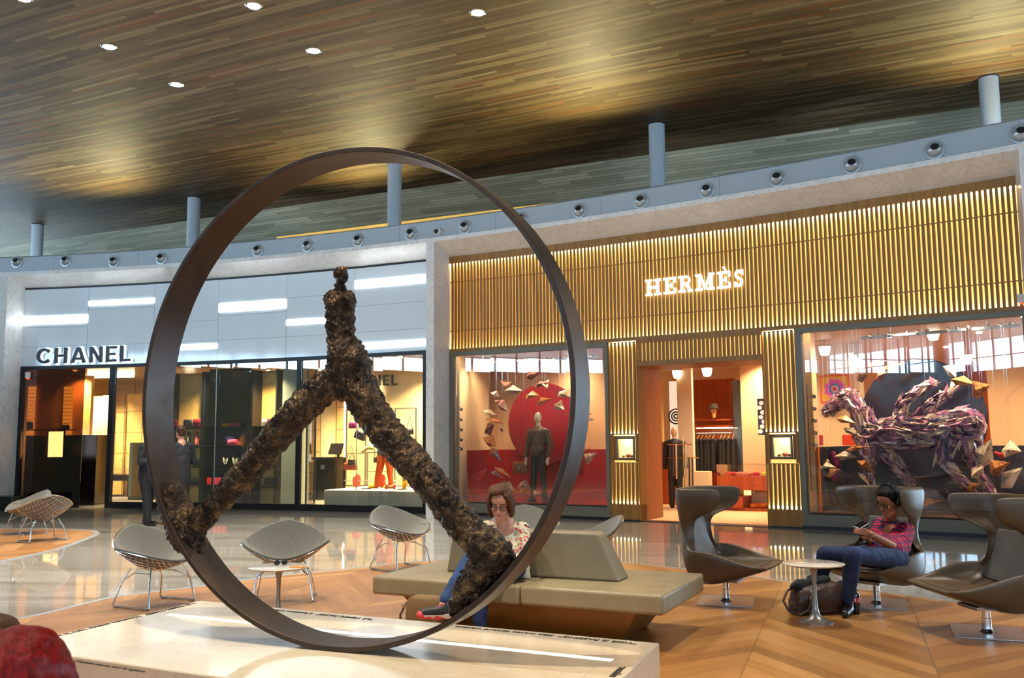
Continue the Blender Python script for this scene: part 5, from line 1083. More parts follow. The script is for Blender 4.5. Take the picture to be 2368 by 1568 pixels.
ink=simple('black_lettering',srgb(40,34,30),.5)
def text(body,loc,ang,size,mirror=False):
    cu=bpy.data.curves.new('inscription','FONT'); cu.body=body; cu.size=size; cu.extrude=.0008; cu.offset=.0010; cu.space_character=1.05; cu.materials.append(ink)
    tmp=bpy.data.objects.new('tmp',cu); COL.objects.link(tmp); me=bpy.data.meshes.new_from_object(tmp.evaluated_get(C.evaluated_depsgraph_get())); bpy.data.objects.remove(tmp); bpy.data.curves.remove(cu)
    if not me.materials: me.materials.append(ink)
    o=bpy.data.objects.new('inscription',me); COL.objects.link(o); o.parent=pl; o.location=Vector(loc)-Vector(pl.location); o.rotation_euler=(0,0,ang); o['label']='black inscription: '+body.replace('\u201c','').replace('\u201d','')[:44]; return o
z=PH+.0012
p=G(1476,1487.5,PH); text('\u201cTIME IS PASSING\u201d  Man moves toward wisdom',(p.x,p.y,z),pang+PI,.052)
p=G(868,1432,PH); text('\u201cLE TEMPS PASSE\u201d  L\u2019homme avance vers la sagesse',(p.x,p.y,z),pang+PI,.052)
la=math.atan2(pv.y,pv.x)
p=BL+pv*.10+pu*.02; text('\u201cLE TEMPS PASSE\u201d  L\u2019homme avance vers la sagesse',(p.x,p.y,z),la,.055)
p=G(168,1530,PH); text('L\u2019homme avance vers la sagesse.',(p.x,p.y,z),pang-.02,.036)
p=FRc-pv*.1-pu*.035; text('L\u2019homme avance vers la sagesse.',(p.x,p.y,z),la+PI,.06)
# ring
RX,RY,RR,RA=-.91663,4.77322,1.30954,.38717
ru=Vector((math.cos(RA),-math.sin(RA),0)); rn=Vector((math.sin(RA),math.cos(RA),0)); rc=Vector((RX,RY,PH+RR))
st=thing('striding_figure_sculpture','rough bronze armless figure striding inside a great dark bronze ring on the plinth','sculpture',(RX,RY,PH))
def rel(v): return Vector(v)-Vector((RX,RY,PH))
m=MB(); vs=[];fc=[]; N=200; th=.027; wd=.225; bv=.003
sec=[(RR,bv),(RR-bv,0),(RR-th+bv,0),(RR-th,bv),(RR-th,wd-bv),(RR-th+bv,wd),(RR-bv,wd),(RR,wd-bv)]
for i in range(N):
    a=2*PI*i/N
    for r,w in sec: vs.append(rel(rc+ru*(r*math.cos(a))+Vector((0,0,r*math.sin(a)))+rn*w))
for i in range(N):
    for k in range(8): fc.append((i*8+k,i*8+(k+1)%8,((i+1)%N)*8+(k+1)%8,((i+1)%N)*8+k))
m.add(vs,fc)
t=NT('ring_bronze'); n=t.noise(t.coord(),7,6,.65); t.P(Base_Color=t.ramp(n,[(.3,srgb(50,40,34)),(.7,srgb(74,58,48))]),Metallic=.55,Roughness=t.ramp(n,[(.3,(.36,.36,.36,1)),(.7,(.52,.52,.52,1))])); K['ringm']=t.m
put('ring',m,K['ringm'],st,smooth=40)
def rp(px,py,w=wd/2):
    d=ray(px,py); P0=rc+rn*w; t_=(P0-Vector((0,0,CH))).dot(rn)/d.dot(rn); return rel(Vector((0,0,CH))+d*t_)
def R(px_): return px_*.00232
m=MB()
def ch(l): m.chain([(rp(x,y,w),R(r)) for x,y,r,w in l],16)
W_=wd/2
m.ell(rp(791,637),R(17),R(18),R(23)); m.cap(rp(786,658),rp(788,672),R(11),R(12))
ch([(768,690,20,W_+.0),(803,690,18,W_)]); ch([(765,702,17,W_),(766,720,11,W_)]); ch([(808,700,13,W_),(810,725,10,W_)])
ch([(777,700,24,W_-.01),(780,740,25,W_),(781,770,25,W_),(786,800,30,W_)]); ch([(799,700,21,W_+.02),(800,740,20,W_+.02),(797,775,23,W_+.02)])
m.ell(rp(800,822),R(44),R(44),R(48)); m.ell(rp(822,843),R(36),R(44),R(40)); m.ell(rp(785,855),R(32),R(40),R(52)); m.cap(rp(792,870),rp(800,900),R(36),R(30))
ch([(778,880,38,W_),(745,902,37,W_-.01),(690,952,37,W_-.02),(640,1009,36,W_-.02),(585,1077,34,W_-.02),(535,1130,31,W_-.01),(487,1179,27,W_),(452,1218,29,W_),(440,1250,34,W_)])
ch([(397,1146,36,W_),(412,1190,41,W_),(428,1235,40,W_),(446,1272,26,W_)])
ch([(821,880,43,W_),(855,947,40,W_),(897,1006,38,W_),(944,1059,37,W_),(992,1112,36,W_),(1038,1172,35,W_),(1084,1229,36,W_),(1130,1272,41,W_),(1146,1288,41,W_)])
ch([(1140,1288,40,W_),(1108,1332,37,W_),(1078,1375,33,W_),(1062,1405,24,W_)])
t=NT('rough_bronze'); p=t.coord(); n=t.noise(p,14,6,.7,.4); n2=t.noise(p,45,4,.6)
t.P(Base_Color=t.ramp(n,[(.3,srgb(26,21,19)),(.5,srgb(62,48,38)),(.70,srgb(136,108,74))]),Metallic=.75,Roughness=t.ramp(n2,[(.3,(.2,.2,.2,1)),(.7,(.4,.4,.4,1))])); t.bump(t.math('ADD',n2,n),.9,.016); K['roughbronze']=t.m
blob(put('figure',m,K['roughbronze'],st),.007,3,.038,.036,disp2=.022,size2=.014)
# ================================================================ SEATING
def px_local(o,ang,p):
    v=Vector(p)-Vector(o); c,s=math.cos(-ang),math.sin(-ang); return Vector((v.x*c-v.y*s,v.x*s+v.y*c,v.z))
# ---- upholstered double bench
b0=Vector((-1.16,7.62,0)); bu=Vector((2.2,-1.06,0)).normalized(); bang=math.atan2(bu.y,bu.x); BLn=2.44; BD=1.17
bn=thing('lounge_bench','long olive beige leather double bench with two back cushions behind the plinth','bench',b0,bang)
for x0,x1,nm in ((0,BLn*.545,'seat_cushion'),(BLn*.545,BLn,'seat_cushion')):
    m=MB(); m.box(x0+.002,x1-.002,0,BD,.275,.42); put(nm,m,K['benchlea'],bn,bevel=.025)
m=MB(); a=.0; m.add([(.42,.25,0),(BLn-.42,.25,0),(BLn-.42,BD-.25,0),(.42,BD-.25,0),(.22,.1,.277),(BLn-.22,.1,.277),(BLn-.22,BD-.1,.277),(.22,BD-.1,.277)],[(3,2,1,0),(4,5,6,7),(0,1,5,4),(1,2,6,5),(2,3,7,6),(3,0,4,7)]); put('base',m,K['benchbase'],bn,bevel=.004)
def lpz(px,py,z): return px_local(b0,bang,G(px,py,z))
r1=lpz(1218,1337,.42); r2=lpz(1433,1343,.42); l1=lpz(990,1333,.42)
yb=(r1.y+r2.y)/2
def backrest(x0,x1,xt0,xt1,y0,y1,h,rad):
    # side outline in xz, rounded top corners
    def rc_(cx,cz,a0,a1): return [(cx+rad*math.cos(math.radians(a0+(a1-a0)*i/6)),cz+rad*math.sin(math.radians(a0+(a1-a0)*i/6))) for i in range(7)]
    pl_=[(x0,.42),(x1,.42)]+rc_(xt1-rad,.42+h-rad,20,90)+rc_(xt0+rad,.42+h-rad,90,180)
    m=MB(); n=len(pl_); vs=[(x,y0,z) for x,z in pl_]+[(x,y1-(z-.42)*.2,z) for x,z in pl_]
    vs=[(x,y0+(z-.42)*.12,z) for x,z in pl_]+[(x,y1-(z-.42)*.12,z) for x,z in pl_]
    m.add(vs,[tuple(range(n)),tuple(range(2*n-1,n-1,-1))]+[(i,(i+1)%n,n+(i+1)%n,n+i) for i in range(n)])
    return put('back_cushion',m,K['benchlea'],bn,bevel=.02)
backrest(l1.x,l1.x+.50,l1.x+.03,l1.x+.49,yb,yb+.26,.36,.12)
backrest(l1.x+.56,r2.x+.02,l1.x+.58,r2.x-.14,yb,yb+.26,.36,.06)
# ---- wire shell armchairs with grey pads
def shellp(u,v,off=0):
    u2=u*math.sqrt(1-.42*v*v); v2=v*math.sqrt(1-.42*u*u); t=(u2+v2)/2*1.28; q=(u2-v2)/2*1.22
    zz=.31+(.43*abs(t)**1.55 if t>0 else .10*abs(t)**1.8)+.26*abs(q)**1.7; x=.455*q; y=.0+(.34*t if t>0 else .37*t)+.03*q*q
    return Vector((x,y,zz))
def shelln(u,v):
    e=.01; a=shellp(u+e,v)-shellp(u-e,v); b=shellp(u,v+e)-shellp(u,v-e); n=a.cross(b).normalized(); return n if n.z>0 else -n
def wire_chair(label):
    o=thing('wire_armchair',label,'chair',(0,0,0),0,'wire shell armchairs with grey pads')
    m=MB(); N=26
    def grid(off): return [shellp(-1+2*i/N,-1+2*j/N)+shelln(-1+2*i/N,-1+2*j/N)*off for i in range(N+1) for j in range(N+1)]
    A_,B_=grid(.034),grid(.006); n1=len(A_); m.add(A_+B_,[(i*(N+1)+j,(i+1)*(N+1)+j,(i+1)*(N+1)+j+1,i*(N+1)+j+1) for i in range(N) for j in range(N)]+[(n1+i*(N+1)+j+1,n1+(i+1)*(N+1)+j+1,n1+(i+1)*(N+1)+j,n1+i*(N+1)+j) for i in range(N) for j in range(N)])
    bd=[i*(N+1) for i in range(N+1)]+[N*(N+1)+j for j in range(1,N+1)]+[i*(N+1)+N for i in range(N-1,-1,-1)]+[j for j in range(N-1,0,-1)]
    L=len(bd); m.f+=[(bd[i],bd[(i+1)%L],n1+bd[(i+1)%L],n1+bd[i]) for i in range(L)]
    q=put('upholstered_pad',m,K['fabric'],o,smooth=70); bb=q.modifiers.new('round','BEVEL'); bb.width=.012; bb.segments=3; bb.angle_limit=1.0
    m=MB()
    for sx in (-1,1):
        pts=[]
        for k in range(17):
            g=k/16; t=.45-1.2*g; qq=(.80-.62*g**.7*.6)*sx; qq=sx*(.86-.36*g); u=t+qq; v=t-qq
            if abs(u)<.97 and abs(v)<.97: pts.append(shellp(u,v)+shelln(u,v)*.035)
        if len(pts)>2: m.tube(pts,.003,5)
    put('seam_piping',m,simple('seam_dark',srgb(86,82,72),.8) if 'seamk' not in K else K['seamk'],o); K['seamk']=bpy.data.materials['seam_dark']
    m=MB(); W2=13
    for i in range(W2+1):
        c=-1+2*i/W2
        m.tube([shellp(c,-1+2*k/20) for k in range(21)],.0034 if 0<i<W2 else .006,5); m.tube([shellp(-1+2*k/20,c) for k in range(21)],.0034 if 0<i<W2 else .006,5)
    put('wire_shell',m,K['chrome'],o,smooth=60)
    for sx in (-1,1):
        m=MB(); m.tube([(sx*.19,-.16,.375),(sx*.245,-.205,.22),(sx*.28,-.245,.018),(sx*.28,-.235,.012),(sx*.28,.205,.012),(sx*.28,.215,.018),(sx*.24,.16,.22),(sx*.17,.12,.345)],.0085,8); put('leg_frame',m,K['chrome'],o,smooth=60)
        for y in (-.2,.17):
            m=MB(); m.box(sx*.28-.017,sx*.28+.017,y-.02,y+.02,0,.026); put('foot_pad',m,K['brushed'],o,bevel=.003)
    m=MB(); m.tube([(-.19,-.16,.375),(-.1,-.13,.34),(.1,-.13,.34),(.19,-.16,.375)],.0085,8); m.tube([(-.24,-.2,.235),(-.15,-.1,.30),(-.15,.1,.30),(-.235,.155,.235)],.007,8); m.tube([(.24,-.2,.235),(.15,-.1,.30),(.15,.1,.30),(.235,.155,.235)],.007,8); put('cross_brace',m,K['chrome'],o,smooth=60)
    return o
def facing(dx,dy): return math.atan2(dx,-dy)
wc=wire_chair('grey padded wire armchair behind the small round table left of the bench')
wc.location=(-2.22,9.07,.004); wc.rotation_euler=(0,0,.16)
for loc,dirn,lb in (((-3.40,8.85),(.86,-.42),'grey padded wire armchair seen from behind, cut by the lower left of the ring'),((-1.36,11.15),(.74,-.62),'grey padded wire armchair left of the back end of the bench'),
   ((.12,10.95),(-.05,-1),'grey padded wire armchair directly behind the seated woman'),((.80,9.55),(-.98,-.1),'grey padded wire armchair behind the right half of the bench, wires showing'),
   ((-8.28,15.85),(-.62,-.78),'far left grey padded wire armchair facing the plinth'),((-7.4,14.65),(-.72,.62),'far left wire armchair seen from the back with its grid showing')):
    dup(wc,(loc[0],loc[1],.004),facing(*dirn),lb)
# ---- tulip tables
def tulip(loc,label,h=.475,r=.25):
    o=thing('pedestal_table',label,'table',loc,0,'small round pedestal tables'); m=MB(); m.lathe([(r-.03,h-.018),(r-.002,h-.006),(r,h-.002),(r-.004,h),(0.0001,h)],56); put('tabletop',m,K['tabletop'],o,smooth=40)
    m=MB(); m.lathe([(.138,0),(.138,.006),(.10,.016),(.06,.035),(.035,.07),(.022,.12),(.0165,.2),(.0165,.3),(.02,.38),(.032,.43),(.055,h-.019),(.0001,h-.019)],36); put('pedestal',m,simple('matt_aluminium',srgb(150,146,140),.35,.7),o,smooth=60); return o
tulip((2.47,7.72,.004),'small round marble pedestal table in front of the man with the phone'); tt=tulip((-1.96,7.80,.004),'small round marble pedestal table left of the bench, sunglasses on it')
m=MB(); tz=.482
for sx in (-1,1): m.tube([(sx*.03+.022*math.cos(a),0,.022+.018*math.sin(a)) for a in [2*PI*k/14 for k in range(14)]],.003,6,closed=True); m.tube([(sx*.052,0,.03),(sx*.056,.05,.03),(sx*.05,.1,.008)],.003,6)
m.tube([(-.008,0,.026),(.008,0,.026)],.003,6); sgl=thing('sunglasses','dark folded sunglasses lying on the left pedestal table','sunglasses',(D(650,1300,7.85).x,7.84,tz),.3); put('frame',m,K['blacklac'],sgl,smooth=60)
m=MB()
for sx in (-1,1): m.ell((sx*.03,0,.022),.02,.002,.016)
put('lenses',m,K['darkhole'],sgl,smooth=180)
m=MB(); m.box(-.06,.06,-.045,.045,0,.006); put('booklet',m,simple('orange_cover',srgb(240,140,40),.5),loc=(D(690,1303,7.75).x,7.74,tz-.003),rot=(0,0,-.25),label='orange booklet lying on the left pedestal table',cat='booklet',bevel=.001)
# ---- swivel wing chairs
IN=[(-.43,.365,.29,0,.004,3),(-.34,.345,.325,0,.03,4),(-.20,.33,.35,0,.08,4),(-.04,.32,.37,0,.145,4),(.08,.325,.375,0,.17,4),(.20,.36,.36,-.01,.135,4),(.255,.46,.31,-.05,.04,3.4),(.29,.56,.255,-.08,.0,2.8),(.32,.67,.235,-.10,.0,2.8),(.345,.765,.245,-.13,.0,2.8),(.36,.82,.285,-.30,.0,3),(.368,.875,.31,-.41,.0,3.2),(.375,.97,.32,-.45,.0,3.4),(.38,1.05,.315,-.45,.0,3.4)]
OUT=[(-.44,.335),(-.34,.305),(-.20,.255),(-.04,.20),(.13,.165),(.27,.20),(.345,.34),(.365,.50),(.385,.65),(.40,.77),(.412,.835),(.42,.90),(.428,.98),(.43,1.045)]
def wing_chair(label):
    o=thing('wing_chair',label,'chair',(0,0,0),0,'swivel wing chairs')
    m=MB(); NJ=18; g=[];h=[]
    for r,(ri,ro) in enumerate(zip(IN,OUT)):
        y,z,w,dy,dz,e=ri; oy,oz=ro
        for j in range(NJ+1):
            u=-1+2*j/NJ; au=abs(u); s_=math.sin(u*PI/2)*(.86 if r<6 else 1)+(0.14*u if r<6 else 0)
            if r>=9: s_=math.copysign(min(1.0,1.04*math.sin(min(1,au*1.25)*PI/2)),u) if au<.8 else math.copysign(1.04-.06*(au-.8)/.2,u)
            g.append(Vector((w*s_,y+dy*au**e,z+dz*au**e)))
            th=.042; wo=w+th*.9; k=au**(e if r>=6 else 5)
            yy=oy+(y+dy-oy)*k if r<6 else oy+(dy)*au**e+(-.0)*k
            zz=oz+(z+dz-oz)*k
            h.append(Vector((wo*s_,yy,zz)))
    NR=len(IN); n1=len(g); idx=lambda r,j:r*(NJ+1)+j
    m.add(g+h,[(idx(r,j),idx(r,j+1),idx(r+1,j+1),idx(r+1,j)) for r in range(NR-1) for j in range(NJ)]+[(n1+idx(r,j),n1+idx(r+1,j),n1+idx(r+1,j+1),n1+idx(r,j+1)) for r in range(NR-1) for j in range(NJ)])
    for r in range(NR-1):
        for j in (0,NJ): m.f.append((idx(r,j),idx(r+1,j),n1+idx(r+1,j),n1+idx(r,j)))
    for j in range(NJ):
        for r in (0,NR-1): m.f.append((idx(r,j),idx(r,j+1),n1+idx(r,j+1),n1+idx(r,j)))
    q=put('shell',m,K['chairlea'],o,smooth=180); q.modifiers.new('soft','SUBSURF').render_levels=2; q.modifiers['soft'].levels=1
    # grey inner back pad with two seams
    m=MB(); P_=[]; RR_=range(5,10)
    def inner(r,u):
        y,z,w,dy,dz,e=IN[r]; au=abs(u); return Vector((w*math.sin(u*PI/2),y+dy*au**e-.012,z+dz*au**e+.004))
    nj=10
    for r in RR_:
        for j in range(nj+1): P_.append(inner(r,(-1+2*j/nj)*.66))
    m.add(P_,[(a*(nj+1)+j,a*(nj+1)+j+1,(a+1)*(nj+1)+j+1,(a+1)*(nj+1)+j) for a in range(len(RR_)-1) for j in range(nj)]); q=put('back_pad',m,K['chairlea2'],o,smooth=180,label='lighter grey back pad'); sl=q.modifiers.new('thick','SOLIDIFY'); sl.thickness=.012; q.modifiers.new('soft','SUBSURF').render_levels=1
    m=MB()
    for u in (-.22,.22): m.tube([inner(r,u)+Vector((0,-.009,.002)) for r in RR_],.0022,5)
    m.tube([Vector((IN[11][2]*math.sin(u*PI/2)*.98,IN[11][0]-.006+IN[11][3]*abs(u)**3.2,IN[11][1]+.03)) for u in [-.9+1.8*k/14 for k in range(15)]],.0022,5)
    m.tube([(x,-.335,.352+.02*abs(x/.3)**3) for x in [-.27+.54*k/10 for k in range(11)]],.0022,5)
    put('seams',m,simple('chair_seam',srgb(48,40,32),.7) if 'cs' not in K else K['cs'],o); K['cs']=bpy.data.materials['chair_seam']
    m=MB(); m.lathe([(.034,.013),(.034,.115),(.031,.118),(.031,.235)],24,(0,.03,0)); m.lathe([(.062,.012),(.05,.02),(.036,.035)],24,(0,.03,0)); put('column',m,K['chrome'],o,smooth=40)
    m=MB(); m.box(-.13,.13,-.12,.16,.19,.215); put('seat_bracket',m,K['brushed'],o)
    return o
def base_plate(o,ang):
    m=MB(); m.M=Matrix.Translation((0,.03,0))@Matrix.Rotation(ang-o.rotation_euler[2],4,'Z'); m.box(-.25,.25,-.275,.275,0,.012); q=put('base_plate',m,K['brushed'],o,bevel=.003)
    m=MB(); m.M=Matrix.Translation((0,.03,0))@Matrix.Rotation(ang-o.rotation_euler[2],4,'Z')
    for x in (-.22,.22):
        for y in (-.245,.245): m.lathe([(.007,.012),(.007,.0135),(0,.014)],10,(x,y,0))
    put('screw',m,K['chrome'],q)
w1_=wing_chair('taupe leather swivel wing chair facing right, beside the end of the bench')
w2_=dup(w1_,(3.26,8.50,.004),facing(-.80,-.60),'taupe leather swivel wing chair with the man in the checked shirt sitting in it')
w3_=dup(w1_,(3.60,7.24,.004),facing(-.97,-.08),'taupe leather swivel wing chair cut by the right edge of the picture')
w1_.location=(1.99,8.70,.004); w1_.rotation_euler=(0,0,facing(.86,-.5))
for w,a in ((w1_,-.3),(w2_,-.36),(w3_,-.38)): base_plate(w,a)
# ================================================================ PEOPLE
skinm={}
def skinmat(nm,a,b):
    t=NT(nm); n=t.noise(t.coord(),20,4); t.P(Base_Color=t.ramp(n,[(.3,srgb(*a)),(.7,srgb(*b))]),Roughness=.48,Subsurface_Weight=.08,Subsurface_Radius=(.02,.008,.004)); return t.m
skF=skinmat('skin_fair',(196,140,112),(218,164,136)); skM=skinmat('skin_tan',(150,92,60),(176,112,78))
def plaid():
    t=NT('checked_shirt'); p=t.coord('Object'); x,y,z=t.xyz(p); u=t.math('ADD',x,t.math('MULTIPLY',y,.6))
    a=t.math('GREATER_THAN',t.math('FRACT',t.math('DIVIDE',u,.046)),.5); b=t.math('GREATER_THAN',t.math('FRACT',t.math('DIVIDE',z,.046)),.5)
    c=t.mix(a,srgb(216,22,34),srgb(58,26,78)); c=t.mix(t.math('MULTIPLY',b,.55),c,srgb(30,30,84)); t.P(Base_Color=c,Roughness=.8); return t.m
def floral():
    t=NT('floral_blouse'); p=t.coord('Object'); c=(srgb(236,222,190))
    v=t.n('TexVoronoi'); t.set(v.inputs['Vector'],p); v.inputs['Scale'].default_value=34; d=v.outputs['Distance']; nn=t.noise(p,130,3,.6)
    k=t.math('LESS_THAN',t.math('ADD',d,t.math('MULTIPLY',nn,.5)),.66); rnd=t.xyz(v.outputs['Color'])[0]
    fc=t.ramp(rnd,[(0,srgb(214,74,72)),(.36,srgb(226,128,112)),(.5,srgb(70,34,62)),(.7,srgb(176,160,110)),(.85,srgb(206,196,150))],'CONSTANT')
    v2=t.n('TexVoronoi'); t.set(v2.inputs['Vector'],p); v2.inputs['Scale'].default_value=42; k2=t.math('LESS_THAN',v2.outputs['Distance'],.2)
    q=t.mix(k,c,fc); q=t.mix(t.math('MULTIPLY',k2,.8),q,srgb(120,84,92)); t.P(Base_Color=q,Roughness=.8); return t.m
def denim(nm,a,b):
    t=NT(nm); p=t.coord('Object'); n=t.noise(p,7,5,.6); n2=t.noise(p,300,2); t.P(Base_Color=t.ramp(t.math('ADD',t.math('MULTIPLY',n,.7),t.math('MULTIPLY',n2,.3)),[(.35,srgb(*a)),(.65,srgb(*b))]),Roughness=.85); t.bump(t.noise(p,22,3,.6,1.),.5,.012); return t.m
def frame(fwd,up=(0,0,1)):
    """matrix whose -y axis looks along fwd"""
    f=Vector(fwd).normalized(); y=-f; x=y.cross(Vector(up)).normalized(); z=x.cross(y); return Matrix(((x.x,y.x,z.x,0),(x.y,y.y,z.y,0),(x.z,y.z,z.z,0),(0,0,0,1)))
def head_into(m,Hm,neck=None,nr=.055,fem=False):
    M0=m.M; m.M=Hm
    m.ell((0,.012,.028),.074,.094,.098,n=24,m=16); m.ell((0,-.03,-.05),.054 if fem else .058,.062,.07,n=20,m=14); m.ell((0,-.066,-.1),.022 if fem else .027,.02,.018)
    m.ell((0,-.05,.045),.06,.045,.045); m.cap((-.03,-.082,.024),(.03,-.082,.024),.0095,.0095)
    m.cap((0,-.090,.008),(0,-.112,-.026),.0075,.0125); m.ell((-.011,-.102,-.032),.008,.009,.007); m.ell((.011,-.102,-.032),.008,.009,.007)
    for s in (-1,1):
        m.ell((s*.036,-.068,-.03),.024,.022,.024); m.ell((s*.031,-.082,.003),.0135,.01,.0105); m.ell((s*.077,.012,-.008),.008,.02,.03,rot=(0,0,s*.3)); m.cap((s*.05,-.02,-.075),(s*.015,-.07,-.1),.02,.02)
    m.ell((0,-.088,-.058),.022,.012,.008); m.ell((0,-.085,-.070),.02,.012,.009)
    m.M=M0
    if neck is not None: m.cap(Hm@Vector((0,.02,-.05)),neck,nr,nr*(1.08 if fem else .8),18)
def glasses(par,Hm,col,w=.033,h=.021,rect=True):
    g=MB(); g.M=Hm
    for s in (-1,1):
        pts=[]
        for k in range(20):
            a=2*PI*k/20; c_,s_=math.cos(a),math.sin(a); e=.55 if rect else 1; pts.append((s*.034+.027*math.copysign(abs(c_)**e,c_),-.108,.002+.018*math.copysign(abs(s_)**e,s_)))
        g.tube(pts,.0022,6,closed=True); g.tube([(s*.061,-.106,.006),(s*.076,-.06,.008),(s*.081,.01,.004)],.002,6)
    g.tube([(-.008,-.109,.006),(0,-.112,.009),(.008,-.109,.006)],.002,6); q=put('eyeglasses',g,col,par,smooth=60)
    g=MB(); g.M=Hm
    for s in (-1,1): g.ell((s*.034,-.107,.002),.025,.0008,.016)
    put('lenses',g,K['lensglass'],q,smooth=180)
def lips_eyes(par,Hm,lip):
    g=MB(); g.M=Hm; g.ell((0,-.096,-.0585),.019,.0045,.0038); g.ell((0,-.094,-.0665),.016,.005,.0045); put('lips',g,lip,par,smooth=180)
    g=MB(); g.M=Hm
    for s in (-1,1): g.tube([(s*.031+x,-.0935+.9*abs(x)*abs(x)*8,-.001-.002+4*x*x) for x in (-.012,-.006,0,.006,.012)],.0016,6); g.tube([(s*.031+x,-.093,.0285-6*x*x) for x in (-.017,-.008,0,.008,.015)],.0028,6)
    put('eyelashes_and_brows',g,simple('brow_brown',srgb(60,40,28),.8) if 'brow' not in K else K['brow'],par,smooth=180); K['brow']=bpy.data.materials['brow_brown']
def hand_into(m,wrist,fw,nrm,curl=.5,side=1,spread=.1,sc=1.):
    """fw: finger direction, nrm: back of hand direction, side: +1 thumb to the fw x nrm side"""
    w=Vector(wrist); f=Vector(fw).normalized(); n=Vector(nrm); n=(n-f*n.dot(f)).normalized(); s=f.cross(n).normalized()*side
    P=lambda a,b,c: w+(f*a+s*b+n*c)*sc
    m.cap(P(0,0,0),P(.035,0,0),.026*sc,.03*sc); 
    for b in (-.024,-.008,.008,.024): m.cap(P(.02,b*.7,0),P(.082,b,0),.0125*sc,.0105*sc)
    L=[(.024,.040,.026,.020),(.008,.046,.030,.022),(-.008,.042,.028,.020),(-.024,.032,.022,.018)]
    for i,(b,l1,l2,l3) in enumerate(L):
        a=P(.084,b,0); c1=curl*(.75+.12*i); d=f; p=a
        for l,k in ((l1,.6),(l2,1.2),(l3,.8)):
            ang=c1*k; ax=s.normalized()*side; d=(Matrix.Rotation(-ang if side>0 else -ang,3,f.cross(n).normalized())@d) if True else d
            q=p+(d+s*spread*(b/.024)*.5).normalized()*l*sc; m.cap(p,q,.0086*sc,.0078*sc,8); p=q
    m.cap(P(.015,.026,-.004),P(.045,.045,-.014),.0135*sc,.0115*sc); m.cap(P(.045,.045,-.014),P(.075,.046,-.028),.0105*sc,.009*sc)
def hair_mat(nm,a,b,rough=.35):
    t=NT(nm); p=t.coord('Object'); n=t.noise(t.mapping(p,scale=(90,90,6)),1.3,5,.7,.4); t.P(Base_Color=t.ramp(n,[(.3,srgb(*a)),(.7,srgb(*b))]),Roughness=rough,Specular_IOR_Level=.2); t.bump(n,.6,.004); return t.m
def person(label,base): return thing('person',label,'person',base)
# ---------------- seated man with phone
B=Vector((3.26,8.50,0)); pm=person('man in red and blue checked shirt and headphones looking at his phone',B)
def Wm(px,py,Y): return D(px,py,Y)-B
pel=Wm(2048,1288,8.26); kn=Wm(1972,1283,7.86); kf=Wm(1908,1281,8.33); 
hipn=pel+Vector((.08,-.07,-.01)); hipf=pel+Vector((-.07,.08,-.01)); an=Wm(1962,1392,8.02); af=Wm(1895,1385,8.52); an.z=max(an.z,.11); af.z=.11
shN=Wm(2094,1222,8.46); shF=Wm(2036,1210,8.78); nk=(shN+shF)/2+Vector((-.02,-.02,.03)); hd=Wm(2054,1161,8.44)
elN=Wm(2086,1276,8.22); wrN=Wm(2014,1236,8.02); elF=Wm(2016,1262,8.52); wrF=Wm(2008,1246,8.14)
fwd=Vector((-.80,-.55,-.30)); HM=Matrix.Translation(hd)@frame(fwd)@Matrix.Scale(1.04,4)
m=MB(); head_into(m,HM,nk,.056); m.cap(nk,(shN+shF)/2-Vector((0,0,.03)),.052,.045)
m.chain([(elN,.042),(elN.lerp(wrN,.4),.043),(wrN,.028)],14); m.chain([(elF,.04),(elF.lerp(wrF,.4),.04),(wrF,.028)],14)
ph=Wm(1992,1222,7.93)
hand_into(m,wrN,(ph-wrN)+Vector((0,.03,-.02)),Vector((.3,-.9,.0)),.75,-1); hand_into(m,wrF,(ph-wrF)+Vector((.02,.0,-.03)),Vector((-.5,.5,-.3)),.7,1)
m.cap(nk,pel+Vector((0,0,.05)),.05,.08)   # the trunk under the shirt keeps the body one piece
dz_=Vector((0,0,-.03)); m.chain([((shN+shF)/2+dz_,.035),(shN+dz_,.035),(elN,.04)]); m.chain([((shN+shF)/2+dz_,.035),(shF+dz_,.035),(elF,.038)])
blob(put('body',m,skM,pm),.005,3)
chest=(shN+shF)/2-Vector((0,0,.1)); m=MB(); m.cap(shN+Vector((-.01,.01,-.03)),shF+Vector((.01,-.01,-.03)),.078,.075,18); m.cap(chest+(shN-shF)*.18,pel+(hipn-pel)*.45+Vector((0,0,.06)),.125,.12,18); m.cap(chest-(shN-shF)*.18,pel+(hipf-pel)*.45+Vector((0,0,.06)),.125,.12,18); m.cap(nk+Vector((0,0,-.02)),nk+Vector((0,0,-.05)),.075,.085); m.ell(nk+Vector((-.035,-.03,-.035)),.10,.10,.06); m.cap(nk+Vector((-.05,-.045,-.06)),nk+Vector((-.075,-.07,-.16)),.085,.095)
m.chain([(shN+Vector((0,0,-.02)),.078),(shN.lerp(elN,.6),.066),(elN+(shN-elN)*.10,.062),(elN+(wrN-elN)*.10,.058)],16); m.chain([(shF+Vector((0,0,-.02)),.075),(shF.lerp(elF,.6),.062),(elF+(wrF-elF)*.10,.056)],16)
t_=plaid(); blob(put('checked_shirt',m,t_,pm),.0085,3,.02,.08)
m=MB(); c0=nk+Vector((-.025,-.02,.022)); m.tube([c0+Vector((.068*math.cos(a),.066*math.sin(a),.012*math.sin(a+.9)-.008)) for a in [2*PI*k/24 for k in range(24)]],.017,8,closed=True); d_=Vector((-.05,-.05,-.02)); m.tube([c0+d_,c0+d_+Vector((-.04,-.03,-.09))],.014,6); put('shirt_collar',m,simple('dark_collar',srgb(30,24,36),.8),pm,smooth=180,label='dark shirt collar')
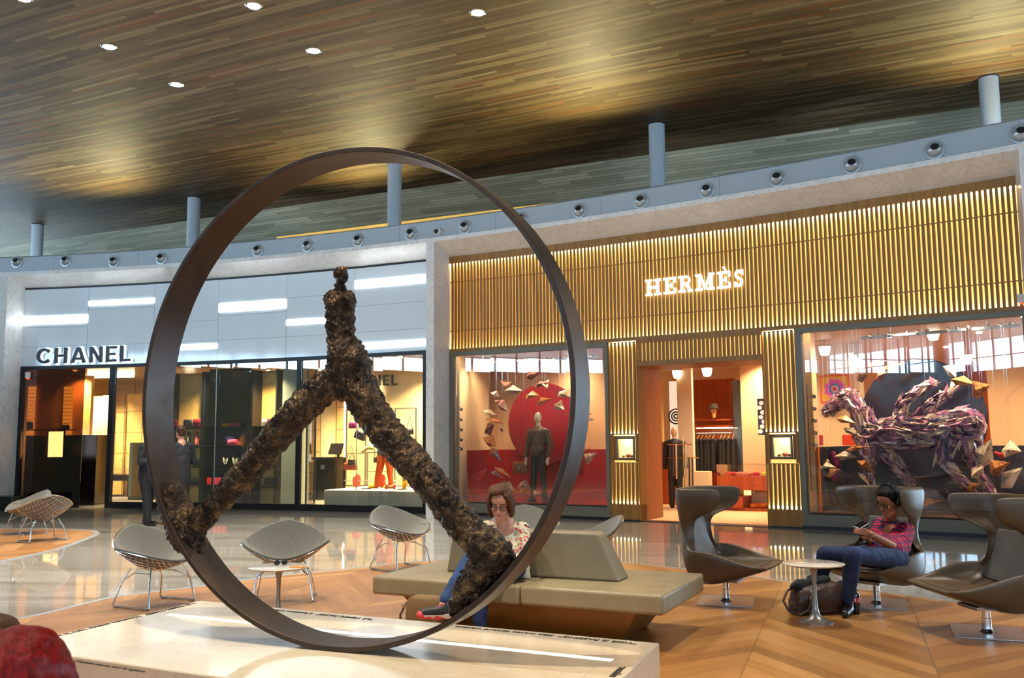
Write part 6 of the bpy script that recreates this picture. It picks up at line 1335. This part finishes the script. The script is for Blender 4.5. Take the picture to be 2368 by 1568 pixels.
m=MB(); m.ell(pel,.155,.15,.11); m.chain([(hipn,.098),(kn,.072)],18); m.chain([(hipf,.098),(kf,.07)],18); m.chain([(kn,.073),(kn.lerp(an,.35),.070),(an+Vector((0,0,.04)),.054)],18); m.chain([(kf,.072),(kf.lerp(af,.35),.068),(af+Vector((0,0,.04)),.052)],18)
blob(put('jeans',m,denim('dark_denim',(18,26,52),(44,62,104)),pm),.009,3,.014,.07)
def shoe(par,ank,dr,mat,L=.17,nm='shoe',sole=None,z=None):
    dr=Vector((dr[0],dr[1],0)).normalized(); zb=(ank.z-.085) if z is None else z; a=Vector((ank.x,ank.y,zb)); g=MB(); g.cap(a-dr*.055+Vector((0,0,.045)),a+dr*.02+Vector((0,0,.05)),.042,.046); g.cap(a+dr*.02+Vector((0,0,.045)),a+dr*L+Vector((0,0,.034)),.045,.034); g.cap(a-dr*.01+Vector((0,0,.05)),a-dr*.012+Vector((0,0,.10)),.042,.042); q=blob(put(nm,g,mat,par),.007,3)
    if sole:
        s=Vector((-dr.y,dr.x,0)); g=MB(); g.cap(a-dr*.06+Vector((0,0,.012)),a+dr*(L+.01)+Vector((0,0,.012)),.048,.042); blob(put('sole',g,sole,q),.008,2)
    return q
shoe(pm,Vector((an.x,an.y,.09)),(-.5,-.85),simple('black_boot',srgb(26,24,26),.3),z=.006); shoe(pm,Vector((af.x,af.y,.09)),(-.6,-.6),bpy.data.materials['black_boot'],z=.006)
m=MB(); m.M=HM; m.ell((0,.03,.058),.094,.106,.094,n=24,m=14); m.ell((0,.065,-.0),.078,.062,.085); m.ell((.0,-.035,.10),.066,.05,.03); m.ell((.035,-.06,.09),.03,.02,.02); m.ell((-.04,-.045,.09),.03,.02,.022)
for s in (-1,1): m.ell((s*.070,.02,.02),.018,.04,.05)
blob(put('hair',m,hair_mat('black_hair',(10,8,8),(26,20,18),.6),pm),.006,2,.012,.02)
m=MB(); m.M=HM; m.ell((0,-.062,-.096),.03,.024,.02); m.cap((-.05,-.03,-.07),(-.02,-.07,-.1),.012,.014); m.cap((.05,-.03,-.07),(.02,-.07,-.1),.012,.014); m.cap((-.018,-.094,-.048),(.018,-.094,-.048),.005,.005); blob(put('beard',m,simple('stubble',srgb(58,36,28),.9),pm),.005,2)
glasses(pm,HM,K['blacklac']); lips_eyes(pm,HM,simple('lips_brown',srgb(150,80,66),.5))
hp=thing('headphones','black over ear headphones on the head of the man with the phone','headphones',B); g=MB(); g.M=HM; g.tube([(.098*math.cos(a),.02,.03+.128*math.sin(a)*(1 if math.sin(a)>0 else 1)) for a in [PI*k/18 for k in range(19)]],.010,8); put('headband',g,K['blacklac'],hp,smooth=180)
for s in (-1,1):
    g=MB(); g.M=HM; g.lathe([(.0001,-.02),(.032,-.02),(.040,-.008),(.040,.012),(.028,.022),(.0001,.024)],22,(s*.093,.018,-.002),axis=(s,.0,0)); put('ear_cup',g,K['blacklac'],hp,smooth=60)
g=MB(); fr=frame((-.5,-.6,-.5),(0,0,1)); g.M=Matrix.Translation(ph+Vector((0,0,.03)))@Euler((.35,.25,-1.0)).to_matrix().to_4x4(); g.box(-.033,.033,-.062,.062,-.004,.004); pq=put('smartphone',g,simple('white_phone',srgb(224,226,230),.25),loc=B,label='white smartphone held in both hands of the seated man',cat='phone',bevel=.003)
g=MB(); g.M=Matrix.Translation(ph+Vector((0,0,.03)))@Euler((.35,.25,-1.0)).to_matrix().to_4x4(); g.box(-.031,.031,-.058,.058,.0042,.005); put('screen',g,K['blacklac'],pq)
g=MB(); c=pel+Vector((-.20,-.04,.115)); g.tube([c+Vector((.04*math.cos(a),.03*math.sin(a),.01)) for a in [2*PI*k/20 for k in range(20)]],.009,6,closed=True); g.tube([c+Vector((.05,0,.01)),c+Vector((.10,.02,.012)),c+Vector((.16,.03,.0))],.006,6); put('coiled_cable',g,K['blacklac'],loc=B,label='dark coiled cable lying in the lap of the seated man',cat='cable',smooth=180)
# bag, second black bag and bottle
q=G(1886,1412); bg=thing('duffel_bag','brown leather duffel bag with black top on the floor behind the pedestal table','bag',(2.60,8.12,.004),.22)
m=MB(); m.cap((-.10,0,.13),(.16,0,.13),.125,.135,20); m.box(-.2,.22,-.1,.1,.01,.12); m.cap((-.19,0,.06),(.23,0,.06),.06,.06); blob(put('body',m,leather('dark_brown_leather',srgb(54,36,30),srgb(84,58,46),.45,40),bg),.009,4,.014,.09)
m=MB(); m.cap((-.17,-.02,.24),(.12,.02,.27),.05,.045); m.cap((.0,.02,.28),(.18,.04,.2),.05,.06); m.cap((-.2,-.03,.25),(-.24,-.04,.24),.03,.02); blob(put('top_flap',m,simple('black_canvas',srgb(22,20,22),.8),bg),.01,2,.03,.05)
m=MB(); m.tube([(-.12,-.135,.17),(-.13,-.16,.12),(-.15,-.14,.05),(-.22,-.12,.012),(-.31,-.10,.05),(-.34,-.07,.13),(-.28,-.03,.2),(-.2,0,.23)],.011,8); m.tube([(-.08,-.12,.24),(-.115,-.145,.17),(-.12,-.145,.06)],.010,8); put('strap',m,bpy.data.materials['dark_brown_leather'],bg,smooth=180)
m=MB(); m.tube([(-.10+.02*math.cos(a),-.143,.2+.02*math.sin(a)) for a in [2*PI*k/14 for k in range(14)]],.003,6,closed=True); put('metal_ring',m,K['chrome'],bg,smooth=180)
bb=thing('shoulder_bag','soft black bag slumped between the brown duffel and the man\'s boot','bag',(2.88,8.20,.004),.1); m=MB(); m.cap((-.05,0,.12),(.05,.02,.1),.11,.09); m.cap((-.02,0,.2),(.06,0,.15),.06,.05); blob(put('body',m,bpy.data.materials['black_canvas'],bb),.01,3,.03,.06); m=MB(); m.tube([(-.06,-.1,.2),(.0,-.11,.1),(.02,-.1,.02)],.009,6); put('strap',m,K['blacklac'],bb,smooth=180)
bt=thing('cola_bottle','half full cola bottle with red cap and label standing beside the black bag','bottle',(G(1981,1421).x,G(1981,1421).y,.004)); bc=simple('dark_cola',srgb(34,12,8),.1); clear=glassmat('clear_plastic',(.93,.95,.95,1),2.)
m=MB(); m.lathe([(.026,0),(.033,.012),(.031,.045),(.034,.075),(.033,.13),(.0335,.150),(.0001,.150)],24); put('cola',m,bc,bt,smooth=50)
m=MB(); m.lathe([(.034,.148),(.030,.175),(.020,.198),(.0125,.215),(.0125,.228)],24); put('bottle_neck',m,clear,bt,smooth=60); m=MB(); m.lathe([(.0145,.222),(.0145,.244),(.012,.247),(0,.247)],20); put('cap',m,simple('red_cap',srgb(214,20,28),.35),bt,smooth=40)
m=MB(); m.lathe([(.0345,.098),(.0352,.1),(.0352,.140),(.0345,.142)],28); lbq=put('label_wrap',m,simple('red_label',srgb(206,16,26),.4),bt,smooth=50)
m=MB()
for k,(x0,x1,z0,z1) in enumerate(((-.004,-.001,.108,.132),(-.004,.008,.108,.112))): m.box(x0,x1,-.0372,-.0352,z0,z1)
m.tube([(.015+.006*math.cos(a),-.0345,.116+.008*math.sin(a)) for a in [2*PI*k/12 for k in range(12)]],.0016,5,closed=True); m.box(-.024,-.012,-.0325,-.0285,.106,.134); put('label_print',m,simple('label_white',srgb(240,236,232),.5),lbq)
# ---------------- seated woman on the bench
B=Vector((-.1,7.5,0)); pw=person('woman with bob hair and glasses in a floral blouse reading on the bench',B)
def Ww(px,py,Y): return D(px,py,Y)-B
hd=Ww(1157,1161,7.28); fwd=Vector((-.14,-.88,-.40)); HM=Matrix.Translation(hd)@frame(fwd)@Matrix.Scale(1.02,4)
shR=Ww(1206,1224,7.44); shL=Ww(1126,1222,7.40); nk=(shR+shL)/2+Vector((0,0,.045)); pel=Ww(1168,1322,7.40); pel.z=max(pel.z,.515)
elR=Ww(1217,1290,7.28); wrR=Ww(1150,1306,7.02); elL=Ww(1102,1290,7.26); wrL=Ww(1092,1292,6.98)
kR=Ww(1096,1287,6.98); aR=Ww(1031,1386,6.80); kL=Ww(1112,1318,6.94); aL=Ww(1110,1470,7.02); aL.z=.11
m=MB(); head_into(m,HM,nk,.05,True); m.cap(nk,(shR+shL)/2,.058,.085); m.ell((shR+shL)/2+Vector((0,-.035,-.0)),.085,.05,.05)
m.chain([(shR,.045),(elR,.038),(wrR,.026)]); m.chain([(shL,.045),(elL,.038),(wrL,.026)]); m.cap(nk,pel,.08,.09); hand_into(m,wrR,Vector((-1,-.3,-.1)),Vector((0,-.5,1)),.6,1); hand_into(m,wrL,Vector((.2,-1,-.2)),Vector((0,-.2,1)),.6,-1)
blob(put('body',m,skF,pw),.005,3)
m=MB(); m.cap(shR+Vector((-.02,0,-.015)),shL+Vector((.02,0,-.015)),.066,.066,18); c=(shR+shL)/2+Vector((0,0,-.14)); m.ell(c,.17,.115,.15); m.ell(c+Vector((.06,-.07,-.02)),.075,.07,.07); m.ell(c+Vector((-.06,-.07,-.02)),.075,.07,.07); m.cap(c+Vector((.05,0,-.06)),pel+Vector((.05,0,.04)),.12,.13,18); m.cap(c+Vector((-.05,0,-.06)),pel+Vector((-.05,0,.04)),.12,.13,18)
m.chain([(shR+Vector((0,0,-.005)),.068),(shR.lerp(elR,.6),.056),(elR,.052),(elR.lerp(wrR,.9),.040)],16); m.chain([(shL+Vector((0,0,-.005)),.068),(shL.lerp(elL,.6),.056),(elL,.052),(elL.lerp(wrL,.9),.040)],16); m.cap(pel+Vector((.14,0,.02)),pel+Vector((.17,-.02,-.07)),.05,.035)
blob(put('floral_blouse',m,floral(),pw),.0075,3,.018,.07)
m=MB(); m.ell(pel+Vector((0,0,-.01)),.165,.15,.095); m.chain([(pel+Vector((.07,-.05,-.0)),.10),(kR,.078)],18); m.chain([(kR,.075),(kR.lerp(aR,.3),.068),(aR,.045)],18); m.chain([(pel+Vector((-.08,-.05,-.01)),.10),(kL,.076)],18); m.chain([(kL,.074),(kL.lerp(aL,.35),.068),(aL+Vector((0,0,.03)),.052)],18)
blob(put('jeans',m,denim('blue_denim',(22,40,78),(44,76,130)),pw),.009,3,.012,.07)
m=MB(); m.cap(aR,aR+Vector((-.02,-.01,-.06)),.036,.036); blob(put('ankle',m,skF,pw),.008,1)
def sneaker(par,heel,dr,up):
    dr=Vector(dr).normalized(); up=(Vector(up)-dr*Vector(up).dot(dr)).normalized(); P=lambda a,c: heel+dr*a+up*c
    g=MB(); g.cap(P(.0,.035),P(.05,.045),.040,.042); g.cap(P(.05,.04),P(.19,.022),.043,.034); g.cap(P(.0,.05),P(.0,.085),.036,.034); q=blob(put('sneaker',g,simple('black_sneaker',srgb(28,22,26),.5) if 'snk' not in K else K['snk'],par),.006,3); K['snk']=bpy.data.materials['black_sneaker']
    g=MB(); g.cap(P(-.005,.022),P(.10,.014),.036,.036); g.cap(P(.14,.014),P(.208,.012),.034,.030); blob(put('sole',g,simple('coral_sole',srgb(232,72,84),.5) if 'sol' not in K else K['sol'],q),.006,2); K['sol']=bpy.data.materials['coral_sole']
    g=MB(); g.cap(P(-.014,.026),P(.19,.016),.041,.033); blob(put('white_midsole',g,simple('white_rubber',srgb(226,222,220),.5) if 'wht' not in K else K['wht'],q),.006,2); K['wht']=bpy.data.materials['white_rubber']
    s=dr.cross(up)
    g=MB()
    for k in range(5): g.tube([P(.045+.022*k,.085-.008*k)-s*.024,P(.05+.022*k,.090-.009*k),P(.045+.022*k,.085-.008*k)+s*.024],.003,5)
    g.tube([P(-.01,.09)+s*.03,P(-.035,.085),P(-.01,.09)-s*.03],.008,6); put('laces',g,simple('pink_lace',srgb(226,60,96),.6) if 'lac' not in K else K['lac'],q,smooth=180); K['lac']=bpy.data.materials['pink_lace']
hl=Ww(1032,1427,6.78); sneaker(pw,hl,(-.8,-.5,.12),(.1,.0,1)); sneaker(pw,Vector((aL.x,aL.y,.02)),(-.15,-1,0),(0,0,1))
m=MB(); m.M=HM; m.ell((0,.028,.045),.088,.098,.092,n=26,m=16)
for k in range(15):
    a=math.radians(-38+256*k/14); x,y=math.cos(a),math.sin(a)
    if y<-.55: continue
    m.chain([((x*.074,y*.08+.018,.06),.024),((x*.088,y*.088+.02,-.02),.024),((x*.086,y*.084+.012,-.105),.020)],8)
m.ell((-.02,-.02,.115),.065,.075,.03); m.cap((.055,-.06,.08),(.082,-.05,.02),.02,.02); m.cap((.082,-.05,.02),(.085,-.045,-.08),.02,.015); m.cap((-.07,-.052,.07),(-.083,-.05,.0),.016,.015); m.cap((-.083,-.05,.0),(-.083,-.045,-.085),.016,.014)
blob(put('hair',m,hair_mat('brown_hair',(58,34,22),(112,72,46),.6),pw),.006,3,.008,.02)
glasses(pw,HM,simple('dark_brown_frame',srgb(44,24,20),.3)); lips_eyes(pw,HM,simple('lips_pink',srgb(176,96,92),.45))
m=MB(); c=(wrR+wrL)/2+Vector((0,-.02,.03)); m.M=Matrix.Translation(c)@Euler((.6,0,.2)).to_matrix().to_4x4(); m.box(-.04,.04,-.07,.07,-.005,.005); put('smartphone',m,K['blacklac'],loc=B,label='dark phone held in the lap of the seated woman behind the statue foot',cat='phone',bevel=.003)
# bag on the floor beside her
q=G(985,1440); hbq=thing('canvas_bag','brown canvas bag on the floor between the bench and the black sneaker','bag',(-.68,7.17,.004),-.4); m=MB(); rbox(m,.30,.16,.33,.22,taper=.12); put('body',m,simple('brown_canvas',srgb(116,90,56),.8),hbq,smooth=50); m=MB(); m.tube([(-.15,-.02,.28),(-.19,-.05,.18),(-.17,-.06,.05)],.009,6); put('strap',m,bpy.data.materials['dark_brown_leather'],hbq,smooth=180); m=MB(); m.ell((-.165,-.05,.25),.018,.008,.012); put('buckle',m,K['chrome'],hbq)
# ---------------- suited men by the shop
def suited(label,base,ang,phase,hair,looks):
    o=person(label,base); o.rotation_euler=(0,0,ang); m=MB(); HM=Matrix.Translation((0,-.03,1.70))@frame((0,-1,looks)); head_into(m,HM,(0,.02,1.52),.055)
    m.cap((0,.02,1.52),(0,.02,1.1),.08,.09)
    for s in (-1,1): m.chain([((s*.19,.02,1.45),.045),((s*.24,.02,1.17),.04),((s*.13,-.26,1.20),.03)]); hand_into(m,(s*.13,-.26,1.2),(-s*.6,-.7,.2),(0,0,1),.6,s)
    blob(put('body',m,skM if phase else skF,o),.008,2)
    sm=simple('charcoal_suit',srgb(26,27,34),.8) if 'suit' not in K else K['suit']; K['suit']=sm
    m=MB(); m.cap((-.15,.02,1.45),(.15,.02,1.45),.085,.085); m.ell((0,.02,1.3),.21,.14,.2); m.cap((0,.02,1.2),(0,.03,.88),.17,.185); m.ell((0,.03,.92),.2,.15,.12); m.cap((0,.02,1.5),(0,.02,1.53),.07,.065)
    for s in (-1,1): m.chain([((s*.19,.02,1.45),.075),((s*.25,.02,1.17),.062),((s*.15,-.22,1.20),.045)])
    blob(put('suit_jacket',m,sm,o),.012,3,.015,.1)
    m=MB(); m.tube([(.055*math.cos(a),.02+.055*math.sin(a),1.555) for a in [2*PI*k/16 for k in range(16)]],.012,6,closed=True); put('shirt_collar',m,simple('white_shirt',srgb(226,226,230),.7),o,smooth=180)
    m=MB(); st_=.10 if phase else .05
    m.ell((0,.03,.9),.17,.13,.12)
    for s in (-1,1): m.chain([((s*.09,.03,.88),.105),((s*.10,.02+s*st_*.5,.5),.085),((s*.11,.02+s*st_,.09),.065)])
    blob(put('trousers',m,simple('dark_suit_trousers',srgb(18,19,26),.8) if 'str' not in K else K['str'],o),.012,3,.012,.1); K['str']=bpy.data.materials['dark_suit_trousers']
    for s in (-1,1):
        m=MB(); y=.02+s*st_; m.cap((s*.11,y+.05,.05),(s*.12,y-.02,.055),.042,.045); m.cap((s*.12,y-.02,.045),(s*.14,y-.17,.035),.043,.032); blob(put('shoe',m,K['blacklac'],o),.009,2)
    m=MB(); m.M=HM; m.ell((0,.04,.045),.092,.098,.098); m.ell((0,.075,-.01),.078,.055,.08); blob(put('hair',m,hair_mat('hair_'+hair[0],*hair[1]),o),.008,2,.01,.02)
    if phase==0: glasses(o,HM,K['blackfr'])
    return o
f1=G(337,1216); suited('man in dark suit standing partly hidden by the left of the ring',(f1.x,f1.y+.1,0),facing(.9,-.25),1,('dark',((20,16,14),(44,34,28))),-.2)
h2=D(415,1001,17.6); suited('man in charcoal suit and glasses, back turned, inside the ring at left',(D(416,1100,17.3).x,17.3,0),facing(-.75,.75),0,('brown_short',((36,22,14),(76,48,30))),-.3)
# ---------------- two people seated close to the viewer, lower left corner
def near_person(label,base,hpos,hr,hm,cl,long):
    o=person(label,base); b=Vector(base); h=Vector(hpos)-b
    m=MB(); HM=Matrix.Translation(h)@frame((.2,1,-.1)); head_into(m,HM,h+Vector((0,0,-.2)),.055,True); m.cap(h+Vector((0,0,-.2)),(0,0,.6),.07,.1)
    for s in (-1,1): m.chain([((s*.17,0,h.z-.27),.045),((s*.24,.05,h.z-.5),.04),((s*.12,.28,.62),.03)]); hand_into(m,(s*.12,.28,.62),(-s*.4,.8,-.1),(0,0,1),.5,-s)
    blob(put('body',m,skF,o),.01,2)
    m=MB(); m.cap((-.13,0,h.z-.28),(.13,0,h.z-.28),.075,.075); m.ell((0,0,h.z-.42),.18,.12,.18); m.cap((0,0,h.z-.5),(0,0,.55),.15,.17)
    for s in (-1,1): m.chain([((s*.17,0,h.z-.27),.07),((s*.24,.05,h.z-.5),.06),((s*.13,.25,.62),.045)])
    blob(put('top',m,cl,o),.014,3)
    m=MB(); m.ell((0,0,.5),.18,.17,.1)
    for s in (-1,1): m.chain([((s*.09,0,.5),.10),((s*.11,.42,.48),.075),((s*.11,.44,.1),.055)])
    blob(put('trousers',m,K['str'],o),.014,2)
    for s in (-1,1): m=MB(); m.cap((s*.11,.42,.05),(s*.12,.56,.04),.045,.035); blob(put('shoe',m,K['blacklac'],o),.01,1)
    m=MB(); m.M=HM; m.ell((0,.03,.035),.098*hr,.108*hr,.102*hr,n=26,m=16)
    if long:
        for k in range(17):
            a=math.radians(-20+220*k/16); x,y=math.cos(a),math.sin(a); m.chain([((x*.08,y*.085+.02,.06),.03),((x*.108,y*.105+.025,-.05),.035),((x*.12,y*.11+.03,-.2),.035),((x*.105,y*.10+.03,-.3),.02)],8)
    else: m.ell((0,.06,-.03),.08,.06,.08)
    blob(put('hair',m,hm,o),.009,3,.016,.03)
    m=MB(); rbox(m,.5,.5,.40,.12); put('stool_seat',m,K['fabric'],loc=(b.x,b.y+.02,.006),label='low grey stool under the '+('red' if long else 'dark')+' haired person at the lower left corner',cat='stool',smooth=50)
c1=D(58,1606,2.05); near_person('red haired person seen from behind in the lower left corner',(c1.x,c1.y,0),c1,1.1,hair_mat('red_hair',(58,3,5),(150,14,10),.4),simple('dark_red_top',srgb(60,16,18),.8),True)
c2=D(-12,1522,2.9); near_person('dark haired person just behind the red haired one, lower left corner',(c2.x-.02,c2.y,0),c2,1.0,hair_mat('dark_hair2',(40,24,14),(74,48,28)),simple('brown_top',srgb(70,50,36),.8),False)
